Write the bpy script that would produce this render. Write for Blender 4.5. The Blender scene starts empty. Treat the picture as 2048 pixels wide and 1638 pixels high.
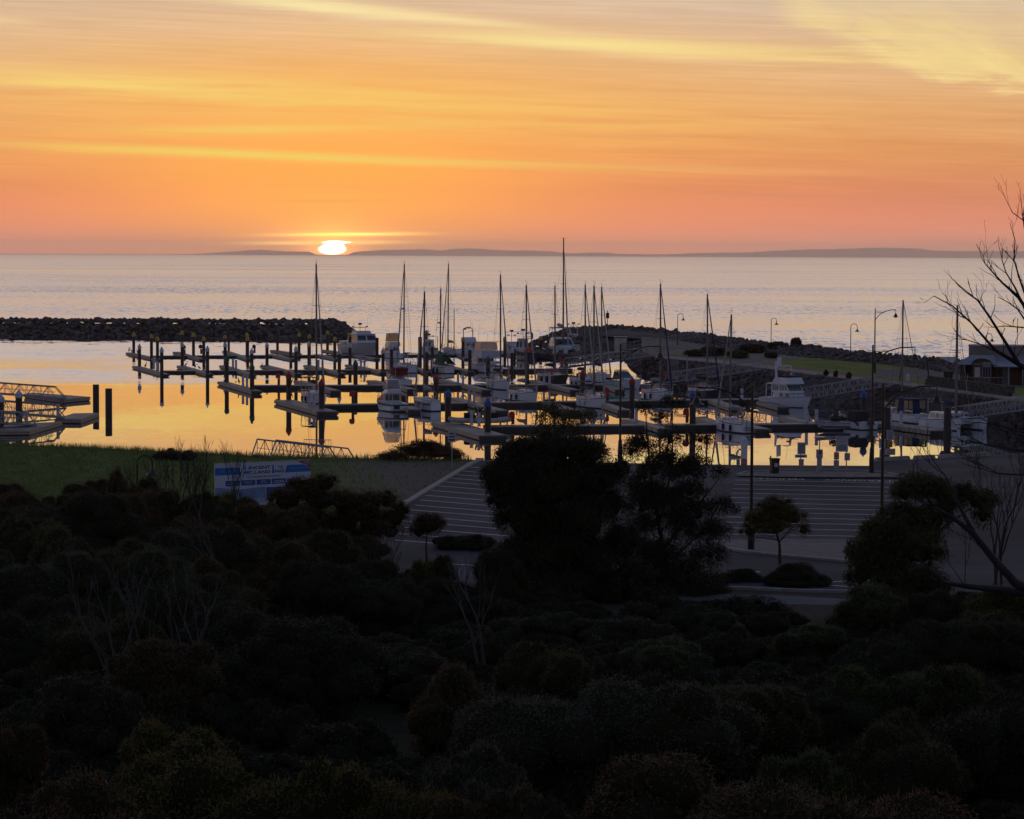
import bpy, bmesh, math, random
import numpy as np
from mathutils import Vector, Matrix
R = math.radians
S = bpy.context.scene
COL = S.collection
rng = np.random.default_rng(7)
random.seed(7)

# ---------------------------------------------------------------- camera
FPX, HZ, H = 5400.0, 510.3, 16.5            # focal length in photo pixels, horizon row, eye height over the water
PITCH = math.atan((819.0 - HZ) / FPX)
ROLL = R(0.22)
cam_d = bpy.data.cameras.new("camera"); cam = bpy.data.objects.new("camera", cam_d); COL.objects.link(cam)
cam_d.sensor_width = 36.0; cam_d.lens = 36.0 * FPX / 2048.0
cam_d.clip_start = 0.5; cam_d.clip_end = 200000.0
fw = Vector((0, math.cos(PITCH), -math.sin(PITCH)))
rt0 = Vector((1, 0, 0)); up0 = rt0.cross(fw)
rt = rt0 * math.cos(ROLL) + up0 * math.sin(ROLL)
up = rt.cross(fw)
cam.matrix_world = Matrix(((rt.x, up.x, -fw.x, 0), (rt.y, up.y, -fw.y, 0), (rt.z, up.z, -fw.z, H), (0, 0, 0, 1)))
S.camera = cam
EYE = Vector((0, 0, H))
def ray(px, py):
    return (fw * FPX + rt * (px - 1024.0) + up * (819.0 - py)).normalized()
def G(px, py, z=0.0):                        # surveyed point: where the sight line meets the level z
    d = ray(px, py)
    return EYE + d * ((z - H) / d.z)
def DP(px, py, dist):                        # surveyed point at a ground distance
    d = ray(px, py)
    return EYE + d * (dist / d.y)
def ppm(p):                                  # photo pixels per metre at a point
    return FPX / (Vector(p) - EYE).dot(fw)

# ---------------------------------------------------------------- node helper
class NT:
    def __init__(s, tree): s.t = tree; s.n = tree.nodes; s.l = tree.links
    def node(s, kind, **kw):
        n = s.n.new(kind)
        for k, v in kw.items(): setattr(n, k, v)
        return n
    def set(s, inp, v):
        if isinstance(v, V): s.l.new(v.o, inp)
        elif isinstance(v, bpy.types.NodeSocket): s.l.new(v, inp)
        elif isinstance(v, (tuple, list)) and len(v) == 3 and inp.type == 'RGBA': inp.default_value = (*v, 1)
        else: inp.default_value = v
    def m(s, op, a, b=None, c=None, clamp=False):
        n = s.node('ShaderNodeMath', operation=op, use_clamp=clamp)
        s.set(n.inputs[0], a)
        if b is not None: s.set(n.inputs[1], b)
        if c is not None: s.set(n.inputs[2], c)
        return V(s, n.outputs[0])
    def vm(s, op, a, b=None, scale=None):
        n = s.node('ShaderNodeVectorMath', operation=op)
        s.set(n.inputs[0], a)
        if b is not None: s.set(n.inputs[1], b)
        if scale is not None: s.set(n.inputs['Scale'], scale)
        return V(s, n.outputs['Value' if op in ('LENGTH', 'DOT_PRODUCT', 'DISTANCE') else 'Vector'])
    def mix(s, f, a, b, kind='MIX'):
        n = s.node('ShaderNodeMix', data_type='RGBA', blend_type=kind)
        n.clamp_factor = True
        s.set(n.inputs['Factor'], f); s.set(n.inputs[6], a); s.set(n.inputs[7], b)
        return V(s, n.outputs[2])
    def xyz(s, x, y, z):
        n = s.node('ShaderNodeCombineXYZ'); s.set(n.inputs[0], x); s.set(n.inputs[1], y); s.set(n.inputs[2], z)
        return V(s, n.outputs[0])
    def sep(s, v):
        n = s.node('ShaderNodeSeparateXYZ'); s.set(n.inputs[0], v)
        return [V(s, o) for o in n.outputs]
    def noise(s, vec, scale, detail=2.0, rough=0.5, col=False, dist=0.0):
        n = s.node('ShaderNodeTexNoise'); s.set(n.inputs['Vector'], vec)
        s.set(n.inputs['Scale'], scale); n.inputs['Detail'].default_value = detail; n.inputs['Roughness'].default_value = rough
        n.inputs['Distortion'].default_value = dist
        return V(s, n.outputs['Color' if col else 'Fac'])
    def ramp(s, f, stops, interp='LINEAR'):
        n = s.node('ShaderNodeValToRGB'); n.color_ramp.interpolation = interp
        e = n.color_ramp.elements
        while len(e) < len(stops): e.new(0.5)
        for el, (p, c) in zip(e, stops):
            el.position = p; el.color = (*c, 1) if len(c) == 3 else c
        s.set(n.inputs[0], f)
        return V(s, n.outputs[0])
    def mr(s, v, a, b, c=0.0, d=1.0, smooth=False):
        n = s.node('ShaderNodeMapRange', clamp=True); n.interpolation_type = 'SMOOTHSTEP' if smooth else 'LINEAR'
        s.set(n.inputs[0], v); s.set(n.inputs[1], a); s.set(n.inputs[2], b); s.set(n.inputs[3], c); s.set(n.inputs[4], d)
        return V(s, n.outputs[0])
class V:
    def __init__(s, nt, o): s.nt = nt; s.o = o
    def __add__(s, b): return s.nt.m('ADD', s, b)
    def __radd__(s, b): return s.nt.m('ADD', s, b)
    def __sub__(s, b): return s.nt.m('SUBTRACT', s, b)
    def __rsub__(s, b): return s.nt.m('SUBTRACT', b, s)
    def __mul__(s, b): return s.nt.m('MULTIPLY', s, b)
    def __rmul__(s, b): return s.nt.m('MULTIPLY', s, b)
    def __truediv__(s, b): return s.nt.m('DIVIDE', s, b)
    def exp(s): return s.nt.m('EXPONENT', s)
    def sq(s): return s.nt.m('MULTIPLY', s, s)
def L(r, g, b):                              # an sRGB reading turned into a linear colour
    f = lambda c: (c / 255 / 12.92) if c <= 10 else ((c / 255 + 0.055) / 1.055) ** 2.4
    return (f(r), f(g), f(b))

# ---------------------------------------------------------------- sky
DEG = math.degrees(1.0 / FPX)
def az_el(px, py):
    d = ray(px, py)
    return math.degrees(math.atan2(d.x, d.y)), math.degrees(math.asin(d.z))
SUN_A, SUN_E = az_el(664, 497)
W = bpy.data.worlds.new("World"); S.world = W; W.use_nodes = True
def build_sky():
    t = NT(W.node_tree); t.n.clear()
    co = t.node('ShaderNodeTexCoord')
    dx, dy, dz = t.sep(V(t, co.outputs['Generated']))
    e = t.m('ARCSINE', dz) * 57.29578
    a = t.m('ARCTAN2', dx, dy) * 57.29578
    # clear sky dome (physical model, overhead and behind), dawn glow towards the sun
    nish = t.node('ShaderNodeTexSky', sky_type='NISHITA'); nish.sun_disc = False
    nish.sun_elevation = R(1.0); nish.sun_rotation = R(SUN_A); nish.air_density = 1.0; nish.dust_density = 1.0
    dome = t.vm('SCALE', V(t, nish.outputs[0]), scale=0.07)
    streak = t.noise(t.xyz(a * 0.10, e * 1.5 + a * 0.035, 0.0), 1.0, 5.0, 0.6)
    streak2 = t.noise(t.xyz(a * 0.30 + 7.3, e * 6.0 + a * 0.16, 3.0), 1.0, 4.0, 0.6)
    ee = e + (streak - 0.5) * 1.0 + (streak2 - 0.5) * 0.45
    stops = [(-1, (1.75, .50, .22)), (0.0, (1.68, .46, .18)), (0.6, (1.30, .335, .125)), (1.3, (1.02, .275, .085)), (2.2, L(252, 160, 84)), (3.2, L(246, 176, 106)),
             (4.2, L(232, 184, 132)), (5.3, L(216, 185, 156)), (7.0, L(222, 198, 184)), (10.0, L(208, 195, 193)), (16.0, L(166, 160, 170)), (25, L(108, 118, 146))]
    warm = t.ramp((ee + 1.0) / 26.0, [((p + 1) / 26.0, c) for p, c in stops])
    fine = t.noise(t.xyz(a * 0.22 + 3.0, e * 15.0 + a * 0.42, 6.0), 1.0, 5.0, 0.65, dist=0.3)
    sw = t.mr(e, 0.5, 2.0, 0.25, 1.0)
    warm = t.vm('SCALE', warm, scale=1.06 + ((streak2 - 0.5) * 0.34 + (streak - 0.5) * 0.22 + (fine - 0.5) * 0.22) * sw)
    warm = t.mix(t.mr(fine * 0.6 + streak * 0.5, 0.56, 0.74, 0.0, 0.55) * sw, warm, t.vm('MULTIPLY', warm, (1.16, 1.20, 1.05)))
    da = a - SUN_A
    side = t.mr(t.m('ABSOLUTE', da), 0, 17.0, 0.0, 1.0)
    warm = t.mix(side * t.mr(e, 1.0, 6.0, 0.9, 0.12), warm, t.vm('MULTIPLY', warm, (0.62, 0.80, 1.22)))
    # orange bloom of the low sun through the mist
    dd = da.sq() * 0.05 + (e - 0.7).sq() * 0.16
    warm = t.mix(t.m('MULTIPLY', (dd * -1.0).exp(), 0.75), warm, (1.22, .40, .055))
    dd = da.sq() * 0.014 + (e - 3.0).sq() * 0.28
    warm = t.mix(t.m('MULTIPLY', (dd * -1.0).exp(), 0.45), warm, L(255, 188, 86))
    dd = (da / 3.6).sq() + ((e - 0.9) / 1.5).sq()
    warm = t.mix(t.m('MULTIPLY', (dd * -1.0).exp(), 0.70), warm, (1.5, .56, .05))
    # cloud streaks placed as on that morning: azimuth, elevation, half length, half thickness, slope, colour, strength
    def band(px, py, ln, th, slope, colr, k, wob=0.25, nz=None):
        nonlocal warm
        a0, e0 = az_el(px, py)
        u = a - a0
        v = e - e0 + u * slope + (streak2 - 0.5) * wob
        g = ((u / (ln * DEG)).sq() * -1.0).exp() * ((v / (th * DEG)).sq() * -1.0).exp()
        if nz is not None: g = g * nz
        warm = t.mix(t.m('MULTIPLY', g, k, clamp=True), warm, colr)
    wis = t.mr(streak2, 0.34, 0.66, 0.15, 1.0)
    puff = t.mr(t.noise(t.xyz(a * 0.45, e * 1.9 + a * 0.4, 9.0), 1.0, 8.0, 0.62, dist=0.5), 0.30, 0.62, 0.25, 1.0)
    band(540, 311, 450, 9, 0.035, L(255, 222, 96), 1.0, 0.12)
    band(900, 322, 520, 4.5, 0.035, L(255, 205, 100), 0.55, 0.10)
    band(1500, 338, 420, 5, 0.03, L(250, 180, 105), 0.35, 0.12)
    band(560, 345, 230, 26, 0.0, L(255, 180, 70), 0.5, 0.5, wis)
    band(330, 172, 460, 24, 0.05, L(255, 222, 124), 1.0, 0.4, wis)
    band(660, 190, 460, 34, 0.03, L(255, 208, 100), 0.8, 0.5, wis)
    band(520, 258, 280, 8, -0.02, L(255, 212, 98), 0.9, 0.14)
    band(900, 238, 600, 34, 0.01, L(255, 198, 98), 0.7, 0.5, wis)
    band(650, 402, 130, 3, -0.01, L(255, 176, 74), 0.7, 0.07)
    band(700, 375, 260, 10, 0.01, L(252, 168, 76), 0.5, 0.25, wis)
    band(1180, 88, 350, 15, 0.055, L(255, 230, 152), 1.0, 0.25)
    band(1560, 105, 320, 15, 0.05, L(255, 218, 136), 0.9, 0.3, wis)
    band(640, 14, 200, 13, 0.085, L(255, 234, 172), 1.0, 0.2)
    band(860, 34, 240, 9, 0.10, L(255, 228, 164), 0.85, 0.2)
    band(0, 40, 70, 9, 0.05, L(250, 216, 158), 0.5, 0.2)
    # the brighter cloud bank in the upper right, with its own wispy lower edge
    warpn = (t.noise(t.xyz(a * 0.55, e * 1.5 + a * .3, 9.0), 1.0, 8.0, 0.62, dist=0.5) - 0.5) * 1.5 + (streak2 - 0.5) * 0.5 + (fine - 0.5) * 0.35
    for px0, py0, slope, k, th, tl in ((1585, 62, 0.26, .95, 95, 60), (1740, 128, 0.20, 1.0, 60, 40)):
        a0, e0 = az_el(px0, py0); u = a - a0
        v = e - e0 + u * slope + warpn * t.mr(u, -1.0, 1.5, 0.25, 1.0)
        g = t.mr(v, -0.05, 0.30, 0.0, 1.0, True) * (t.m('MAXIMUM', v, 0.0) / (-th * DEG)).exp() * t.mr(u, -tl * DEG, tl * DEG * .6, 0.0, 1.0, True)
        warm = t.mix(t.m('MULTIPLY', g * (puff * .75 + .25) * (fine * .8 + .55), k, clamp=True), warm, L(255, 229, 150))
    band(1450, 210, 240, 3, 0.03, L(252, 190, 110), 0.4, 0.08)
    band(1750, 398, 330, 2.2, 0.04, L(226, 146, 112), 0.5, 0.04)
    # the cloud bars lit by the rising disc, then the disc itself
    band(668, 480, 170, 22, 0.0, (2.2, 0.80, 0.09), 0.8, 0.1)
    band(690, 469, 110, 3.4, -0.012, (4.6, 2.7, 0.5), 1.0, 0.06)
    band(650, 485.5, 130, 3.4, -0.01, (5.0, 2.9, 0.5), 1.0, 0.06)
    def disc(px, py, rx, ry, halo):
        nonlocal warm
        sx, sy = az_el(px, py); rr = t.m('SQRT', ((a - sx) / (rx * DEG)).sq() + ((e - sy) / (ry * DEG)).sq())
        if halo: warm = t.mix(t.m('MULTIPLY', t.m('MAXIMUM', rr - 1.0, 0.0), -0.9).exp() * 0.85, warm, (4.2, 1.7, 0.22))
        warm = t.mix(t.mr(rr, 0.75, 1.10, 1.0, 0.0, True), warm, (10.0, 8.2, 5.4))
    sx, sy = az_el(664, 499); rr = t.m('SQRT', ((a - sx) / (26 * DEG)).sq() + ((e - sy) / (15 * DEG)).sq())
    warm = t.mix(t.m('MULTIPLY', t.m('MAXIMUM', rr - 0.8, 0.0), -0.8).exp() * 0.9, warm, (6.5, 2.3, 0.22))
    fld = 0.0
    for px, py, rx, ry, k in ((664, 499, 25, 9.0, 1.0), (668, 490, 15, 7.0, .75), (676, 484.5, 36, 2.6, .5)):
        sx, sy = az_el(px, py); fld = (((a - sx) / (rx * DEG)).sq() * -1.0 - ((e - sy) / (ry * DEG)).sq()).exp() * k + fld
    warm = t.mix(t.mr(fld, 0.22, 0.46, 0.0, 1.0, True), warm, (16.0, 13.5, 9.0))
    # away from the sun and overhead the dawn colours give way to the blue dome
    wf = t.mr(e, 14.0, 40.0, 1.0, 0.0, True) * t.mr(t.m('ABSOLUTE', da), 35.0, 120.0, 1.0, 0.0, True)
    dim = t.mix(t.mr(e, 0.0, 50.0), L(96, 95, 122), L(72, 84, 116))
    dome = t.vm('ADD', dome, dim)
    sky = t.mix(wf, dome, warm)
    bg = t.node('ShaderNodeBackground'); t.set(bg.inputs[0], sky); bg.inputs[1].default_value = 1.0
    out = t.node('ShaderNodeOutputWorld'); t.l.new(bg.outputs[0], out.inputs[0])
build_sky()

# ---------------------------------------------------------------- sun
sun_d = bpy.data.lights.new("sun", 'SUN'); sun = bpy.data.objects.new("sun", sun_d); COL.objects.link(sun)
sun_d.energy = 0.0008; sun_d.angle = R(1.5); sun_d.color = (1.0, 0.46, 0.18)
sd = Vector((math.sin(R(SUN_A)), math.cos(R(SUN_A)), math.sin(R(0.9))))
sun.rotation_euler = sd.to_track_quat('Z', 'Y').to_euler()

S.view_settings.view_transform = 'Standard'; S.view_settings.look = 'None'
S.view_settings.exposure = 0.0; S.view_settings.gamma = 1.0
S.render.engine = 'CYCLES'
S.cycles.max_bounces = 6; S.cycles.diffuse_bounces = 2; S.cycles.glossy_bounces = 3; S.cycles.volume_bounces = 3; S.cycles.transparent_max_bounces = 8
S.cycles.sample_clamp_indirect = 3.0; S.cycles.sample_clamp_direct = 30.0

# ---------------------------------------------------------------- materials and mesh helpers
MATS = {}
def mat(name, col, rough=0.6, metal=0.0, var=0.18, scale=2.0, spec=0.4, col2=None, bump=0.0, bscale=20.0, island=0.0, coat=0.0):
    if name in MATS: return MATS[name]
    m = bpy.data.materials.new(name); m.use_nodes = True; MATS[name] = m
    t = NT(m.node_tree); p = t.n['Principled BSDF']
    co = V(t, t.node('ShaderNodeTexCoord').outputs['Object'])
    n1 = t.noise(co, scale, 5.0, 0.6)
    c2 = col2 or tuple(max(0.0, c * (1 - var * 1.6)) for c in col)
    base = t.mix(t.mr(n1, 0.3, 0.7), tuple(min(1, c * (1 + var)) for c in col), c2)
    if island > 0:
        g = t.node('ShaderNodeNewGeometry')
        base = t.vm('SCALE', base, scale=t.mr(V(t, g.outputs['Random Per Island']), 0, 1, 1 - island, 1 + island))
    t.set(p.inputs['Base Color'], base)
    t.set(p.inputs['Roughness'], t.mr(n1, 0.25, 0.75, max(0.03, rough - 0.08), min(1.0, rough + 0.08)))
    p.inputs['Metallic'].default_value = metal; p.inputs['Specular IOR Level'].default_value = spec
    if coat: p.inputs['Coat Weight'].default_value = coat
    if bump:
        b = t.node('ShaderNodeBump'); t.set(b.inputs['Height'], t.noise(co, bscale, 4.0)); b.inputs['Distance'].default_value = bump
        t.l.new(b.outputs[0], p.inputs['Normal'])
    return m

class MB:
    def __init__(s): s.v = []; s.f = []; s.mi = []; s.cur = 0
    def add(s, verts, faces):
        o = len(s.v); s.v.extend([tuple(v) for v in verts]); s.f.extend([tuple(i + o for i in f) for f in faces]); s.mi.extend([s.cur] * len(faces)); return s
    def box(s, c, d, rz=0.0, M=None, taper=1.0, bev=0.0):
        hx, hy, hz = d[0] / 2, d[1] / 2, d[2] / 2
        co, si = math.cos(rz), math.sin(rz)
        P = []
        for z in (-1, 1):
            k = taper if z > 0 else 1.0
            for x, y in ((-1, -1), (1, -1), (1, 1), (-1, 1)):
                X, Y = x * hx * k, y * hy * k
                q = Vector((c[0] + X * co - Y * si, c[1] + X * si + Y * co, c[2] + z * hz))
                P.append(M @ q if M else q)
        return s.add(P, [(3, 2, 1, 0), (4, 5, 6, 7), (0, 1, 5, 4), (1, 2, 6, 5), (2, 3, 7, 6), (3, 0, 4, 7)])
    def tube(s, pts, rad, n=6, cap=True):
        pts = [Vector(p) for p in pts]
        if not isinstance(rad, (list, tuple)): rad = [rad] * len(pts)
        rings = []; prev = None
        for i, p in enumerate(pts):
            d = (pts[min(i + 1, len(pts) - 1)] - pts[max(i - 1, 0)])
            if d.length < 1e-9: d = Vector((0, 0, 1))
            d.normalize()
            if prev is None:
                u = d.orthogonal().normalized()
            else:
                u = (prev - d * prev.dot(d)); u = u.normalized() if u.length > 1e-6 else d.orthogonal().normalized()
            prev = u; w = d.cross(u)
            rings.append([p + (u * math.cos(2 * math.pi * k / n) + w * math.sin(2 * math.pi * k / n)) * rad[i] for k in range(n)])
        fs = []
        for i in range(len(pts) - 1):
            for k in range(n):
                fs.append((i * n + k, i * n + (k + 1) % n, (i + 1) * n + (k + 1) % n, (i + 1) * n + k))
        if cap: fs.append(tuple(range(n - 1, -1, -1))); fs.append(tuple((len(pts) - 1) * n + k for k in range(n)))
        return s.add([v for r in rings for v in r], fs)
    def lathe(s, prof, c=(0, 0, 0), n=12):
        vs = [(c[0] + r * math.cos(2 * math.pi * k / n), c[1] + r * math.sin(2 * math.pi * k / n), c[2] + z) for r, z in prof for k in range(n)]
        fs = [(i * n + k, i * n + (k + 1) % n, (i + 1) * n + (k + 1) % n, (i + 1) * n + k) for i in range(len(prof) - 1) for k in range(n)]
        fs += [tuple(range(n - 1, -1, -1)), tuple((len(prof) - 1) * n + k for k in range(n))]
        return s.add(vs, fs)
    def loft(s, secs, closed=True, cap=True):
        n = len(secs[0]); vs = [p for q in secs for p in q]; fs = []
        for i in range(len(secs) - 1):
            for k in range(n if closed else n - 1):
                fs.append((i * n + k, i * n + (k + 1) % n, (i + 1) * n + (k + 1) % n, (i + 1) * n + k))
        if cap and closed: fs.append(tuple(range(n - 1, -1, -1))); fs.append(tuple((len(secs) - 1) * n + k for k in range(n)))
        return s.add(vs, fs)
    def prism(s, poly, z0, z1):
        n = len(poly)
        return s.add([(x, y, z0) for x, y in poly] + [(x, y, z1) for x, y in poly], [tuple(range(n - 1, -1, -1)), tuple(range(n, 2 * n))] + [(k, (k + 1) % n, n + (k + 1) % n, n + k) for k in range(n)])
    def extr(s, poly, axis_o, ux, uz, depth):          # polygon in the plane (ux, uz) at axis_o, extruded by the vector depth
        n = len(poly); o = Vector(axis_o); ux = Vector(ux); uz = Vector(uz); dp = Vector(depth)
        A = [o + ux * x + uz * z for x, z in poly]
        return s.add(A + [p + dp for p in A], [tuple(range(n - 1, -1, -1)), tuple(range(n, 2 * n))] + [(k, (k + 1) % n, n + (k + 1) % n, n + k) for k in range(n)])
    def mesh(s, name, smooth=False):
        me = bpy.data.meshes.new(name); me.from_pydata(s.v, [], s.f)
        if any(s.mi): me.polygons.foreach_set('material_index', s.mi)
        if smooth: me.polygons.foreach_set('use_smooth', [True] * len(me.polygons))
        bm = bmesh.new(); bm.from_mesh(me); bmesh.ops.recalc_face_normals(bm, faces=bm.faces); bm.to_mesh(me); bm.free()
        me.update(); return me
    def build(s, name, m, parent=None, smooth=False, loc=None):
        me = s.mesh(name, smooth)
        for x in (m if isinstance(m, (list, tuple)) else [m]): me.materials.append(x)
        return obj(name, me, parent, loc)
def obj(name, me, parent=None, loc=None):
    o = bpy.data.objects.new(name, me); COL.objects.link(o)
    if parent is not None: o.parent = parent
    if loc is not None: o.location = loc
    return o
def tag(o, label=None, cat=None, group=None, kind=None):
    if label: o['label'] = label
    if cat: o['category'] = cat
    if group: o['group'] = group
    if kind: o['kind'] = kind
    return o
def thing(name, label, cat, loc=(0, 0, 0), rz=0.0, group=None):
    o = bpy.data.objects.new(name, None); COL.objects.link(o); o.empty_display_size = 0.5
    o.location = loc; o.rotation_euler = (0, 0, rz)
    return tag(o, label, cat, group)
KIDS = {}
def copy_tree(o, parent=None, kids=None):
    c = o.copy(); COL.objects.link(c)
    if parent is not None: c.parent = parent
    for ch in (kids or {}).get(o.name, [x for x in o.children]): copy_tree(ch, c)
    return c
def npmesh(name, verts, polys, mats, smooth=False, mi=None):
    """polys: one index array, or a list of arrays (quads and triangles mixed)"""
    me = bpy.data.meshes.new(name); P = polys if isinstance(polys, list) else [polys]
    sizes = np.concatenate([np.full(len(p), p.shape[1], dtype=np.int32) for p in P]); idx = np.concatenate([np.ascontiguousarray(p, dtype=np.int32).ravel() for p in P])
    nv, nf = len(verts), len(sizes)
    me.vertices.add(nv); me.vertices.foreach_set('co', np.ascontiguousarray(verts, dtype=np.float32).ravel())
    me.loops.add(len(idx)); me.loops.foreach_set('vertex_index', idx)
    me.polygons.add(nf); me.polygons.foreach_set('loop_start', np.concatenate([[0], np.cumsum(sizes)[:-1]]).astype(np.int32))
    if mi is not None: me.polygons.foreach_set('material_index', np.ascontiguousarray(mi, dtype=np.int32))
    if smooth: me.polygons.foreach_set('use_smooth', np.ones(nf, dtype=bool))
    me.update(calc_edges=True)
    for m in mats: me.materials.append(m)
    return me

# ---------------------------------------------------------------- water
def water_mat():
    m = bpy.data.materials.new("sea_water"); m.use_nodes = True; t = NT(m.node_tree); p = t.n['Principled BSDF']
    geo = t.node('ShaderNodeNewGeometry'); pos = V(t, geo.outputs['Position'])
    x, y, z = t.sep(pos)
    p.inputs['Base Color'].default_value = (0.012, 0.022, 0.03, 1); p.inputs['IOR'].default_value = 1.33
    # inside the harbour the water lies sheltered; open sea carries a light chop, in wind patches
    open_sea = t.mr(y - t.m('MINIMUM', x * -3.4 + 530.0, 548.0), 0, 30, 0, 1, True)
    patch = t.mr(t.noise(t.xyz(x * 0.011, y * 0.011, 0.0), 1.0, 4.0, 0.6), 0.40, 0.62, 0.0, 1.0)
    sea_patch = t.mr(t.noise(t.xyz(x * 0.0012, y * 0.0035, 5.0), 1.0, 6.0, 0.7), 0.38, 0.62, 0.15, 1.0)
    far_h = t.mr(y + (patch - 0.5) * 55.0 + (t.noise(t.xyz(x * 0.05, y * 0.05, 8.0), 1.0, 3.0) - 0.5) * 30.0, 325, 410, 0.0, 1.0, True)      # ripples reach the outer half of the basin
    amp_h = far_h * (patch * 0.7 + 0.3) * 0.085 + 0.0035
    amp = amp_h * (1.0 - open_sea) + sea_patch * 0.19 * open_sea
    c1 = t.noise(t.xyz(x * 1.1, y * 0.75, 0.0), 1.0, 3.0, 0.65, col=True)
    c2 = t.noise(t.xyz(x * 0.23, y * 0.16, 2.0), 1.0, 2.0, 0.5, col=True)
    r1, g1, b1 = t.sep(c1); r2, g2, b2 = t.sep(c2)
    tx = ((r1 - 0.5) + (r2 - 0.5) * 0.5) * amp * 0.7
    ty = ((g1 - 0.5) + (g2 - 0.5) * 0.7) * amp * 2.0 - open_sea * (0.02 + sea_patch * 0.045) - far_h * (1.0 - open_sea) * (patch * 0.026 + 0.034)   # the chop leans towards the shore
    paw = t.mr(t.noise(t.xyz(x * 0.75, y * 0.085, 4.0), 1.0, 3.0, 0.6), 0.50, 0.68, 0.0, 1.0)
    ty = ty - paw * sea_patch * open_sea * 0.17 - paw * far_h * patch * (1.0 - open_sea) * 0.02
    nrm = t.vm('NORMALIZE', t.xyz(tx, ty, 1.0))
    t.set(p.inputs['Normal'], nrm)
    gl = t.node('ShaderNodeBsdfGlossy'); gl.inputs['Color'].default_value = (0.96, 0.97, 1.0, 1); t.set(gl.inputs['Normal'], nrm)
    mx = t.node('ShaderNodeMixShader'); t.set(mx.inputs[0], 0.45 + open_sea * 0.05); out = t.n['Material Output']
    t.l.new(p.outputs[0], mx.inputs[1]); t.l.new(gl.outputs[0], mx.inputs[2]); t.l.new(mx.outputs[0], out.inputs[0])
    rg = open_sea * 0.10 + far_h * 0.035 + 0.008
    t.set(gl.inputs['Roughness'], rg)
    t.set(p.inputs['Roughness'], rg)
    return m
w = MB(); w.add([(-40000, -5, 0), (40000, -5, 0), (40000, 55500, 0), (-40000, 55500, 0)], [(0, 1, 2, 3)])
sea = w.build("sea", water_mat()); tag(sea, kind='structure')

# ================================================================ land and rock
M = dict(
    concrete=lambda: mat('concrete_deck', (0.13, 0.122, 0.125), 0.55, scale=0.8),
    timber=lambda: mat('fender_timber', (0.34, 0.28, 0.22), 0.7, scale=3.0),
    dark=lambda: mat('dark_float', (0.035, 0.033, 0.035), 0.6),
    pile=lambda: mat('pile_steel', (0.035, 0.026, 0.026), 0.55, scale=1.0),
    alu=lambda: mat('aluminium', (0.27, 0.28, 0.30), 0.42, 0.3, var=0.1),
    white=lambda: mat('white_paint', (0.52, 0.52, 0.56), 0.5, var=0.05),
    black=lambda: mat('black_metal', (0.014, 0.013, 0.014), 0.42, var=0.1),
    red=lambda: mat('red_plastic', (0.42, 0.03, 0.03), 0.45),
    rope=lambda: mat('rope', (0.30, 0.27, 0.22), 0.9),
)
def mm(k): return M[k]()
ORD = 'first second third fourth fifth sixth seventh eighth ninth tenth eleventh twelfth thirteenth fourteenth fifteenth sixteenth seventeenth eighteenth nineteenth twentieth'.split()
def interp(x, pts):
    xs = [p[0] for p in pts]; ys = [p[1] for p in pts]
    return float(np.interp(x, xs, ys))

# far hills across the gulf
def hills():
    prof = [(-400, 0), (300, 0), (385, 0.5), (420, 3), (500, 9), (520, 10.5), (560, 7.5), (620, 6), (632, 0.2), (696, 0.2), (705, 6), (745, 9.5), (770, 11), (860, 12.5), (875, 9.5), (905, 13), (935, 15), (960, 14), (1000, 11),
            (1060, 10.5), (1100, 9.5), (1120, 6.5), (1150, 5), (1180, 6.5), (1215, 7.5), (1232, 5), (1300, 3.5), (1350, 5), (1420, 7.5), (1500, 8.5), (1540, 12), (1620, 15), (1700, 17), (1750, 19.5), (1830, 18), (1860, 14), (1920, 13), (2048, 13.5), (2500, 15), (3200, 10)]
    D0, D1 = 47000.0, 52000.0
    secs = []
    for px in range(-380, 3000, 9):
        h = interp(px, prof)
        hh = max(0.0, h + (random.random() - 0.5) * 0.9 * min(1, h / 4)) / FPX * D0
        if h <= 0.01: hh = 0.02
        x0 = (px - 1024) / FPX
        z = hh + D0 * 1.0 / FPX
        secs.append([(x0 * D0, D0, -5), (x0 * D0 * 1.0, D0, z * 0.72), (x0 * (D0 + 900), D0 + 900, z), (x0 * D1, D1, z * 0.8), (x0 * D1, D1, -5)])
    b = MB(); b.loft(secs, closed=False)
    o = b.build('hills', mat('dry_hills', (0.34, 0.24, 0.21), 1.0, scale=0.0004, spec=0.0), smooth=True); tag(o, kind='structure')
hills()

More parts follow.
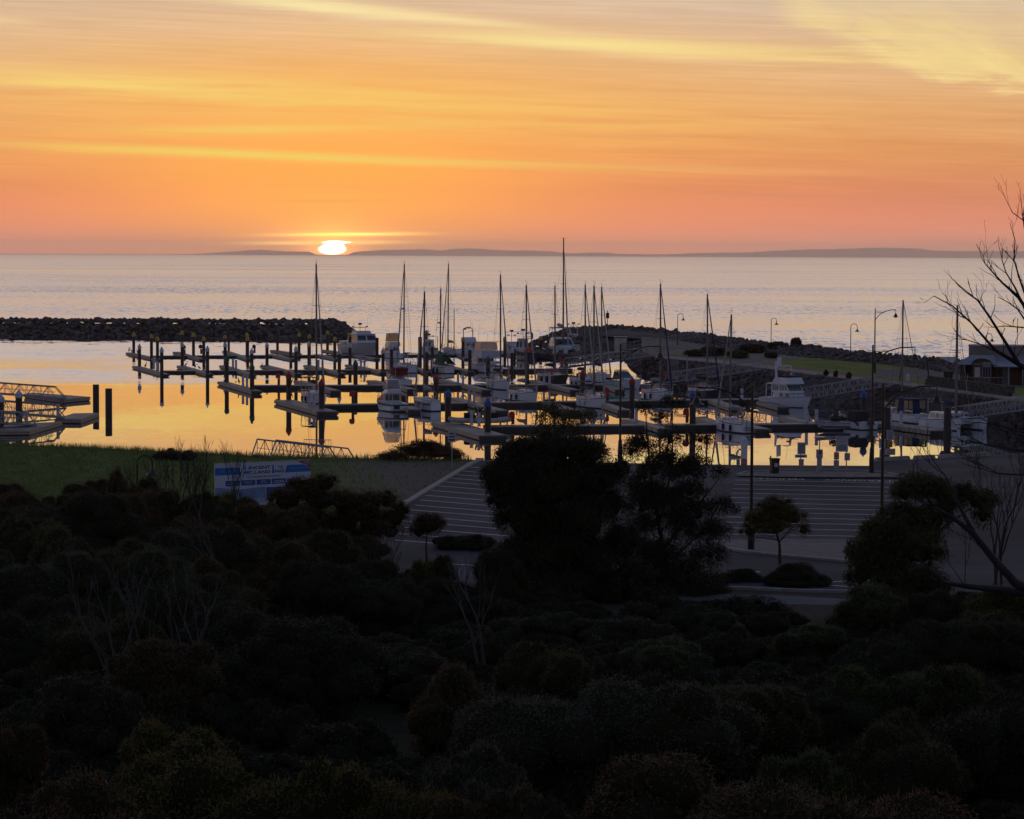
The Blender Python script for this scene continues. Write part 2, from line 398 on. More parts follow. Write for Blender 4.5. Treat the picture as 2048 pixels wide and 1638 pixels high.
# ---- rock field generator: all rocks of one bank merged in one mesh
def ico(sub=1):
    bm = bmesh.new(); bmesh.ops.create_icosphere(bm, subdivisions=sub, radius=1.0)
    v = np.array([x.co[:] for x in bm.verts]); f = np.array([[x.index for x in q.verts] for q in bm.faces]); bm.free(); return v, f
ICO = ico(2)
ROCKS = []
for k in range(9):
    v = ICO[0].copy(); r = np.random.default_rng(100 + k)
    for c in range(9):                                            # planar chips give broken faces
        n = r.normal(size=3); n /= np.linalg.norm(n); d = v @ n; lim = r.uniform(0.45, 0.8)
        v -= np.outer(np.maximum(0, d - lim), n)
    v *= 1 + r.normal(size=(len(v), 1)) * 0.03
    ROCKS.append(v)
def rock_mesh(name, centres, sizes, m):
    V_, F_ = [], []; o = 0
    for c, s in zip(centres, sizes):
        v = ROCKS[rng.integers(len(ROCKS))]
        a = rng.uniform(0, 2 * math.pi); ca, sa = math.cos(a), math.sin(a)
        sc = s * rng.uniform(0.7, 1.3, 3) * np.array([1.15, 1.0, 0.78])
        q = v * sc; tl = rng.uniform(-0.4, 0.4)
        q = np.stack([q[:, 0], q[:, 1] * math.cos(tl) - q[:, 2] * math.sin(tl), q[:, 1] * math.sin(tl) + q[:, 2] * math.cos(tl)], 1)
        q = np.stack([q[:, 0] * ca - q[:, 1] * sa, q[:, 0] * sa + q[:, 1] * ca, q[:, 2]], 1) + np.array(c)
        V_.append(q); F_.append(ICO[1] + o); o += len(q)
    return npmesh(name, np.concatenate(V_), np.concatenate(F_), [m])
rockm = mat('rock_armour', (0.105, 0.088, 0.085), 0.9, var=0.3, scale=0.5, island=0.5, spec=0.25)

def left_breakwater():
    A = G(-260, 675, 0); B = G(655, 678.5, 0)
    d = (B - A); n = Vector((-d.y, d.x, 0)).normalized(); Ln = d.length; u = d.normalized()
    hw, top = 8.5, 3.35
    P = []; Sz = []
    def hgt(s, w):                                                # s along, w across from the front toe
        e = s - Ln
        cx = w - hw
        if e > 0: r = math.hypot(e, cx)
        else: r = abs(cx)
        return max(-0.6, top + 0.35 - max(0, (r - 1.7)) * (top + 0.8) / (hw - 1.7) - 0.35)
    for i in range(2700):
        s = rng.uniform(0, Ln + 8); w = rng.uniform(-0.3, 2 * hw * 0.62)
        z = hgt(s, w)
        if z < -0.5: continue
        P.append(A + u * s + n * w + Vector((0, 0, z - 0.1))); Sz.append(rng.uniform(0.28, 0.62) * (1.6 if rng.random() < .12 else 1))
    for i in range(330):                                          # crest stones
        s = i / 330 * (Ln + 1.5) + rng.uniform(-.3, .3)
        P.append(A + u * s + n * (hw + rng.uniform(-1.4, 1.0)) + Vector((0, 0, top - 0.05 + rng.uniform(-.3, .3)))); Sz.append(rng.uniform(0.3, 0.62) * (1.45 if rng.random() < .15 else 1))
    o = obj('breakwater_rocks', rock_mesh('breakwater_rocks', [tuple(p) for p in P], Sz, rockm))
    tag(o, 'long dark rock breakwater with its rounded end by the harbour entrance', 'breakwater', kind='stuff')
    core = MB(); secs = []
    for s in list(np.linspace(0, Ln, 12)) + [Ln + 2.5, Ln + 5, Ln + 7.2]:
        k = 1.0 if s <= Ln else max(0.05, 1 - ((s - Ln) / 7.4) ** 1.6)
        secs.append([tuple(A + u * s + n * (hw + q * k) + Vector((0, 0, zz))) for q, zz in ((-hw + .7, -.8), (-1.6 * k, (top - .5) * k ** .7 - .2), (1.6 * k, (top - .5) * k ** .7 - .2), (hw - .7, -.8))])
    core.loft(secs, closed=True); c = core.build('breakwater_core', mat('rock_core', (0.05, 0.043, 0.042), 1.0)); tag(c, kind='structure')
left_breakwater()

# ---- far shore on the right: reserve behind the marina
LZ = 2.6
front_top = [(1283, 696), (1289, 704), (1300, 713), (1330, 717), (1420, 725), (1530, 737), (1620, 749), (1700, 758), (1790, 769), (1900, 784), (2048, 804), (2300, 840)]
front_toe = [(1246, 706), (1244, 722), (1262, 744), (1330, 763), (1440, 782), (1540, 800), (1625, 813), (1700, 822), (1800, 836), (1960, 853), (2048, 864), (2300, 893)]
ridge = [(1092, 674), (1110, 664), (1140, 658), (1180, 652.5), (1216, 650), (1260, 652), (1400, 666), (1480, 677), (1560, 688), (1600, 689.5), (1640, 695), (1750, 705), (1830, 711), (1910, 719), (2048, 737), (2300, 770)]
def at_x(poly, px): return interp(px, poly)
def far_shore():
    FT = [G(x, y, LZ) for x, y in front_top]; TO = [G(x, y, -0.4) for x, y in front_toe]
    RD = [G(x, y, 3.7) for x, y in ridge]
    xs = [p[0] for p in front_top]
    back = [G(x, at_x(ridge, x), 3.7) for x in xs]
    b = MB(); n = len(xs)
    vs = [p for p in FT] + [Vector((p.x, p.y, LZ)) for p in back]
    b.add(vs, [(i, i + 1, n + i + 1, n + i) for i in range(n - 1)])
    land = b.build('far_shore_ground', mat('reserve_soil', (0.135, 0.115, 0.10), 0.95, scale=0.25, var=0.25)); tag(land, kind='structure')
    b = MB(); b.add(TO + FT, [(i, i + 1, n + i + 1, n + i) for i in range(n - 1)])
    o = b.build('shore_slope', mat('rock_core', (0.05, 0.043, 0.042), 1.0)); tag(o, kind='structure')
    P = []; Sz = []
    for i in range(n - 1):
        ln = (FT[i + 1] - FT[i]).length
        for k in range(int(ln * 13)):
            a, c = rng.uniform(0, 1), rng.uniform(-0.03, 0.98)
            p = (TO[i].lerp(TO[i + 1], a)).lerp(FT[i].lerp(FT[i + 1], a), c)
            P.append(tuple(p + Vector((0, 0, -0.05)))); Sz.append(rng.uniform(0.22, 0.52))
    o = obj('revetment_rocks', rock_mesh('revetment_rocks', P, Sz, rockm)); tag(o, 'sloping bank of dark stones between the marina water and the gravel path', 'rock bank', kind='stuff')
    # sea wall ridge with the headland
    P = []; Sz = []
    for i in range(len(RD) - 1):
        A, B = RD[i], RD[i + 1]; d = (B - A); ln = d.length; nn = Vector((d.y, -d.x, 0)).normalized()   # towards the viewer
        if nn.y > 0: nn = -nn
        head = ridge[i][0] < 1300
        wf = 13 if head else 5.0
        for k in range(int(ln * (15 if head else 20))):
            a = rng.uniform(0, 1); w = rng.uniform(-5, wf)
            z = 3.35 - max(0, w - 0.8) * (0.30 if head else 0.2) - max(0, -w - .8) * .5
            zt = 3.35 * min(1, (ridge[i][0] + a * (ridge[i + 1][0] - ridge[i][0]) - 1085) / 32.0)
            z = min(z, zt) if head else z
            P.append(tuple(A + d * a + nn * w + Vector((0, 0, z - 3.7)))); Sz.append(rng.uniform(0.30, 0.62) if head else rng.uniform(.2, .42))
        for k in range(int(ln * (1.5 if head else 2.6))):
            a = rng.uniform(0, 1); zt = 3.45 * min(1, (ridge[i][0] + a * (ridge[i + 1][0] - ridge[i][0]) - 1085) / 32.0)
            P.append(tuple(A + d * a + nn * rng.uniform(-.8, .6) + Vector((0, 0, zt - 3.7 + rng.uniform(-.25, .15))))); Sz.append(rng.uniform(0.35, 0.65) if head else rng.uniform(.25, .5))
    o = obj('sea_wall_rocks', rock_mesh('sea_wall_rocks', P, Sz, rockm)); tag(o, 'low rock sea wall running from the headland beacon behind the lawn', 'sea wall', kind='stuff')
    b = MB(); secs = []
    for i, p in enumerate(RD):
        k = min(1, (ridge[i][0] - 1088) / 40.0)
        f = Vector((p.x, p.y, 0)).normalized()
        q = (RD[min(i + 1, len(RD) - 1)] - RD[max(i - 1, 0)]).normalized(); nn = Vector((q.y, -q.x, 0)); nn = nn if nn.y < 0 else -nn
        wf = 12 if ridge[i][0] < 1300 else 5
        secs.append([tuple(p + nn * wf * max(.2, k) + Vector((0, 0, (-4.2 if ridge[i][0] < 1240 else -1.3)))), tuple(p + nn * 1.0 + Vector((0, 0, -0.5 - 3.2 * (1 - k)))), tuple(p - nn * 1.0 + Vector((0, 0, -0.5 - 3.2 * (1 - k)))), tuple(p - nn * 7 + Vector((0, 0, -4.2)))])
    b.loft(secs, closed=False); o = b.build('sea_wall_core', mat('rock_core', (0.05, 0.043, 0.042), 1.0)); tag(o, kind='structure')
far_shore()
def sheet(name, pix, z, m, kind='structure'):
    pts = [G(x, y, z) for x, y in pix]
    b = MB(); b.add(pts, [tuple(range(len(pts)))]); o = b.build(name, m); tag(o, kind=kind); return o
asph = mat('asphalt', (0.025, 0.029, 0.044), 0.85, var=0.42, scale=0.16, spec=0.25)
asph2 = mat('asphalt_road', (0.085, 0.083, 0.088), 0.85, var=0.18, scale=0.3, spec=0.25)
grassm = mat('lawn_grass', (0.14, 0.18, 0.028), 0.95, var=0.30, scale=0.25, spec=0.1, col2=(0.09, 0.115, 0.022))
gravel = mat('gravel_path', (0.26, 0.21, 0.17), 0.95, var=0.15, scale=0.8)
sheet('gravel_path', [(1300, 713.5), (1345, 713), (1440, 720), (1540, 731), (1660, 747), (1790, 762), (1900, 776), (2048, 795), (2300, 830), (2300, 838), (2048, 802), (1900, 782.5), (1790, 767.5), (1660, 753.5), (1530, 736), (1420, 724), (1330, 716.3)], LZ + .008, gravel)
sheet('lawn', [(1560, 722), (1600, 716.5), (1690, 718), (1780, 728), (1850, 732.5), (1905, 737), (1905, 739.5), (1850, 737.5), (1760, 738), (1728, 741), (1760, 747), (1800, 752), (1830, 758), (1850, 760), (1850, 768), (1790, 760), (1660, 744.5), (1560, 731), (1530, 727)], LZ + .012, grassm)
sheet('lawn', [(1340, 707.5), (1385, 701), (1440, 698), (1470, 708), (1450, 715), (1400, 713)], LZ + .012, grassm)
sheet('lawn', [(1990, 776), (2048, 772), (2300, 800), (2300, 824), (2048, 792), (2000, 786)], LZ + .012, grassm)
sheet('road', [(1300, 697), (1335, 690), (1400, 688), (1500, 694), (1600, 702), (1700, 707), (1800, 716), (1930, 727), (2048, 740), (2048, 746), (1910, 736), (1850, 731), (1780, 726.5), (1690, 716.5), (1600, 711), (1500, 703), (1400, 695), (1345, 701)], LZ + .008, asph2)
sheet('car_park', [(1735, 741), (1765, 739), (1850, 738.5), (1910, 740.5), (1910, 755), (1850, 759.5), (1830, 756.5), (1800, 750)], LZ + .010, asph2)

# ---- near land
NZ = 2.0
shore = [(-700, 878), (-200, 884), (0, 889), (150, 894), (330, 903), (520, 912), (700, 916), (940, 919), (985, 921), (1200, 925), (1490, 930), (1743, 931.5), (1747, 922), (1900, 915), (2048, 906), (2400, 893)]
SH = sorted([(G(x, y, NZ).x, G(x, y, NZ).y) for x, y in shore])
def ground_z(x, y):
    if y > 112: z = NZ
    elif y > 20: z = NZ + (112 - y) * 0.042 * min(1, (112 - y) / 14.0 + 0.25)
    else: z = NZ + 92 * .042 + (20 - y) * 0.10
    return z + 0.10 * math.sin(x * .31 + y * .17) * (1 if y < 108 else 0)
def near_land():
    cols = sorted(set([round(x, 2) for x in np.arange(-110, 130, 2.0)] + [s[0] for s in SH]))
    ts = [0, .03, .07] + list(np.linspace(.1, 1, 46)); n = len(ts)
    b = MB()
    for x in cols:
        ys = interp(x, SH)
        for t_ in ts:
            y = -20 + (ys + 20) * t_; b.v.append((x, y, ground_z(x, y)))
        b.v.append((x, ys + 0.35, -1.2))
    n += 1
    for i in range(len(cols) - 1):
        for k in range(n - 1):
            b.f.append((i * n + k, (i + 1) * n + k, (i + 1) * n + k + 1, i * n + k + 1)); b.mi.append(0)
    m = bpy.data.materials.new('rough_grass'); m.use_nodes = True; t = NT(m.node_tree); p = t.n['Principled BSDF']
    pos = V(t, t.node('ShaderNodeNewGeometry').outputs['Position']); x, y, z = t.sep(pos)
    a = t.noise(pos, 0.35, 6.0, 0.65); f = t.noise(pos, 3.0, 4.0, 0.7)
    g = t.mix(t.mr(a, .35, .62), (0.07, 0.125, 0.03), (0.15, 0.19, 0.06)); g = t.mix(t.mr(f, .4, .75) * 0.5, g, (0.10, 0.085, 0.05))
    dirt = t.mix(t.mr(f, .3, .7), (0.12, 0.095, 0.082), (0.17, 0.14, 0.12))
    # bare earth beside the car park, worn through the grass
    wear = t.mr(x + (a - .5) * 9 + (y - 165.0) * 0.12, -12.5, -5.5, 0.0, 1.0, True) * t.mr(y, 118, 128)
    base = t.mix(wear, g, dirt)
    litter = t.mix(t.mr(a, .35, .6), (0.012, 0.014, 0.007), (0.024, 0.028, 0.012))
    verge = t.mix(t.mr(f, .35, .7), (0.05, 0.042, 0.034), (0.085, 0.07, 0.058))
    base = t.mix(t.mr(x, -9, -6) * t.mr(y, 150, 140), base, verge)
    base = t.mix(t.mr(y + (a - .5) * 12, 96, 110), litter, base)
    t.set(p.inputs['Base Color'], base); p.inputs['Roughness'].default_value = 1.0; p.inputs['Specular IOR Level'].default_value = 0.1
    bp = t.node('ShaderNodeBump'); t.set(bp.inputs['Height'], t.noise(pos, 1.3, 6.0, .7)); bp.inputs['Distance'].default_value = 0.25; t.l.new(bp.outputs[0], p.inputs['Normal'])
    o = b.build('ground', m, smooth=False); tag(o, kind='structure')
near_land()
sheet('car_park', [(963, 921), (1200, 926.5), (1490, 931), (1742, 933), (1749, 924), (1900, 917), (2048, 908), (2500, 905), (2500, 1245), (2000, 1228), (1700, 1180), (1380, 1175), (1000, 1165), (700, 1165), (690, 1112), (750, 1062), (806, 1010)], NZ + .010, asph)
sheet('road', [(700, 1172), (1000, 1178), (1395, 1186), (1560, 1190), (1720, 1200), (2500, 1262), (2500, 1330), (1720, 1256), (1395, 1243), (1000, 1235), (700, 1230)], NZ + .016, mat('asphalt_lane', (0.075, 0.078, 0.086), .85, scale=.3, spec=.25))
sheet('gravel_verge', [(1380, 1082), (1480, 1078), (1700, 1079), (1800, 1083), (1850, 1100), (1800, 1124), (1700, 1121), (1600, 1114), (1500, 1104), (1430, 1092)], NZ + .016, mat('verge_gravel', (0.17, 0.14, 0.125), .95, scale=1.5))
sheet('gravel_island', [(1474, 951), (1492, 945.5), (1560, 942), (1720, 943.5), (1775, 948), (1812, 954), (1700, 954.5), (1560, 953.5)], NZ + .10, mat('verge_gravel', (0.17, 0.14, 0.125), .95, scale=1.5))
def kerb(name, pix, w=.18, h=.13, z=NZ, m=None):
    P = [G(x, y, z) for x, y in pix]; b = MB(); secs = []
    for i, p in enumerate(P):
        d = (P[min(i + 1, len(P) - 1)] - P[max(i - 1, 0)]).normalized(); n = Vector((-d.y, d.x, 0)) * w / 2
        secs.append([tuple(p - n), tuple(p + n), tuple(p + n + Vector((0, 0, h))), tuple(p - n + Vector((0, 0, h)))])
    b.loft(secs); o = b.build(name, m or mat('kerb_concrete', (0.30, 0.275, 0.25), .85)); tag(o, kind='structure'); return o
kerb('kerb', [(952, 919.6), (963, 919.5), (940, 930), (910, 948), (870, 972), (840, 990), (806, 1011), (770, 1040), (735, 1072)], .35)
kerb('kerb', [(1380, 1086), (1430, 1095), (1500, 1107), (1600, 1117), (1700, 1125), (1800, 1128), (1860, 1105)], .3)
kerb('kerb', [(1474, 952), (1492, 946), (1560, 942), (1720, 943.5), (1775, 948), (1814, 955), (1700, 955.5), (1560, 954.5), (1474, 952)], .2)
kerb('kerb', [(1380, 1176), (1480, 1179), (1600, 1184), (1700, 1186), (1720, 1190)], .25)
# painted bay lines
paint = mat('road_paint', (0.78, 0.79, 0.80), .8, scale=3.0, var=.2)
def line(b, p, q, w=.10, z=NZ + .016):
    a, c = G(*p, z), G(*q, z); d = (c - a).normalized(); n = Vector((-d.y, d.x, 0)) * w / 2
    b.add([a - n, c - n, c + n, a + n], [(0, 1, 2, 3)])
b = MB()
for x, y in [(1830, 250), (1770, 278), (1745, 303), (1710, 328), (1660, 352), (1615, 380), (1575, 412), (1535, 445), (1505, 477), (1470, 512), (1425, 543), (1410, 583), (1390, 620), (1365, 662), (1340, 705), (1330, 750)]:
    px, py = 400 + x / 3.413, 860 + y / 3.413
    line(b, (px, py), (1090, py + (1090 - px) * .082), .13)
for y in (370, 397, 424, 450, 478, 508, 537, 565, 596, 628, 663, 700, 736):
    py = 840 + y / 3.066; k = (y - 370) / 366
    line(b, (1470 - 26 * k, py - .8), (1800 - 8 * k, py + 5.5), .13)
line(b, (900, 1128), (960, 1131), .12); line(b, (1490, 1147), (1520, 1143), .12); line(b, (1655, 1164), (1740, 1159), .12); line(b, (1655, 1170), (1740, 1176), .12); line(b, (1420, 1200), (1480, 1203), .12)
o = b.build('parking_lines', paint); tag(o, kind='structure')
def text_mesh(txt, size, name='lettering', align='CENTER', extrude=0.0, bold=0.0):
    c = bpy.data.curves.new(name, 'FONT'); c.body = txt; c.size = size; c.align_x = align; c.align_y = 'CENTER'; c.extrude = extrude; c.offset = bold; c.resolution_u = 2
    o = bpy.data.objects.new(name, c); COL.objects.link(o); dg = bpy.context.evaluated_depsgraph_get()
    me = bpy.data.meshes.new_from_object(o.evaluated_get(dg)); bpy.data.objects.remove(o); bpy.data.curves.remove(c); me.name = name
    return me
me = text_mesh('EMERGENCY     VEHICLES', 1.0, 'bay_lettering')
me.materials.append(mat('paint_yellow_white', (0.78, 0.72, 0.50), .8))
a, c = G(1795, 962, NZ + .016), G(1503, 956.5, NZ + .016)
xs = [v.co.x for v in me.vertices]; ys = [v.co.y for v in me.vertices]; wid = max(xs) - min(xs)
o = obj('bay_lettering', me); d = (c - a); o.location = (a + c) / 2; o.rotation_euler = (0, 0, math.atan2(d.y, d.x)); k = d.length / wid; o.scale = (k, 1.35, 1); tag(o, kind='structure')
# concrete wheel stops along the quay edge
for i, (x0, y0, x1, y1) in enumerate([(1748, 922.5, 1818, 918.5), (1826, 918.5, 1868, 916.5), (1876, 916.5, 1918, 914), (1926, 914, 1978, 910.5)]):
    a, c = G(x0, y0, NZ), G(x1, y1, NZ); b = MB(); d = c - a
    b.box((0, 0, .14), (d.length, .28, .28), taper=.9); o = b.build('wheel_stop', mat('kerb_concrete', (0.30, 0.275, 0.25), .85)); o.location = (a + c) / 2 - Vector((0, .3, 0)); o.rotation_euler = (0, 0, math.atan2(d.y, d.x))
    tag(o, '%s concrete wheel stop from the lamp post along the quay edge' % ORD[i], 'wheel stop', 'concrete stops along the quay')

# ================================================================ pontoons, piles, gangways
DK = 0.44                                                          # deck height
def deck_box(b, a, c, w, z0, z1):
    d = (c - a); ang = math.atan2(d.y, d.x); m = (a + c) / 2
    b.box((m.x, m.y, (z0 + z1) / 2), (d.length, w, z1 - z0), ang)
def pontoon(label, walk, width, fingers, fw_=1.0, wide=()):
    a, c = G(*walk[0], DK), G(*walk[1], DK)
    t = thing('pontoon_walkway', label, 'pontoon', ((a + c) / 2).to_tuple()[:2] + (0,), 0, 'floating pontoon rows of the marina')
    O = t.location.copy(); O.z = 0
    def loc(p): return Vector((p.x - O.x, p.y - O.y, 0))
    b = MB(); deck_box(b, loc(a), loc(c), width, 0.33, DK); b.build('deck', mm('concrete'), t)
    b = MB(); deck_box(b, loc(a), loc(c), width - .25, -0.3, 0.33); b.build('floats', mm('dark'), t)
    for i, (p, q) in enumerate(fingers):
        p, q = G(*p, DK), G(*q, DK); w = wide.get(i, fw_) if wide else fw_
        z = 0.012
        b = MB(); deck_box(b, loc(p), loc(q), w, 0.31 + z, DK + z); f = b.build('finger', mm('concrete'), t)
        b = MB(); d = (q - p); ang = math.atan2(d.y, d.x); n = Vector((-d.y, d.x, 0)).normalized() * (w / 2 + .03)
        for sgn in (-1, 1):
            m = (loc(p) + loc(q)) / 2 + n * sgn
            for zz in (.34, .16): b.box((m.x, m.y, zz), (d.length, .08, .14), ang)
            b.box((m.x, m.y, .25), (d.length - .1, .04, .06), ang)
        b.build('fender', mm('timber'), f)
        b = MB(); deck_box(b, loc(p), loc(q), w - .2, -.3, .30); b.build('floats', mm('dark'), f)
    return t
pontoon('farthest pontoon row, lined by yellow-capped piles near the breakwater', [(306, 711.5), (1232, 707)], 2.2,
        [((258, 705), (319, 718)), ((352, 703.5), (405, 718)), ((451, 701.5), (499, 717.5)), ((546, 700), (597, 707)), ((538, 708), (588, 718)), ((649, 699.5), (690, 706)), ((633, 708.5), (676, 717)), ((709, 709.5), (754, 717)), ((905, 702), (935, 716)), ((1000, 701), (1032, 713))])
pontoon('second farthest pontoon row, lined by white-capped piles', [(322, 741.5), (1142, 737)], 2.2,
        [((272, 732), (331, 748)), ((361, 731), (419, 747.5)), ((446, 730.5), (505, 748.5)), ((529, 730), (597, 746.5)), ((614, 730), (684, 746)), ((697, 729), (767, 743.5)), ((822, 732), (856, 743)), ((900, 732), (942, 743)), ((1020, 731), (1036, 737))])
pontoon('middle pontoon row with green-capped piles', [(503, 770.5), (1352, 768.5)], 2.2,
        [((445, 763), (513, 782)), ((597, 761), (671, 781)), ((743, 760.5), (824, 778)), ((880, 758.5), (973, 779.5)), ((1060, 760), (1150, 779.5)), ((1205, 766), (1240, 779))], 1.2)
pontoon('second nearest pontoon row with red-capped piles', [(640, 809), (1545, 797)], 2.3,
        [((569, 800), (655, 823)), ((815, 812), (829, 819)), ((905, 795), (1004, 821)), ((1095, 805), (1150, 821)), ((1205, 806), (1248, 820)), ((1428, 800), (1470, 815)), ((1525, 803), (1567, 814))], 1.3, {0: 2.2})
pontoon('nearest pontoon row with blue-capped piles', [(970, 851.5), (1800, 845)], 2.4,
        [((890, 844), (987, 871)), ((1255, 838), (1330, 857)), ((1402, 835), (1432, 846)), ((1494, 850), (1526, 858)), ((1570, 834), (1618, 845)), ((1745, 843), (1882, 861))], 1.4, {0: 2.6, 5: 2.2})

def pile_mesh(h, r, cap):
    b = MB(); b.lathe([(r, -1.2), (r, h * .3), (r * 1.03, h * .31), (r, h * .33), (r, h)], n=12); body = b.mesh('mooring_pile', False)
    return body
CAPC = dict(yellow=(0.50, 0.31, 0.03), white=(0.50, 0.50, 0.56), green=(0.02, 0.10, 0.07), red=(0.30, 0.022, 0.02), blue=(0.02, 0.10, 0.30))
def pile(px, ytop, ybase, r, cap, label, group='mooring piles of the marina', zb=0.0):
    p = G(px, ybase, DK if zb == 0 else zb)
    d = ray(px, ytop); top = H + d.z / d.y * p.y
    hcap = {'yellow': .55, None: 0}.get(cap, .62) if cap else 0
    b = MB(); hh = top - hcap
    b.lathe([(r, -1.5), (r, hh)], n=12)
    o = b.build('mooring_pile', mm('pile')); o.location = (p.x, p.y, 0); tag(o, label, 'pile', group)
    if cap:
        b = MB(); q = r * 1.18
        if cap == 'yellow': b.lathe([(q, hh - .12), (q * 1.02, hh + .12), (q * .98, hh + .26), (q * .75, hh + .40), (.06, top)], n=12)
        else: b.lathe([(q, hh - .18), (q, hh + .16), (q * .96, hh + .2), (.03, top)], n=12)
        b.build('cap', mat('cap_' + cap, CAPC[cap], .5), o)
    return o
rows = {
 'yellow': ('yellow-capped pile', 'along the farthest pontoon row', .24, [(267.5, 664.8, 705), (303, 668, 716), (315, 673, 717.5), (364, 661, 704), (387, 665, 711), (407.5, 673, 717.5), (450, 669.5, 704), (494, 665, 706), (495.3, 673, 716.5), (598, 665, 706), (619, 668, 713), (655, 661, 700), (669.5, 673.5, 716), (700, 665, 708), (853, 660, 704), (926, 674, 714.5), (1009.5, 673, 714), (1081, 671.5, 711)]),
 'white': ('white-capped pile', 'along the second farthest pontoon row', .24, [(279, 687, 732), (323.5, 693, 748), (364.5, 683, 731), (415, 691, 747), (450.5, 683, 731), (503.5, 696, 748), (534, 684, 730.5), (592, 691, 746), (618, 682, 730), (678.7, 696.5, 745.5), (700, 684.5, 729.5), (766, 695.5, 743), (783, 687.5, 731), (853.5, 693, 742), (864.5, 683, 729), (939.5, 688.5, 742), (1024, 694.5, 739), (1028.5, 687, 731), (1109, 697, 733), (1131.5, 696, 735)]),
 'green': ('green-capped pile', 'along the middle pontoon row', .27, [(453.5, 710, 764), (504, 726, 779), (711, 719, 768), (976, 710.5, 760), (1054, 722, 762)]),
 'red': ('red-capped pile', 'along the second nearest pontoon row', .29, [(577.5, 742, 799), (643, 757, 817), (872, 747.5, 803), (1165, 739, 796), (1264, 754, 805)]),
 'blue': ('blue-capped pile', 'along the nearest pontoon row', .30, [(896, 778, 843), (975.5, 795, 864), (1385, 779, 847), (1727, 779, 838)]),
}
for cap, (nm, where, r, lst) in rows.items():
    for i, (px, yt, yb) in enumerate(lst):
        pile(px, yt, yb, r, cap, '%s %s from the left %s' % (ORD[i], nm, where))
for px, yt, yb, r, lab in [(457.5, 660, 701.5, .2, 'bare dark pile with no cap behind the yellow-capped ones, leftmost of its kind'), (555, 661, 700, .23, 'bare flat-topped pile at the outer end of a far finger, no cap'),
        (581.5, 675, 716, .24, 'bare flat-topped pile at the near end of a far finger, no cap'), (754, 675.5, 715.5, .26, 'bare flat-topped pile in front of the grey launch and cream flybridge cruiser'),
        (840, 674, 716, .30, 'thick bare pile beside the small white fishing boat'), (192, 769, 806, .34, 'thick bare pile rising by the end of the small square pontoon'),
        (217.5, 777, 816, .36, 'thick bare pile standing alone in open water beside the small pontoons'), (1773, 814.5, 857, .36, 'thick flat-topped pile behind the small cluster of warning signs'), (1894.5, 814, 864, .34, 'flat-topped pile with pale rim in front of the white catamaran')]:
    pile(px, yt, yb, r, None, lab)
pile(38, 779, 838, .33, 'white', 'white-capped pile standing on the nearest small square pontoon')
pile(1.5, 787, 850, .33, 'white', 'white-capped pile cut by the frame edge beside the small pontoons')
b = MB(); b.lathe([(.26, -1), (.26, 2.6), (.02, 3.0)], n=12); o = b.build('marker_post', mm('white')); o.location = G(1488, 926, 0); tag(o, 'short white pointed post in the water by the boat ramp', 'post')
o.scale.z = (H + ray(1488, 872).z / ray(1488, 872).y * o.location.y) / 3.0

def gangway(label, p, q, w=1.6, hgt=1.25, panels=14, group='sloping gangways down to the pontoons', posts=False):
    """truss footbridge from the shore end p down to the pontoon end q"""
    p, q = Vector(p), Vector(q); d = q - p; u = d.normalized(); n = Vector((-u.y, u.x, 0)).normalized()
    t = thing('gangway', label, 'gangway', p, 0, group)
    b = MB(); secs = []
    for k in (0, 1):
        c = d * k
        secs.append([tuple(c + n * w / 2 + Vector((0, 0, s))) for s in (0, .10)] + [tuple(c - n * w / 2 + Vector((0, 0, s))) for s in (.10, 0)])
    b.loft(secs); b.build('walkway', mat('gangway_deck', (.20, .20, .21), .7), t)
    for sg in (-1, 1):
        o = n * sg * (w / 2 + .05); b = MB(); Z = Vector((0, 0, hgt)); k0, k1 = .6 / panels, 1 - 1.3 / panels
        b.tube([o, o + d], .07, 5); b.tube([o, o + d * k0 + Z, o + d * k1 + Z, o + d], .06, 5); b.tube([o + d * k0 + Z * .5, o + d * k1 + Z * .5], .025, 4)
        for i in range(panels):
            a0, a1 = k0 + (k1 - k0) * i / panels, k0 + (k1 - k0) * (i + 1) / panels
            b.tube([o + d * a0, o + d * a0 + Z], .032, 4)
            if i % 2 == 0: b.tube([o + d * a0, o + d * a1 + Z], .034, 4)
            else: b.tube([o + d * a0 + Z, o + d * a1], .034, 4)
        b.build('truss', mm('alu'), t)
    return t
def gp(px, py, z): return G(px, py, z)
gangway('topmost gangway with its head by the far road, beyond the glazed shelter', gp(1403, 679, LZ + .3), gp(1236, 703, DK + .2), panels=18)
gangway('gangway leading from the gravel path to the second farthest pontoon', gp(1300, 713, LZ + .2), gp(1128, 735.5, DK + .2), panels=18)
gangway('gangway to the middle pontoon row, beside the mesh gate', gp(1528, 739, LZ + .1), gp(1332, 766, DK + .2), panels=20)
gangway('gangway behind the white flybridge motor yacht', gp(1792, 770, LZ + .1), gp(1600, 800, DK + .2), panels=20)
gangway('gangway reaching the dock behind the white catamaran', gp(2110, 812, LZ + .1), gp(1905, 842, DK + .2), panels=22)
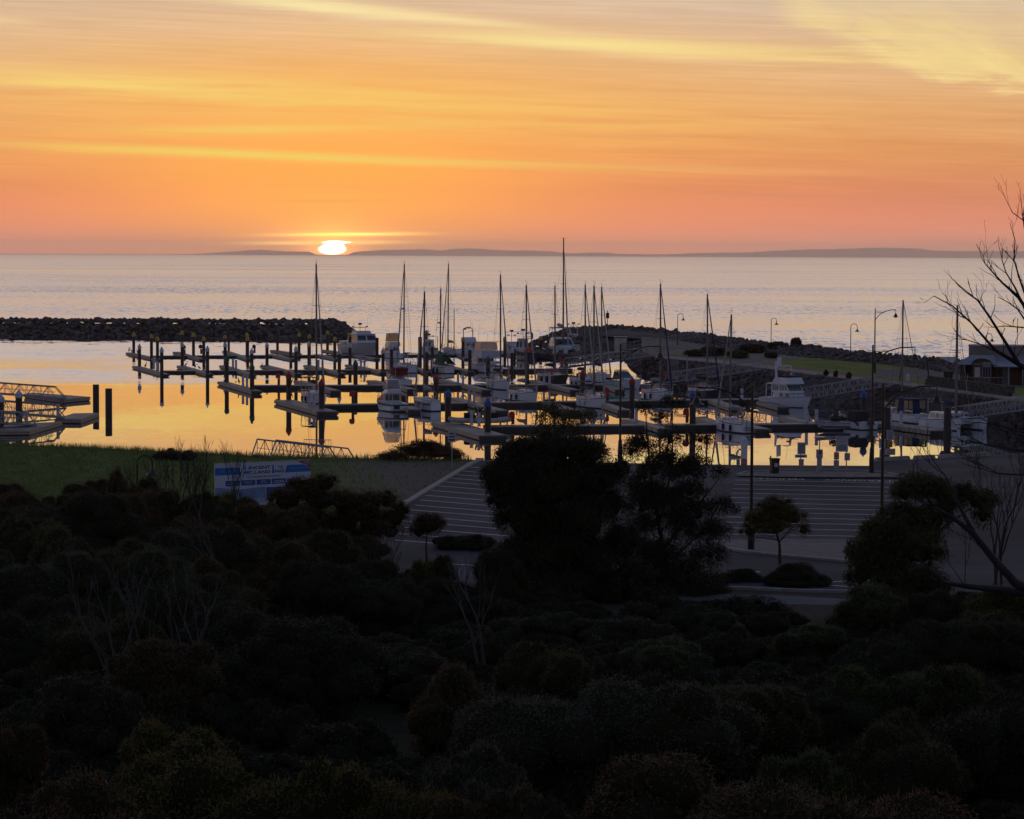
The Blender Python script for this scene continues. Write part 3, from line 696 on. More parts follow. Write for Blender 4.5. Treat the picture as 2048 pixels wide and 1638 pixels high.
# small pontoons and their gangways at the left
def square_pontoon(label, pix):
    P = [G(x, y, DK) for x, y in pix]; c = sum(P, Vector()) / 4
    t = thing('square_pontoon', label, 'pontoon', (c.x, c.y, 0), 0, 'small square pontoons')
    poly = [(p.x - c.x, p.y - c.y) for p in P]
    b = MB(); b.prism(poly, .30, DK); b.build('deck', mm('concrete'), t)
    b = MB(); b.prism([(x * .985, y * .985) for x, y in poly], -.4, .30); b.build('floats', mm('dark'), t)
    b = MB()
    for i in range(4):
        a, e = Vector((*poly[i], 0)), Vector((*poly[(i + 1) % 4], 0)); d = e - a; m = (a + e) / 2; ang = math.atan2(d.y, d.x); n = Vector((d.y, -d.x, 0)).normalized()
        if n.dot(m) < 0: n = -n
        m = m + n * .04
        for zz in (.34, .16): b.box((m.x, m.y, zz), (d.length, .07, .13), ang)
    b.build('fender', mm('timber'), t)
    return t
square_pontoon('farthest small pontoon at the foot of the long gangway', [(49, 788), (64, 785), (180, 793.5), (126, 799)])
square_pontoon('middle small pontoon beside the bare pile', [(110, 837.5), (147, 826.5), (197, 825.5), (161, 838.5)])
square_pontoon('nearest small pontoon, carrying a white-capped pile', [(-30, 862), (22, 848), (123, 843), (58, 861)])
gangway('long gangway leading in from the frame edge to the farthest small pontoon', gp(-130, 778, 1.6), gp(132, 797, DK + .1), 1.5, 1.2, 16, 'gangways to the small pontoons')
gangway('gangway dropping to the middle small pontoon', gp(-120, 815, 1.5), gp(128, 835, DK + .1), 1.5, 1.15, 16, 'gangways to the small pontoons')
gangway('short gangway dropping to the nearest small pontoon', gp(-170, 835, 1.6), gp(66, 850, DK + .1), 1.5, 1.1, 16, 'gangways to the small pontoons')
gangway('white gangway rising over the grassy bank behind the billboard', gp(522, 913, NZ + .1), Vector((DP(700, 900, G(522, 913, NZ).y + 7.5).x, G(522, 913, NZ).y + 7.5, .75)), 1.6, 1.25, 10, 'gangways to the small pontoons')
# hoop rails beside it
a, c = G(608, 913, NZ - .3), G(662, 914, NZ - .3)
t = thing('hoop_rail', 'tall white barred gate frame standing on the bank behind the gangway', 'railing', a); d = c - a; b = MB()
b.tube([(0, 0, 0), (0, 0, 1.25), d + Vector((0, 0, 1.25)), d], .03, 5)
for k in range(1, 10): b.tube([d * (k / 10.0), d * (k / 10.0) + Vector((0, 0, 1.25))], .014, 4)
b.build('bar_frame', mm('alu'), t)
# landing shelter and mesh gate at the gangways
def landing_gate(label, px, py, z, w, h):
    p = G(px, py, z); k = thing('landing_gate', label, 'gate', p)
    b = MB()
    for x in (-w / 2, w / 2): b.box((x, 0, h / 2), (.12, .12, h))
    b.box((0, 0, h - .08), (w + .1, .14, .14)); b.build('gate_frame', mm('alu'), k)
    b = MB()
    for i in range(12): b.box((-w / 2 + w * (i + .5) / 12 * .55, .02, h * .45), (.035, .03, h * .8))
    b.box((-w * .22, .02, h * .85), (w * .55, .05, .06)); b.box((-w * .22, .02, h * .08), (w * .55, .05, .06)); b.build('door', mm('alu'), k)
    return k
landing_gate('pale mesh gate at the foot of the middle gangway', 1355, 760, DK + .3, 2.4, 3.2)
p = G(1241, 706, DK); k = thing('glazed_shelter', 'small pale glazed booth at the end of the farthest gangway', 'shelter', p); b = MB()
for x in (-1.0, -.15, .3, 1.0): b.box((x, 0, 1.3), (.10, .10, 2.6)); b.box((x, .9, 1.3), (.10, .10, 2.6))
b.box((0, .45, 2.66), (2.3, 1.2, .10)); b.build('frame', mm('alu'), k)
gm = bpy.data.materials.new('frosted_glass'); gm.use_nodes = True; q = gm.node_tree.nodes['Principled BSDF']; q.inputs['Base Color'].default_value = (.8, .72, .62, 1); q.inputs['Alpha'].default_value = .5; q.inputs['Roughness'].default_value = .4
b = MB(); b.box((.0, .05, 1.35), (1.9, .02, 2.2)); b.build('pane', gm, k); b = MB(); b.box((0, .85, 1.35), (1.9, .02, 2.2)); b.build('pane', gm, k)

# dock furniture
def pedestal_proto():
    b = MB(); b.box((0, 0, .5), (.30, .30, 1.0)); b.box((0, 0, .04), (.4, .4, .08)); o = b.build('power_pedestal', mm('white')); b = MB(); b.box((0, 0, 1.06), (.34, .34, .12), taper=.8); b.box((0, -.155, .72), (.2, .02, .25)); b.build('cap', mat('pedestal_head', (.32, .36, .45), .4), o)
    return o
PED = [('far', 'second farthest', [(308, 738), (314.5, 740), (466, 736), (472, 738), (637, 738), (645, 740), (722, 735.5), (729, 737.5)]), ('middle', 'middle', [(486, 772), (494, 774), (916, 767), (926, 768.5), (1088, 767), (1099, 768)]),
       ('d', 'second nearest', [(619, 809), (628, 811), (937.5, 804), (948, 805.5), (1484, 799.5)]), ('e', 'nearest', [(943, 850), (958, 853), (1272.5, 843), (1613, 845), (1633, 845.5), (1781, 846), (1802, 849)])]
pp = None
for _, row, lst in PED:
    for i, (x, y) in enumerate(lst):
        if pp is None: pp = o = pedestal_proto()
        else: o = copy_tree(pp)
        o.location = G(x, y, DK + .012); o.scale = (.95, .95, 1.15)
        tag(o, '%s white power pedestal from the left on the %s pontoon row' % (ORD[i], row), 'pedestal', 'white power pedestals on the pontoons')
for i, (x, y) in enumerate([(116, 834), (53, 850)]):
    o = copy_tree(pp); o.location = G(x, y, DK + .012); tag(o, ['white power pedestal on the middle small pontoon', 'white power pedestal on the nearest small pontoon'][i], 'pedestal', 'white power pedestals on the pontoons')
def safety_post(x, y, ytop, style, label):
    p = G(x, y, DK); h = H + ray(x, ytop).z / ray(x, ytop).y * p.y - DK
    k = thing('safety_post', label, 'safety post', p, 0, 'lifebuoy and extinguisher posts'); b = MB(); b.tube([(0, 0, 0), (0, 0, h - .3)], .05, 6); b.build('post', mm('alu'), k)
    if style == 'ring':
        b = MB(); r = .36; b.tube([(math.cos(a) * r, 0, h - .4 + math.sin(a) * r) for a in np.linspace(0, 2 * math.pi, 17)], .07, 6, cap=False); b.build('lifebuoy', mat('buoy_dull', (.22, .14, .11), .6), k)
    else:
        b = MB(); pts = [(-.29, -.34), (.29, -.34), (.29, 0)] + [(.29 * math.cos(a), .29 * math.sin(a)) for a in np.linspace(.3, math.pi - .3, 7)] + [(-.29, 0)]
        b.extr([(x_, z_ + h - .36) for x_, z_ in pts], (0, -.08, 0), (1, 0, 0), (0, 0, 1), (0, .16, 0)); b.build('buoy_housing', mm('red') if style == 'red' else mm('dark'), k)
        b = MB(); b.box((.1, 0, .42), (.30, .22, .8)); b.build('extinguisher_box', mat('box_maroon', (.14, .02, .02), .5), k)
for a in [(368, 709, 689, 'dark', 'dark round lifebuoy housing on a post at the second far finger'), (401, 708, 688, 'dark', 'dark round lifebuoy housing beside a yellow-capped far pile'), (508, 706.5, 688, 'dark', 'dark round lifebuoy housing with red box on the farthest pontoon'),
          (556, 770, 745, 'red', 'red lifebuoy housing on the empty part of the middle pontoon'), (704, 807, 780, 'red', 'dull red lifebuoy housing beside the white sloop on the pontoon'), (1023.5, 849, 821, 'red', 'bright red lifebuoy housing behind the tree top'), (1372, 846, 815, 'red', 'red lifebuoy housing beside the fourth lamp head and blue-capped pile'),
          (728, 734, 714, 'ring', 'open ring lifebuoy on a post between white pedestals of a far row'), (927, 767, 745, 'ring', 'open ring lifebuoy standing near the big clear-curtained cruiser'), (851, 768, 744, 'red', 'red lifebuoy housing behind the mast of the near sloop'), (1121, 736, 712, 'red', 'red lifebuoy housing at the foot of a gangway'),
          (1332, 768, 741, 'red', 'red lifebuoy housing beside the mesh gate'), (1014, 768, 742, 'red', 'red lifebuoy housing between two sloops on the middle row'), (1213, 802, 774, 'red', 'red lifebuoy housing at the bow of a white sloop')]: safety_post(*a)
# seabirds resting on the outer fingers
def bird_proto():
    secs = [[(0 + r * math.cos(a), y, z + r * 1.05 * math.sin(a)) for a in np.linspace(0, 2 * math.pi, 8, endpoint=False)] for y, z, r in [(-.30, .16, .02), (-.18, .24, .08), (0, .34, .13), (.10, .46, .11), (.15, .60, .05), (.17, .70, .045), (.22, .76, .06), (.28, .75, .035), (.40, .73, .01)]]
    b = MB(); b.loft(secs); b.tube([(-.05, 0, 0), (-.05, .02, .28)], .02, 4); b.tube([(.05, 0, 0), (.05, .02, .28)], .02, 4); return b.build('cormorant', mat('bird_feathers', (.015, .014, .014), .7), smooth=True)
bp_ = None
for i, (x, y, wh) in enumerate([(258, 704.5, 'at the outer tip of the farthest finger'), (263, 705.5, 'beside another bird at the farthest finger tip'), (275, 708.5, 'on the farthest finger next to the end pile'), (291, 735.5, 'on the finger beside two white pedestals'), (372, 733.5, 'on the second white-piled finger, outer end'), (390, 737, 'halfway along the second white-piled finger'),
        (398, 739.5, 'nearest the walkway on the second white-piled finger'), (478, 768, 'on the green-piled finger by the pedestals'), (522, 737.5, 'on the walkway of the second farthest row'), (583, 769, 'on the middle walkway beside a red-capped pile')]):
    o = bp_ = bird_proto() if bp_ is None else copy_tree(bp_); o.location = G(x, y, DK + .01); o.rotation_euler = (0, 0, i * 1.3); tag(o, 'dark cormorant perched ' + wh, 'bird', 'cormorants on the pontoons')

# ================================================================ boats
def glass_mat():
    return mat('boat_glass', (0.018, 0.022, 0.028), 0.08, var=0.05, spec=0.6)
def vinyl_mat(name='clear_vinyl', col=(0.75, 0.62, 0.5), alpha=.42):
    if name in MATS: return MATS[name]
    m = bpy.data.materials.new(name); m.use_nodes = True; MATS[name] = m; q = m.node_tree.nodes['Principled BSDF']
    q.inputs['Base Color'].default_value = (*col, 1); q.inputs['Alpha'].default_value = alpha; q.inputs['Roughness'].default_value = .25; return m
gel = mat('gelcoat_white', (0.58, 0.59, 0.63), 0.32, var=0.05, scale=.6)
gelc = mat('gelcoat_cream', (0.62, 0.58, 0.50), 0.35, var=0.06, scale=.6)
navy = mat('hull_navy', (0.012, 0.015, 0.045), 0.25, var=.1)
darkhull = mat('hull_black_brown', (0.022, 0.016, 0.016), 0.35, var=.15)
rubm = mat('rub_rail_dark', (.03, .028, .03), .6)
anti = mat('antifouling', (0.02, 0.025, 0.05), 0.7)
deckm = mat('deck_nonskid', (0.52, 0.52, 0.52), 0.7, var=.08)
sparm = mat('spar', (0.14, 0.13, 0.13), 0.45, .3, var=.1)
rigm = mat('rigging_wire', (0.10, 0.09, 0.09), 0.5)
bluec = mat('canvas_navy', (0.015, 0.022, 0.075), .85)
blackc = mat('canvas_black', (0.012, 0.012, 0.016), .85)
greenc = mat('canvas_green', (0.020, 0.075, 0.055), .85)
redc = mat('canvas_maroon', (0.16, 0.015, 0.022), .85)
sailc = mat('sail_grey', (0.30, 0.29, 0.28), .9)
tanc = mat('canvas_tan', (0.34, 0.24, 0.15), .85)
orange = mat('buoy_orange', (0.75, 0.10, 0.01), .5)
steel = mat('stainless', (0.45, 0.45, 0.47), .25, .7, var=.1)

def hull_shape(L, B, fs, fb, draft, ts=.75, p=2.0, rake=.10, n=15, bow_w=0.02):
    def half(t):
        if t < .42: return B / 2 * (ts + (1 - ts) * math.sin(math.pi / 2 * t / .42))
        u = (t - .42) / .58; return B / 2 * max(bow_w, 1 - u ** p)
    def sheer(t): return fs + (fb - fs) * t ** 1.6 - .12 * math.sin(math.pi * t) * (fb - fs)
    return half, sheer
def hull_parts(t_, L, B, fs, fb, draft, hm, ts=.75, p=2.0, rake=.10, y0=0.0, stripe=None, dm=None, n=16, trans=.0, name='hull'):
    half, sheer = hull_shape(L, B, fs, fb, draft, ts, p)
    secs, dk, st0 = [], [], []
    for i in range(n + 1):
        t = i / n; w = half(t); z = sheer(t); x = -L / 2 + t * L; lift = max(0, (t - .6) / .4) ** 2
        dr = draft * (1 - lift) * min(1, .6 + t)
        def X(zz): return x + rake * L * t ** 4 * max(0, (zz) / max(z, .1)) - trans * (1 - t) ** 6 * (zz / max(z, .1)) * L
        sec = []
        for s in (1, -1):
            pts = [(w, z), (w * .985, z * .62), (w * (.94 - .22 * lift), z * .22), (w * (.80 - .35 * lift), -dr * .35), (w * .30, -dr * .85)]
            if s < 0: pts = pts[::-1]
            sec += [(X(zz), y0 + s * yy, zz) for yy, zz in pts]
            if s > 0: sec.append((X(-dr), y0, -dr))
        secs.append(sec); dk.append([(X(z), y0 + w * .97, z - .03), (X(z), y0, z + .04 + w * .03), (X(z), y0 - w * .97, z - .03)])
        st0.append([(X(z * .72), w * 1.002, z * .72), (X(z * .88), w * 1.006, z * .88)])
    b = MB(); b.loft(secs); h = b.build(name, hm, t_, smooth=False)
    b = MB(); b.loft(dk, closed=False); b.build('deck', dm or deckm, t_)
    b = MB(); bw = []
    for i in range(n):
        sec = secs[i]; a_, c_ = Vector(sec[2]), Vector(sec[3]); f = [max(0, min(1, (zz - a_.z) / (c_.z - a_.z))) for zz in (.11, -.03)]
        bw.append([a_.lerp(c_, k) + Vector((0, .014, 0)) for k in f])
    b.loft([[tuple(v) for v in q] for q in bw], closed=False); b.loft([[(v.x, 2 * y0 - v.y, v.z) for v in q] for q in bw], closed=False)
    q = bw[0]; b.add([(q[0].x - .014, q[0].y, q[0].z), (q[1].x - .014, q[1].y, q[1].z), (q[1].x - .014, 2 * y0 - q[1].y, q[1].z), (q[0].x - .014, 2 * y0 - q[0].y, q[0].z)], [(0, 1, 2, 3)]); b.build('boot_stripe', anti, h)
    b = MB()
    for k in (0, -1): b.tube([(q[k][0], y0 + (q[k][1] - y0) * 1.01, q[k][2] - .02) for q in secs], .035, 4)
    b.build('rub_rail', rubm, h)
    if stripe:
        b = MB()
        for s in (1, -1): b.loft([[(q[0], y0 + s * (q[1] + .012), q[2]) for q in sec] for sec in st0[:-1]], closed=False)
        w0, z0 = half(0), sheer(0)
        b.add([(secs[0][0][0] - .012 - (-L / 2 - secs[0][0][0]) * 0, y, z) for y, z in ((-w0, z0 * .72), (w0, z0 * .72), (w0, z0 * .88), (-w0, z0 * .88))], [(0, 1, 2, 3)])
        b.build('stripe', stripe, h)
    return half, sheer
class House:
    """cabin block: bottom rectangle to a smaller top rectangle, raked at both ends"""
    def __init__(s, x0, x1, w0, w1, z0, z1, rb=.1, rf=.4, y0=0):
        s.B = [(x0, -w0), (x1, -w0), (x1, w0), (x0, w0)]; s.T = [(x0 + rb, -w1), (x1 - rf, -w1), (x1 - rf, w1), (x0 + rb, w1)]; s.z0, s.z1, s.y0 = z0, z1, y0
        s.v = [Vector((x, y + y0, z0)) for x, y in s.B] + [Vector((x, y + y0, z1)) for x, y in s.T]
    def solid(s, b): return b.add(s.v, [(3, 2, 1, 0), (4, 5, 6, 7), (0, 1, 5, 4), (1, 2, 6, 5), (2, 3, 7, 6), (3, 0, 4, 7)])
    def roof(s, b, over=.12, th=.08):
        v = s.v[4:]; c = sum(v, Vector()) / 4; q = [c + (p - c) * (1 + over) for p in v]
        return b.add(q + [p + Vector((0, 0, th)) for p in q], [(3, 2, 1, 0), (4, 5, 6, 7), (0, 1, 5, 4), (1, 2, 6, 5), (2, 3, 7, 6), (3, 0, 4, 7)])
    def pane(s, b, side, g0, g1, f0, f1, out=.02):
        i, j = {'r': (0, 1), 'f': (1, 2), 'l': (3, 2), 'b': (0, 3)}[side]
        a0, a1, c0, c1 = s.v[i], s.v[j], s.v[i + 4], s.v[j + 4]
        def P(g, f): return a0.lerp(a1, g).lerp(c0.lerp(c1, g), f)
        q = [P(g0, f0), P(g1, f0), P(g1, f1), P(g0, f1)]
        n = (q[1] - q[0]).cross(q[3] - q[0]).normalized(); c = sum(s.v, Vector()) / 8
        if n.dot(q[0] - c) < 0: n = -n
        q0 = [p + n * (out - .03) for p in q]; q1 = [p + n * out for p in q]
        b.add(q0 + q1, [(3, 2, 1, 0), (4, 5, 6, 7), (0, 1, 5, 4), (1, 2, 6, 5), (2, 3, 7, 6), (3, 0, 4, 7)])
    def frame(s, b, r=.04):
        for i in range(4): b.tube([s.v[i], s.v[i + 4]], r, 5); b.tube([s.v[4 + i], s.v[4 + (i + 1) % 4]], r, 5)
def rail(b, half, sheer, L, t0, t1, h=.6, n=9, rake=.1, inset=.93, mid=True):
    for s in (1, -1):
        top = []
        for i in range(n + 1):
            t = t0 + (t1 - t0) * i / n; x = -L / 2 + t * L + rake * L * t ** 4; y = s * half(t) * inset; z = sheer(t)
            top.append((x, y, z + h)); b.tube([(x, y, z), (x, y, z + h)], .016, 4)
        b.tube(top, .016, 4)
        if mid: b.tube([(q[0], q[1], q[2] - h * .5) for q in top], .010, 3)
    if t1 > .97: b.tube([top[-1], (top[-1][0], -top[-1][1], top[-1][2])], .016, 4)
def boat_pose(x0, x1, ywl, bow, delta=None):
    cx = (x0 + x1) / 2; p = G(cx, ywl, 0); az = math.degrees(math.atan2(p.x, p.y))
    d = 22.0 + az if delta is None else delta
    w = (x1 - x0) / ppm(p); return cx, p, az, d, w
def boat_root(name, label, cat, x0, x1, ywl, bow, L, d, az, group='boats moored in the marina'):
    cx = (x0 + x1) / 2; p0 = G(cx, ywl, 0); Dc = p0.y + L / 2 * abs(math.cos(R(d))) * .8
    q = ray(cx, ywl); p = Vector((q.x / q.y * Dc, Dc, 0))
    a = R(az - d) if bow == 'away' else R(az - d + 180)              # azimuth of the bow, clockwise from +Y
    t = thing(name, label, cat, p, math.pi / 2 - a, group); return t, p
YMIN = 5.8
def yacht(label, x0, x1, ywl, bow, ytop, hm=gel, delta=None, br=.36, dodger=None, cover=sailc, genoa=True, stripe=None, cabin=gel, boomdir=0.0, arch=False, wind=True, tarp=None, mizzen=None, name='sailing_yacht', mast_t=.58, extra=None, radar=False):
    cx, p, az, d, w = boat_pose(x0, x1, ywl, bow, delta)
    L_ = w / (abs(math.sin(R(d))) + br * math.cos(R(d))); B = br * L_
    L_ = min(max(L_, YMIN if delta is None else 5.4), 15)
    t, p = boat_root(name, label, 'yacht', x0, x1, ywl, bow, L_, d, az)
    fs, fb = .78 + .012 * L_, 1.05 + .03 * L_
    half, sheer = hull_parts(t, L_, B, fs, fb, .55, hm, ts=.62, p=2.2, rake=.06, stripe=stripe, trans=-.03)
    # coachroof with rounded front, windows as a part
    c = House(-L_ * .08, L_ * .26, B * .30, B * .22, fs + .05, fs + .52, .05, L_ * .10); b = MB(); c.solid(b); h = b.build('coachroof', cabin, t)
    b = MB()
    for sd in 'rl':
        for g in (.12, .36, .6): c.pane(b, sd, g, g + .17, .38, .72)
    b.build('window', glass_mat(), h)
    b = MB(); k = -L_ * .08                                          # cockpit coaming and wheel
    for s in (1, -1): b.box((-L_ * .27, s * B * .29, fs + .16), (L_ * .36, .16, .34))
    b.box((-L_ * .45, 0, fs + .12), (.2, B * .5, .26)); b.build('cockpit_coaming', cabin, t)
    b = MB(); b.tube([(-L_ * .34, math.cos(a) * .42, fs + .85 + math.sin(a) * .42) for a in np.linspace(0, 2 * math.pi, 13)], .025, 4, cap=False); b.tube([(-L_ * .34, 0, fs), (-L_ * .33, 0, fs + .85)], .06, 5); b.build('steering_wheel', steel, t)
    b = MB()
    for s in (1, -1):
        for tt in (.52, .60, .68): yy = half(tt) * .975; b.box((-L_ / 2 + tt * L_, s * yy, sheer(tt) * .72), (.20, .05, .07))
    b.build('portlight', glass_mat(), h)
    for s in (1, -1):
        for tt in (.28, .5): b = MB(); b.lathe([(.03, -.34), (.11, -.28), (.11, .2), (.03, .3)], (-L_ / 2 + tt * L_, s * (half(tt) + .10), sheer(tt) * .55), 8); b.build('fender', bluec if (int(x0) % 2) else gelc, t)
    if cover is not sailc or arch:
        b = MB(); bx = -L_ * .30; bw = B * .36; b.loft([[(bx - .9, bw * c_, fs + 1.75 + .16 * (1 - c_ * c_)) for c_ in np.linspace(-1, 1, 7)], [(bx + .9, bw * c_, fs + 1.85 + .16 * (1 - c_ * c_)) for c_ in np.linspace(-1, 1, 7)]], closed=False)
        for s in (1, -1): b.tube([(bx - .9, s * bw, fs + 1.75), (bx, s * bw, fs + .3), (bx + .9, s * bw, fs + 1.85)], .02, 4)
        b.build('bimini', cover if cover is not sailc else blackc, t)
    # mast, boom and rig
    mx = -L_ / 2 + mast_t * L_; wp = t.matrix_basis @ Vector((mx, 0, 0)); r = ray(cx, ytop); zt = H + r.z / r.y * wp.y
    b = MB(); b.tube([(mx, 0, fs + .4), (mx - .01 * zt, 0, zt)], [.11, .075], 7)
    b.build('mast', sparm, t)
    b = MB()
    for f in ((.5,) if zt < 12 else (.38, .68)):
        z = fs + (zt - fs) * f; b.tube([(mx - .1, -B * .30 * (1.15 - f * .5), z), (mx, 0, z + .05), (mx - .1, B * .30 * (1.15 - f * .5), z)], .03, 4)
    b.build('spreaders', sparm, t)
    bl = L_ * .40; zb = fs + 1.25; bo = boomdir
    E = (mx - bl * math.cos(bo), bl * math.sin(bo), zb + .12)
    b = MB(); b.tube([(mx - .1, 0, zb), E], .065, 6); b.build('boom', sparm, t)
    b = MB(); b.tube([(mx - .12, 0, zb + .62), (mx - .25, 0, zb + .25), (mx - bl * .5, E[1] * .5, zb + .27), (E[0] + .2, E[1] * .95, E[2] + .13)], [.06, .21, .19, .09], 8); b.build('furled_mainsail', cover, t)
    b = MB(); top = Vector((mx - .01 * zt, 0, zt)); bowp = Vector((L_ / 2 + .02 * L_, 0, fb + .05)); st = Vector((-L_ * .49, 0, fs + .1)); g = .010
    zs = zt * .97
    b.tube([top, st], g, 3)
    for s in (1, -1):
        f = .5 if zt < 12 else .68; z = fs + (zt - fs) * f; sp = Vector((mx - .1, s * B * .30 * (1.15 - f * .5), z)); ch = Vector((mx - .25, s * B * .45, fs + .2))
        b.tube([top - Vector((0, 0, .3)), sp, ch], g, 3); b.tube([(mx, 0, z), ch + Vector((.3, 0, 0))], g, 3)
    b.tube([(mx, .05, fs + 1), (mx - .01 * zt, .08, zt - .2)], g, 3)
    b.build('rigging', rigm, t)
    if genoa:
        a = top + (bowp - top) * .05; b = MB(); b.tube([a, a.lerp(bowp, .5), bowp], [.035, .075, .10], 6); b.build('furled_genoa', sailc if genoa is True else genoa, t)
    else:
        b = MB(); b.tube([top, bowp], .011, 3); b.build('forestay', rigm, t)
    if wind:
        b = MB(); b.tube([(0, 0, 0), (0, 0, .45)], .012, 3); b.tube([(-.3, 0, .40), (.12, 0, .46)], .02, 3); b.tube([(.05, 0, .1), (.35, 0, .18), (.4, 0, .32)], .014, 3); o = b.build('wind_vane', rigm, t); o.location = top
    if radar:
        b = MB(); z = fs + (zt - fs) * .55; b.lathe([(.05, z), (.26, z + .03), (.26, z + .2), (.05, z + .24)], (mx + .35, 0, 0), 10); b.build('radar_dome', gel, t)
    b = MB(); rail(b, half, sheer, L_, .03, .99, .58, 9, .06); b.tube([(-L_ / 2 + .05, -half(0) * .9, fs), (-L_ / 2, -half(0) * .9, fs + .65), (-L_ / 2, half(0) * .9, fs + .65), (-L_ / 2 + .05, half(0) * .9, fs)], .018, 4); b.build('guard_rail', steel, t)
    if dodger:
        x1_ = -L_ * .02; W_ = B * .30; z0 = fs + .45; arcs = []
        for xx, zz in ((-.6, .62), (-.05, .66), (.42, .10)):
            arcs.append([(x1_ + xx, W_ * math.cos(a) * 1.1, z0 + zz * math.sin(a) ** .7) for a in np.linspace(.02, math.pi - .02, 9)])
        b = MB(); b.loft(arcs[:2], closed=False); b.build('dodger_canopy', dodger, t)
        b = MB(); b.loft(arcs[1:], closed=False); b.build('dodger_screen', vinyl_mat(), t)
    if arch:
        b = MB(); b.tube([(-L_ * .46, -B * .33, fs), (-L_ * .46, -B * .33, fs + 1.9), (-L_ * .46, B * .33, fs + 1.9), (-L_ * .46, B * .33, fs)], .035, 5); b.box((-L_ * .46, 0, fs + 1.97), (.5, B * .6, .05)); b.build('stern_arch', steel, t)
    if tarp:
        xs = [-L_ * .48, -L_ * .2, L_ * .1]; hz = [fs + 1.3, fs + 1.9, fs + 2.2]
        b = MB(); b.loft([[(x, B * .44, fs + .35), (x, B * .1, z - .15), (x, 0, z), (x, -B * .1, z - .15), (x, -B * .44, fs + .35)] for x, z in zip(xs, hz)], closed=False); b.build('boom_tent', tarp, t)
    if mizzen:
        mz = -L_ * .36; wp = t.matrix_basis @ Vector((mz, 0, 0)); r = ray(cx, mizzen); z2 = H + r.z / r.y * wp.y
        b = MB(); b.tube([(mz, 0, fs), (mz, 0, z2)], [.08, .055], 6); b.build('mizzen_mast', sparm, t)
    if extra: extra(t, L_, B, fs, fb)
    t.scale = (1.12, 1.12, 1); return t
def oval_transom(t, L_, B, fs, fb):
    b = MB(); w = B * .30; pts = [(w * math.cos(a), fs * .52 + fs * .40 * math.sin(a)) for a in np.linspace(0, 2 * math.pi, 20, endpoint=False)]
    b.extr(pts, (-L_ * .47 - .10, 0, 0), (0, 1, 0), (0, 0, 1), (.03, 0, 0)); b.build('transom_panel', gel, t)
def ladder(t, L_, B, fs, fb):
    b = MB(); x = -L_ * .5 - .12
    for y in (-.2, .2): b.tube([(x, y, .15), (x, y, fs + .5)], .02, 4)
    for z in (.3, .55, .8): b.tube([(x, -.2, z), (x, .2, z)], .02, 4)
    for z in (.35, .5, .62): b.box((x, 0, z), (.03, B * .5, .035))
    b.build('stern_ladder', blackc, t)
    b = MB(); b.tube([(-L_ * .44, .5 + math.cos(a) * .36, fs + 1.0 + math.sin(a) * .36) for a in np.linspace(0, 2 * math.pi, 15)], .07, 6, cap=False); b.build('horseshoe_buoy', mat('buoy_dull', (.22, .14, .11), .6), t)
def red_dinghy(t, L_, B, fs, fb):
    b = MB(); b.tube([(L_ * .02, -.5, fs + .62), (L_ * .06, 0, fs + .75), (L_ * .02, .5, fs + .62)], .22, 7); o = b.build('deck_float', mat('float_red', (.5, .03, .03), .5), t)
yacht('tall white sloop moored alone behind the red-capped outer finger, mast crossing the low sun glow', 601, 660, 808, 'near', 527, arch=True, cover=blackc, br=.38)
yacht('sloop with a tall mast and crosstrees behind the maroon-canopied boat', 782, 838, 746, 'away', 527, cover=sailc, arch=True, genoa=sailc, wind=True, radar=True)
yacht('small white sloop stern-on beside the blue-striped cruiser', 822, 880, 822, 'away', 583, cover=sailc, br=.36, stripe=bluec)
yacht('old double-ended yacht under a green boom tent with white oval transom', 857, 909, 747, 'away', 577, tarp=greenc, cover=greenc, extra=oval_transom, genoa=False, br=.42, hm=gelc, radar=True)
yacht('ketch with two masts hidden behind the green-tented yacht', 884, 912, 712, 'away', 527, mizzen=617, br=.34, cabin=gelc)
yacht('white sloop with clear spray hood beside a white-capped pile, near the middle gangway', 972, 1024, 780, 'near', 549, dodger=tanc, cover=blackc)
yacht('dark-hulled yacht with cream cabin and red float on deck', 1075, 1137, 767, 'near', 571, hm=darkhull, cabin=gelc, cover=blackc, extra=red_dinghy, genoa=False, br=.34, delta=34)
yacht('white sloop with grey covered boom just above the tall tree top', 1015, 1083, 804, 'near', 570, cover=sailc, br=.35, delta=26)
yacht('white sloop with tan spray hood moored behind a red-capped pile', 1139, 1195, 777, 'near', 569, dodger=blackc, cover=blackc)
yacht('pale yacht with navy boom cover half hidden behind the tan-hooded sloop', 1180, 1220, 766, 'near', 573, cover=bluec)
yacht('white sloop with dark-framed spray hood, bow-on beside the tall tree top', 1154, 1214, 817, 'near', 571, dodger=tanc, cover=bluec)
yacht('long white sloop with black spray hood and furled blue jib', 1281, 1352, 802, 'near', 567, dodger=blackc, cover=sailc, genoa=bluec, br=.34, delta=30)
yacht('navy-hulled yacht with tan pilot screen beside the hanging lamp head', 1377, 1443, 799, 'near', 588, hm=navy, dodger=tanc, cover=blackc, genoa=bluec, br=.34, delta=32)
yacht('small white sloop with stern ladder moored stern-on to the nearest pontoon', 1431, 1498, 866, 'away', 629, extra=ladder, cover=sailc, br=.42, genoa=sailc)

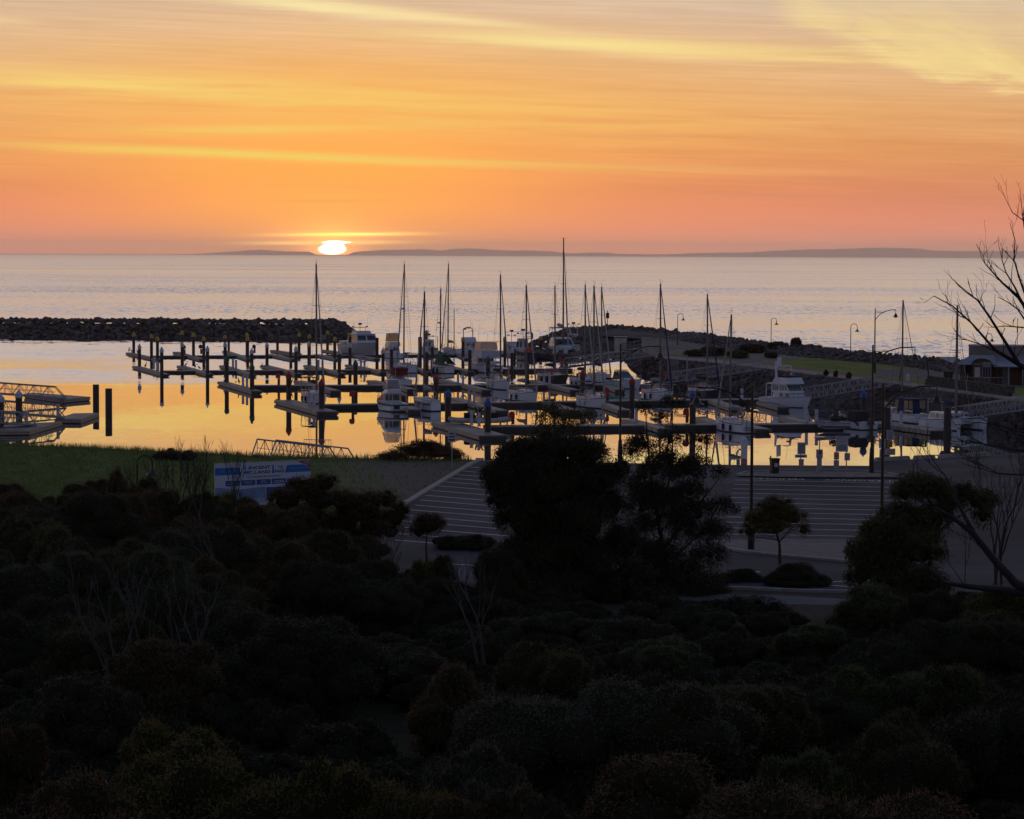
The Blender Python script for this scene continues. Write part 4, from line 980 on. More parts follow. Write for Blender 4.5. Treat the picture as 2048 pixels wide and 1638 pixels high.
# ---------------- motor boats
def motor(label, x0, x1, ywl, bow, build, name='motor_cruiser', br=.36, delta=None, hm=gel, fs=1.0, fb=1.6, ts=.88, p=2.4, stripe=None, rails=True, cat='motor boat', Lmin=4.6, zs=.80, xs=1.2):
    cx, p_, az, d, w = boat_pose(x0, x1, ywl, bow, delta)
    L_ = max(Lmin, w / (abs(math.sin(R(d))) + br * math.cos(R(d)))); B = br * L_
    t, pos = boat_root(name, label, cat, x0, x1, ywl, bow, L_, d, az)
    half, sheer = hull_parts(t, L_, B, fs, fb, .5, hm, ts=ts, p=p, rake=.10, stripe=stripe)
    if rails: b = MB(); rail(b, half, sheer, L_, .45, .99, .6, 8); b.build('bow_rail', steel, t)
    build(t, L_, B, fs, fb); t.scale = (xs, xs, zs); return t
def cabin(t, L_, B, x0, x1, w, z0, z1, rb, rf, m=gel, side=((.06, .3), (.36, .62), (.68, .92)), front=((.06, .47), (.53, .94)), back=None, f=(.38, .84), roof=True, nm='cabin', gm=None):
    h = House(x0 * L_, x1 * L_, w * B, w * B * .88, z0, z1, rb, rf); b = MB(); h.solid(b); c = b.build(nm, m, t)
    gm = gm or glass_mat()
    for sd, lst in (('r', side), ('l', side), ('f', front), ('b', back or ())):
        for g0, g1 in lst:
            b = MB(); h.pane(b, sd, g0, g1, *f); b.build('window', gm, c)
    if roof: b = MB(); h.roof(b); b.build('roof', m, c)
    return h, c
def curtain(t, h, m=None, fm=steel, f=(.05, .95)):
    b = MB(); h.frame(b, .03); c = b.build('canopy_frame', fm, t)
    for sd in 'rlfb':
        b = MB(); h.pane(b, sd, .03, .97, *f, out=.0); b.build('curtain', m or vinyl_mat(), c)
    return c
def mast_gear(t, x, z, w=.9, h=1.2, arms=True):
    b = MB(); b.tube([(x, 0, z), (x, 0, z + h)], .035, 5); b.tube([(x, -w / 2, z + h * .55), (x, w / 2, z + h * .55)], .03, 4); b.build('signal_mast', mm('black'), t)
    b = MB(); b.box((x, 0, z + h), (.35, .42, .4)); b.build('radar', mm('black'), t)
    b = MB()
    for s in (-1, 1): b.box((x, s * w / 2, z + h * .55 + .12), (.2, .26, .22))
    b.build('floodlights', mm('black'), t)
def aerials(t, pts):
    b = MB()
    for x, y, z, h in pts: b.tube([(x, y, z), (x - .12 * h, y, z + h)], .014, 3)
    b.build('aerials', rigm, t)
def tv_arch(t, x, w, z0, z1, m=gel, r=.07):
    b = MB(); b.tube([(x, -w, z0), (x - .1, -w * .98, z1 - .3), (x - .15, -w * .8, z1), (x - .15, w * .8, z1), (x - .1, w * .98, z1 - .3), (x, w, z0)], r, 6); b.build('radar_arch', m, t)

def launch(t, L_, B, fs, fb):
    cabin(t, L_, B, -.16, .26, .40, fs + .05, fs + 2.2, .3, .9, side=((.05, .24), (.28, .5), (.54, .95)), f=(.42, .88))
    cabin(t, L_, B, -.10, .12, .28, fs + 2.28, fs + 2.75, .2, .3, side=(), front=(), nm='upper_deck')
    b = MB(); b.tube([(-.1 * L_, -.9, fs + 2.7), (-.05 * L_, -.9, fs + 3.5), (-.05 * L_, .9, fs + 3.5), (-.1 * L_, .9, fs + 2.7)], .05, 5); b.build('gantry', gel, t)
    mast_gear(t, -.05 * L_, fs + 2.75, 2.0, 1.5); aerials(t, [(0, -1, fs + 2.7, 2.2), (.3, .9, fs + 2.7, 2.8)])
    b = MB(); b.box((-.36 * L_, 0, fs + .35), (.22 * L_, B * .8, .5)); b.build('aft_deck_box', gel, t)
    b = MB(); b.tube([(.02, B * .47, fs * .8), (.35, B * .48, fs * .8 - .3)], .18, 6); b.build('fender', mm('black'), t)
motor('large grey launch with long window band and radar gantry by the breakwater end', 679, 766, 710, 'near', launch, 'motor_launch', fs=2.0, fb=2.7, hm=mat('hull_grey', (.38, .37, .38), .4, var=.08))
def fly_cream(t, L_, B, fs, fb):
    cabin(t, L_, B, -.25, .18, .40, fs, fs + 1.35, .15, .6, back=((.08, .3), (.36, .64), (.7, .92)))
    b = MB(); House(-.28 * L_, .08 * L_, .40 * B, .36 * B, fs + 1.48, fs + 2.25, .0, .35).solid(b); b.build('flybridge', gel, t)
    curtain(t, House(-.22 * L_, .05 * L_, .36 * B, .34 * B, fs + 2.25, fs + 3.9, .1, .3), vinyl_mat('amber_glow_vinyl', (.8, .42, .18), .55), tanc)  # clear curtains; the amber base colour paints in the bright sky behind
    b = MB(); House(-.24 * L_, .04 * L_, .38 * B, .34 * B, fs + 3.88, fs + 4.0, 0, .3).solid(b); b.build('bimini', tanc, t)
motor('flybridge cruiser with amber sky-glow-coloured flybridge curtains left of two crossed mast lines', 760, 805, 717, 'away', fly_cream, 'flybridge_cruiser', hm=gel, br=.40)
def maroon(t, L_, B, fs, fb):
    cabin(t, L_, B, -.10, .28, .38, fs, fs + .75, .1, .8)
    curtain(t, House(-.30 * L_, .05 * L_, .40 * B, .38 * B, fs, fs + 1.7, .05, .4), redc, steel, (.35, .98))
    b = MB(); House(-.32 * L_, .05 * L_, .42 * B, .36 * B, fs + 1.66, fs + 1.85, .1, .3).solid(b); b.build('bimini', redc, t)
motor('white motor boat with a maroon canopy on the middle pontoon row', 767, 821, 771, 'away', maroon, fs=.95, fb=1.4)
def blue_cruiser(t, L_, B, fs, fb):
    cabin(t, L_, B, -.14, .30, .40, fs, fs + 1.15, .05, 1.3, back=((.06, .47), (.53, .94)), f=(.25, .9))
    b = MB(); House(-.22 * L_, .06 * L_, .36 * B, .30 * B, fs + 1.2, fs + 1.75, .0, .6).solid(b); b.build('flybridge', gel, t)
    h = House(-.22 * L_, .04 * L_, .32 * B, .26 * B, fs + 1.75, fs + 3.0, .25, .45); curtain(t, h, vinyl_mat('smoke_vinyl', (.3, .3, .34), .35), steel); b = MB(); h.roof(b, .06, .07); b.build('hardtop', gel, t)
    b = MB(); h = House(-.40 * L_, -.14 * L_, .42 * B, .38 * B, fs - .02, fs + 1.3, .02, 0); h.frame(b, .03); b.build('cockpit_frame', steel, t)
    b = MB(); b.box((-.53 * L_, 0, .32), (.08 * L_, B * .74, .07)); b.build('swim_platform', deckm, t)
    b = MB(); b.box((-.505 * L_, .25, fs * .55), (.05, B * .28, fs * .5)); b.build('transom_door', glass_mat(), t)
motor('white flybridge cruiser with a dark blue hull stripe, stern towards the viewer', 747, 813, 823, 'away', blue_cruiser, 'flybridge_cruiser', br=.40, fs=1.1, fb=1.5, stripe=bluec)
def fish_white(t, L_, B, fs, fb):
    cabin(t, L_, B, -.10, .16, .34, fs, fs + 2.1, .1, .25, back=((.08, .3), (.38, .62), (.7, .92)))
    b = MB(); b.tube([(-.30 * L_, -.36 * B, fs), (-.30 * L_, -.36 * B, fs + 2.9), (-.30 * L_, .36 * B, fs + 2.9), (-.30 * L_, .36 * B, fs)], .05, 5); b.tube([(-.30 * L_, -.36 * B, fs + 2.9), (.02 * L_, -.2 * B, fs + 2.9)], .04, 4); b.tube([(-.30 * L_, .36 * B, fs + 2.9), (.02 * L_, .2 * B, fs + 2.9)], .04, 4); b.build('work_gantry', gel, t)
    mast_gear(t, 0, fs + 2.2, 1.2, 1.0)
    b = MB(); b.box((-.34 * L_, 0, fs + .3), (.2 * L_, B * .6, .55)); b.build('fish_bin', tanc, t)
motor('small white fishing boat with wheelhouse and net gantry between bare piles', 836, 879, 713, 'away', fish_white, 'fishing_boat', br=.40, fs=1.2, fb=1.8, cat='fishing boat')
def arch_cruiser(t, L_, B, fs, fb):
    cabin(t, L_, B, -.14, .24, .40, fs, fs + 1.5, .1, 1.0)
    b = MB(); House(-.18 * L_, .10 * L_, .36 * B, .34 * B, fs + 1.62, fs + 2.5, .05, .4).solid(b); b.build('flybridge', gel, t)
    tv_arch(t, -.08 * L_, .30 * B, fs + 2.3, fs + 4.3, steel); b = MB(); b.box((-.09 * L_, 0, fs + 4.5), (.3, .7, .16)); b.tube([(-.09 * L_, 0, fs + 4.3), (-.09 * L_, 0, fs + 4.6)], .05, 5); b.build('radar', mm('black'), t)
    b = MB(); b.box((-.09 * L_, -.22 * B, fs + 4.15), (.35, .3, .3)); b.build('horn_box', mm('black'), t); aerials(t, [(-.1 * L_, .2 * B, fs + 4.3, 2.0), (-.1 * L_, .3 * B, fs + 4, 1.6)])
motor('white cruiser with a tall tubular radar arch, bow pointing away from the far pontoon', 912, 966, 715, 'near', arch_cruiser, 'flybridge_cruiser', br=.36, fs=1.5, fb=2.3)
def sportfisher(t, L_, B, fs, fb):
    cabin(t, L_, B, -.16, .22, .40, fs, fs + 1.25, .05, 1.0, back=((.05, .46), (.52, .95)))
    h = House(-.36 * L_, .06 * L_, .40 * B, .40 * B, fs + 1.3, fs + 2.5, -.25, .5); b = MB(); h.solid(b); b.build('flybridge', mat('hull_pale_blue', (.50, .54, .62), .4, var=.05), t)
    h = House(-.30 * L_, .04 * L_, .37 * B, .34 * B, fs + 2.5, fs + 4.0, .1, .35); curtain(t, h, vinyl_mat('peach_glow_vinyl', (.82, .52, .40), .6), tanc); b = MB(); h.roof(b, .08, .08); b.build('hardtop', gel, t)  # peach in the clear vinyl is sky glow put into its colour
    b = MB(); h = House(-.46 * L_, -.16 * L_, .43 * B, .42 * B, fs, fs + 1.2, 0, 0); h.frame(b, .04); b.build('cockpit_frame', steel, t)
    aerials(t, [(-.1 * L_, .3 * B, fs + 4, 3.0), (-.2 * L_, -.3 * B, fs + 4, 2.4), (-.3 * L_, .1 * B, fs + 4, 1.6)])
    b = MB(); b.box((-.47 * L_, -.1 * B, fs + .5), (.6, 1.3, .5)); b.build('tender', gel, t)
motor('big sport fishing cruiser with peach sky-glow-coloured clear curtains above a broad pale blue flybridge', 928, 1002, 745, 'away', sportfisher, 'sport_cruiser', br=.40, fs=1.3, fb=2.2)
def work_navy(t, L_, B, fs, fb):
    cabin(t, L_, B, .04, .30, .36, fs, fs + 2.4, .1, .4, back=((.1, .4), (.6, .9)))
    b = MB(); b.box((0, 0, fs + 2.6), (.3 * L_, B * .7, .14)); b.build('roof_deck', gel, t)
    mast_gear(t, .10 * L_, fs + 2.6, 1.5, 1.7); b = MB(); b.tube([(-.1 * L_, -.9, fs + 2.6), (-.1 * L_, -.9, fs + 3.5), (-.02 * L_, -.9, fs + 3.8)], .16, 6); b.build('exhaust_stack', mm('black'), t)
    tv_arch(t, -.2 * L_, .34 * B, fs, fs + 3.0, gel, .06); aerials(t, [(0, .9, fs + 2.6, 2.6), (.5, -.9, fs + 2.6, 2)])
    b = MB()
    for k, (y, z) in enumerate([(.12, .25), (.28, .35), (.2, .62), (-.05, .55)]): b.lathe([(.05, -.3), (.26, -.2), (.32, 0), (.26, .2), (.05, .32)], (-.40 * L_, y * B, fs + z), 9)
    b.build('orange_floats', orange, t)
    b = MB(); b.box((-.36 * L_, -.22 * B, fs + .45), (.10 * L_, .8, .8)); b.build('fish_bin', mat('bin_violet', (.05, .045, .15), .6), t)
motor('dark navy fishing boat with a heap of orange floats on its stern', 1027, 1070, 722, 'away', work_navy, 'fishing_boat', hm=navy, br=.42, fs=1.7, fb=2.4, cat='fishing boat')
def work_grey(t, L_, B, fs, fb):
    cabin(t, L_, B, -.1, .2, .36, fs, fs + 1.7, .1, .3); b = MB(); b.box((-.3 * L_, 0, fs + .5), (.25 * L_, B * .8, .8)); b.build('net_bin', tanc, t)
    mast_gear(t, 0, fs + 1.8, 1.0, 2.2)
motor('small workboat with stacked bins tucked left of the navy fishing boat', 1012, 1034, 712, 'away', work_grey, 'fishing_boat', br=.42, fs=1.1, fb=1.6, cat='fishing boat')
def express(t, L_, B, fs, fb):
    cabin(t, L_, B, .02, .34, .36, fs + .1, fs + .62, .1, 1.4, side=((.1, .4),), front=())
    h = House(-.24 * L_, .14 * L_, .40 * B, .33 * B, fs + .25, fs + 1.65, .2, 1.1); curtain(t, h, mat('screen_blue', (.05, .075, .10), .12), gel, (.06, .92)); b = MB(); h.roof(b, .04, .10); b.build('hardtop', mat('canopy_pale', (.45, .47, .52), .6), t)
    b = MB(); b.box((-.42 * L_, 0, fs + .3), (.12 * L_, B * .8, .3)); b.build('aft_canopy', blackc, t)
motor('low white express cruiser with a rounded blue screen in front of the rock bank', 1214, 1285, 778, 'near', express, 'express_cruiser', br=.38, delta=36, fs=1.1, fb=1.6)
def big_fly(t, L_, B, fs, fb):
    cabin(t, L_, B, -.18, .30, .40, fs, fs + 1.0, .1, .6, side=((.42, .60), (.78, .95)), front=(), nm='lower_cabin', roof=False, f=(.3, .85))
    cabin(t, L_, B, -.20, .24, .39, fs + .9, fs + 2.2, .05, .55, side=((.06, .16), (.18, .28), (.30, .42), (.50, .62), (.66, .80), (.84, .96)), front=((.06, .34), (.37, .63), (.66, .94)), f=(.25, .88), gm=mat('screen_teal', (.10, .16, .19), .12))
    b = MB(); House(-.12 * L_, .24 * L_, .38 * B, .35 * B, fs + 2.28, fs + 3.3, .2, .35).solid(b); b.build('flybridge', gel, t)
    b = MB(); b.box((.05 * L_, 0, fs + 3.42), (.26 * L_, .72 * B, .28)); b.build('flybridge_cover', bluec, t)
    b = MB()
    for s in (1, -1): b.extr([(-.20 * L_, fs + 2.3), (.0, fs + 2.3), (-.06 * L_, fs + 3.4), (-.09 * L_, fs + 5.0), (-.12 * L_, fs + 5.0), (-.11 * L_, fs + 3.3)], (0, s * B * .37 - .04, 0), (1, 0, 0), (0, 0, 1), (0, .08, 0))
    b.box((-.105 * L_, 0, fs + 4.98), (.04 * L_, B * .74, .10)); b.build('radar_mast', gel, t)
    b = MB(); b.box((-.10 * L_, -.2 * B, fs + 5.7), (.28, .3, 1.3)); b.build('aerial_pod', gel, t)
    b = MB(); b.box((-.26 * L_, 0, fs + 2.25), (.16 * L_, .78 * B, .09)); b.build('aft_roof', gel, t)
    b = MB()
    for s in (1, -1): b.tube([(-.34 * L_, s * .38 * B, fs), (-.33 * L_, s * .38 * B, fs + 2.2)], .05, 5); b.tube([(-.2 * L_, s * .38 * B, fs), (-.2 * L_, s * .38 * B, fs + 2.2)], .05, 5)
    b.build('roof_posts', gel, t)
    aerials(t, [(-.1 * L_, .25 * B, fs + 5, 2.2)]); b = MB(); b.lathe([(.05, 0), (.22, .05), (.22, .3), (.05, .36)], (.0, .1 * B, fs + 3.9), 8); b.build('red_float', mm('red'), t)
    b = MB(); b.box((.05 * L_, B * .49, .12), (1.2, .3, .22)); b.build('fender', gel, t)
motor('large white flybridge motor yacht with pale wheelhouse and navy bridge cover by the rock bank', 1524, 1624, 815, 'near', big_fly, 'flybridge_yacht', br=.42, delta=40, zs=.70, fs=1.35, fb=1.85, p=2.8)
def runabout(t, L_, B, fs, fb):
    h = House(-.30 * L_, .12 * L_, .42 * B, .30 * B, fs - .05, fs + 1.25, .35, .5); b = MB(); h.solid(b); b.build('cockpit_cover', blackc, t)
    b = MB(); h.pane(b, 'f', .05, .95, .1, .8); b.build('windscreen', vinyl_mat(), t)
    b = MB(); b.box((-.56 * L_, 0, fs + .15), (.42, .46, .75), taper=.8); b.box((-.56 * L_, 0, fs - .6), (.2, .14, 1.0)); b.build('outboard_motor', mm('black'), t)
motor('small runabout under a black cover with outboard motor tilted up', 1680, 1741, 859, 'away', runabout, 'runabout', br=.40, fs=.9, fb=1.25, Lmin=4.5)
def mk_mast(t, x, label_unused=None): pass
def blue_cabin(t, L_, B, fs, fb):
    h = House(-.30 * L_, .12 * L_, .40 * B, .37 * B, fs, fs + 1.7, .1, .3); curtain(t, h, tanc, bluec, (.4, .95)); b = MB(); h.roof(b, .10, .10); b.build('blue_roof', bluec, t)
    for sd, g0, g1 in (('b', .35, .75), ('r', .3, .7), ('l', .3, .7)): b = MB(); h.pane(b, sd, g0, g1, .05, .95); b.build('side_panel', bluec, t)
    b = MB(); b.box((.28 * L_, 0, fs + .35), (.2 * L_, B * .5, .4)); b.build('fore_cabin', gel, t)
    x = .12 * L_; wp = t.matrix_basis @ Vector((x, 0, 0)); r = ray(1813, 600); z = (H + r.z / r.y * wp.y) / .85
    b = MB(); b.tube([(x, 0, fs), (x, 0, z)], [.1, .07], 6); b.build('mast', sparm, t)
    b = MB(); b.tube([(x, 0, z), (L_ * .52, 0, fb)], .012, 3); b.tube([(x, 0, z), (x - .3, B * .45, fs)], .012, 3); b.tube([(x, 0, z), (x - .3, -B * .45, fs)], .012, 3); b.tube([(x, 0, z), (-L_ * .49, 0, fs)], .03, 4); b.tube([(x, -.7, z * .68), (x, .7, z * .68)], .03, 4); b.build('rigging', rigm, t)
motor('white motor sailer with navy canvas cabin and curtained windows next to the catamaran', 1758, 1866, 846, 'away', blue_cabin, 'motor_sailer', br=.36, zs=.85, xs=1.1, fs=1.0, fb=1.5)
# ---------------- catamarans
def catamaran(label, x0, x1, ywl, bow, ytop, big, delta, zs=1.0):
    cx, p_, az, d, w = boat_pose(x0, x1, ywl, bow, delta)
    br = .52; L_ = w / (abs(math.sin(R(d))) + br * math.cos(R(d))); B = br * L_
    t, pos = boat_root('catamaran', label, 'catamaran', x0, x1, ywl, bow, L_, d, az)
    fs, fb = (1.5, 1.9) if big else (.85, 1.3)
    for s in (1, -1): hull_parts(t, L_, B * .24, fs, fb, .4, gel, ts=.8, p=2.4, rake=.03, y0=s * B * .37, name='hull')
    b = MB(); b.box((-.06 * L_, 0, fs - .12), (L_ * .62, B * .56, .35)); b.build('bridge_deck', gel, t)
    if big:
        h = House(-.26 * L_, .20 * L_, .38 * B, .30 * B, fs, fs + 1.35, .2, 1.9); b = MB(); h.solid(b); c = b.build('saloon', gel, t)
        b = MB(); h.pane(b, 'f', .06, .94, .25, .85); h.pane(b, 'r', .1, .9, .4, .8); h.pane(b, 'l', .1, .9, .4, .8); b.build('window_band', glass_mat(), c)
        h2 = House(-.32 * L_, .02 * L_, .34 * B, .30 * B, fs + 1.35, fs + 2.7, .2, .9); b = MB(); h2.frame(b, .05); b.build('helm_frame', gel, t); b = MB(); h2.roof(b, .08, .12); b.build('hardtop', gel, t)
    else:
        for s in (1, -1):
            h = House(-.30 * L_, .20 * L_, B * .15, B * .10, fs, fs + .75, .1, .8, y0=s * B * .27); b = MB(); h.solid(b); c = b.build('hull_cabin', gel, t)
            b = MB()
            for sd in 'rl':
                for g in (.1, .42, .72): h.pane(b, sd, g, g + .22, .3, .8)
            h.pane(b, 'f', .1, .9, .2, .8); b.build('window', glass_mat(), c)
        b = MB(); b.box((-.10 * L_, 0, fs + .55), (.36 * L_, B * .42, .3)); b.build('centre_cabin', gel, t)
        b = MB(); b.tube([(-.4 * L_, -.3 * B, fs), (-.4 * L_, -.3 * B, fs + 1.9), (-.4 * L_, .1 * B, fs + 1.9), (-.4 * L_, .1 * B, fs)], .04, 5); b.build('stern_frame', steel, t)
    mx = .06 * L_; wp = t.matrix_basis @ Vector((mx, 0, 0)); r = ray(cx, ytop); zt = (H + r.z / r.y * wp.y) / zs
    b = MB(); b.tube([(mx, 0, fs + .6), (mx, 0, zt)], [.16, .10], 7); b.build('mast', sparm, t)
    b = MB(); bl = L_ * .36; b.tube([(mx - .2, 0, fs + (3.0 if big else 1.6)), (mx - bl, 0, fs + (3.1 if big else 1.7))], [.2, .26], 7); b.build('furled_mainsail', sailc if big else bluec, t)
    b = MB(); bowp = Vector((L_ * .42, 0, fb)); top = Vector((mx, 0, zt)); a = top + (bowp - top) * .15; b.tube([a, a.lerp(bowp, .5), bowp], [.04, .12, .14] if big else [.02, .03, .03], 6)
    if big: a = top + (bowp - top) * .22; c_ = bowp + Vector((-1.2, .3, 0)); b.tube([a, a.lerp(c_, .5), c_], [.04, .11, .13], 6)
    b.build('furled_genoa', sailc, t)
    b = MB()
    for s in (1, -1): b.tube([(mx, 0, zt * .93), (mx - .8, s * B * .44, fs)], .013, 3); b.tube([(mx, 0, zt * .6), (mx - 1.2, s * B * .44, fs)], .013, 3)
    b.tube([(mx, -B * .1, zt * .62), (mx, B * .1, zt * .62)], .04, 4); b.tube([(mx, -.4, zt + .1), (mx, 0, zt), (mx, .4, zt + .15)], .02, 3); b.build('rigging', rigm, t)
    b = MB(); b.tube([(L_ * .47, -B * .37, fb), (L_ * .47, B * .37, fb)], .09, 6); b.build('cross_beam', steel, t)
    t.scale.z = zs; return t
catamaran('big sailing catamaran with the tallest mast in the marina', 1082, 1167, 718, 'near', 476, True, 14, 1.15)
catamaran('white cruising catamaran with navy boom cover, bows right beside a flat-topped pile', 1834, 1980, 861, 'near', 611, False, 30)
def beyond(t, L_, B, fs, fb):
    cabin(t, L_, B, -.2, .25, .4, fs, fs + 1.5, .1, .7); b = MB(); House(-.18 * L_, .1 * L_, .36 * B, .34 * B, fs + 1.6, fs + 2.7, -.1, .5).solid(b); b.build('flybridge', gel, t)
    tv_arch(t, -.1 * L_, .32 * B, fs + 2.6, fs + 4.4, gel, .06); mast_gear(t, -.1 * L_, fs + 4.3, 1.6, .7)
motor('white flybridge boat with radar arch hidden behind the big catamaran', 1124, 1164, 706, 'away', beyond, 'flybridge_cruiser', br=.4, fs=1.3, fb=2.0)
# ---------------- inflatables, dinghy and jet ski
def rib(label, px, py, L_, rz, group='inflatable boats on the nearest pontoon'):
    t = thing('inflatable_boat', label, 'inflatable boat', G(px, py, DK + .1), rz, group); r = .24; w = .62
    b = MB(); b.tube([(-L_ / 2, -w, r), (L_ * .25, -w, r + .03), (L_ * .43, -w * .55, r + .12), (L_ * .5, 0, r + .2), (L_ * .43, w * .55, r + .12), (L_ * .25, w, r + .03), (-L_ / 2, w, r)], r, 9); b.build('tube', mat('hypalon_grey', (.40, .38, .36), .6), t)
    b = MB(); b.box((-.05 * L_, 0, .16), (L_ * .8, 1.0, .2)); b.build('floor', blackc, t)
    b = MB(); b.tube([(-L_ * .30, -w, .3), (-L_ * .22, -w * .85, 1.5), (-L_ * .22, w * .85, 1.5), (-L_ * .30, w, .3)], .07, 6); b.tube([(-L_ * .44, -w, .3), (-L_ * .22, -w * .85, 1.5)], .05, 5); b.tube([(-L_ * .44, w, .3), (-L_ * .22, w * .85, 1.5)], .05, 5); b.build('roll_frame', mm('black'), t)
    b = MB(); b.box((.05 * L_, 0, .6), (.5, .5, .75)); b.box((-.12 * L_, 0, .5), (.4, .5, .5)); b.build('console', blackc, t)
    b = MB(); b.box((-.55 * L_, 0, .7), (.4, .42, .6), taper=.8); b.box((-.55 * L_, 0, .2), (.15, .12, .7)); b.build('outboard_motor', mm('black'), t)
rib('pale inflatable boat with black roll frame, leftmost of two on the dock end', 938, 846, 3.8, R(200)); rib('dark inflatable boat with black roll frame beside the blue-capped pile', 985, 846, 3.8, R(20))
t = thing('rowing_dinghy', 'small dinghy under a green cover on the second nearest row', 'dinghy', G(1230, 806, .0), R(10)); hull_parts(t, 3.6, 1.4, .55, .7, .15, gel, ts=.8); b = MB(); House(-1.6, 1.2, .62, .3, .55, .78, .3, .5).solid(b); b.build('cover', mat('cover_teal', (.01, .20, .13), .7), t)
t = thing('jet_ski', 'jet ski parked on a low floating dock next to the black-covered runabout', 'jet ski', G(1668, 854, .35), R(185)); hull_parts(t, 3.0, 1.15, .42, .6, .2, mat('ski_grey', (.35, .35, .38), .4), ts=.8)
b = MB(); b.box((-.4, 0, .72), (1.4, .36, .3)); b.build('seat', blackc, t); b = MB(); b.tube([(.45, 0, .6), (.35, 0, 1.0)], .07, 5); b.tube([(.3, -.4, 1.02), (.3, .4, 1.02)], .03, 5); b.build('handlebar', mm('black'), t)
t = thing('launching_frame', 'black tubular launching frame on the dock beside the jet ski', 'frame', G(1690, 852, DK)); b = MB(); b.tube([(-.9, 0, 0), (-1.1, 0, 1.0), (.9, 0, .55), (1.3, 0, 0)], .07, 6); b.tube([(-.9, 1.0, 0), (-1.1, 1.0, 1.0), (.9, 1.0, .55), (1.3, 1.0, 0)], .07, 6); b.tube([(-1.1, 0, 1.0), (-1.1, 1.0, 1.0)], .06, 5); b.build('frame', mm('black'), t)

# ================================================================ lamps, building, signs
def bell(b, x, z, r=.33, h=.40):
    b.lathe([(.03, z + h + .38), (.03, z + h), (.10, z + h - .02), (r * .42, z + h * .75), (r * .55, z + h * .45), (r * .72, z + h * .2), (r * 1.1, z + .02), (r * 1.12, z)], (x, 0, 0), 14)
globe = bpy.data.materials.new('lamp_globe'); globe.use_nodes = True; _n = globe.node_tree; _t = _n.nodes.new('ShaderNodeBsdfTranslucent'); _t.inputs[0].default_value = (.95, .88, .78, 1); _n.links.new(_t.outputs[0], _n.nodes['Material Output'].inputs[0])
def street_lamp(label, px, yb, ytop, side, z=NZ, reach=2.75):
    p = G(px, yb, z); hh = H + ray(px, ytop).z / ray(px, ytop).y * p.y - z
    t = thing('street_lamp', label, 'street lamp', p, 0, 'tall street lamps with curved arms'); s = side
    b = MB(); b.lathe([(.17, 0), (.17, .9), (.13, 1.6), (.085, 1.75), (.075, hh * .6), (.06, hh)], n=10); b.build('pole', mm('black'), t)
    b = MB(); z0 = hh - 1.30
    b.tube([(s * .05, 0, z0), (s * .5, 0, z0 + .55), (s * 1.1, 0, z0 + .92), (s * 1.8, 0, z0 + 1.13), (s * reach, 0, z0 + 1.17)], .045, 6)
    b.tube([(s * .04, 0, hh - .40), (s * .5, 0, hh - .45), (s * .9, 0, hh - .44), (s * 1.25, 0, hh - .32)], .03, 5); b.build('arm', mm('black'), t)
    b = MB(); bell(b, s * reach, hh - .98); hd = b.build('lamp_shade', mm('black'), t)
    b = MB(); b.lathe([(.05, hh - 1.10), (.17, hh - 1.06), (.21, hh - .98), (.2, hh - .90)], (s * reach, 0, 0), 12); b.build('globe', globe, hd, smooth=True)
    return t
street_lamp('tall black lamp by the far road, its small head high over the sea', 1749, 746, 617, 1, LZ, 2.45)
street_lamp('tall black lamp on the gravel island beside the ramp signs', 1743, 945, 690, 1, NZ + .1, 2.8)
street_lamp('tall black lamp rising out of the right-hand tree, arm over the catamaran', 1763, 1088, 766, 1, NZ, 2.7)
street_lamp('tall black lamp beside the small round tree, arm reaching towards the navy yacht', 1502, 1098, 770, -1, NZ + .02, 2.75)
street_lamp('tall black lamp behind the airy tree, arm towards the white sloop mast', 1240, 928, 688, 1, NZ, 2.75)
def goose_lamp(label, px, yb, ytop, z, lh=None):
    p = G(px, yb, z); hh = H + ray(px, ytop).z / ray(px, ytop).y * p.y - z
    t = thing('path_lamp', label, 'path lamp', p, 0, 'small gooseneck path lamps'); r = hh * .088
    b = MB(); b.lathe([(.10, 0), (.10, .5), (.06, .6), (.05, hh - r)], n=8); b.build('pole', mm('black'), t)
    b = MB(); b.tube([(r - r * math.cos(a), 0, hh - r + r * math.sin(a)) for a in np.linspace(0, math.pi, 11)] + [(2 * r, 0, hh - r * 1.5)], .04, 5); b.build('neck', mm('black'), t)
    b = MB(); k = hh - r * 1.5 - .42; b.lathe([(.05, k + .42), (.09, k + .30), (.12, k + .2), (.30, k + .06), (.34, k)], (2 * r, 0, 0), 10); b.build('lamp_shade', mm('black'), t); return t
goose_lamp('gooseneck path lamp nearest the headland beacon', 1355, 690, 627, LZ); goose_lamp('gooseneck path lamp behind the row of low shrubs', 1542, 696, 636, LZ)
goose_lamp('gooseneck path lamp at the corner of the far lawn', 1701, 720, 647.5, LZ); goose_lamp('gooseneck path lamp whose hook shows above the brick building', 1971, 737, 667, LZ)
goose_lamp('gooseneck path lamp on the near grass left of the billboard', 275, 1085, 911, NZ)
p = G(1215, 652, 3.4); t = thing('beacon', 'square navigation beacon on a post at the headland end', 'beacon', p); b = MB(); b.tube([(0, 0, -1), (0, 0, 1.5)], .07, 6); b.build('post', mm('black'), t); b = MB(); b.box((0, 0, 1.95), (.62, .5, 1.0)); b.lathe([(.08, 2.45), (.10, 2.75), (.02, 2.85)], n=8); b.build('beacon_box', mm('black'), t)
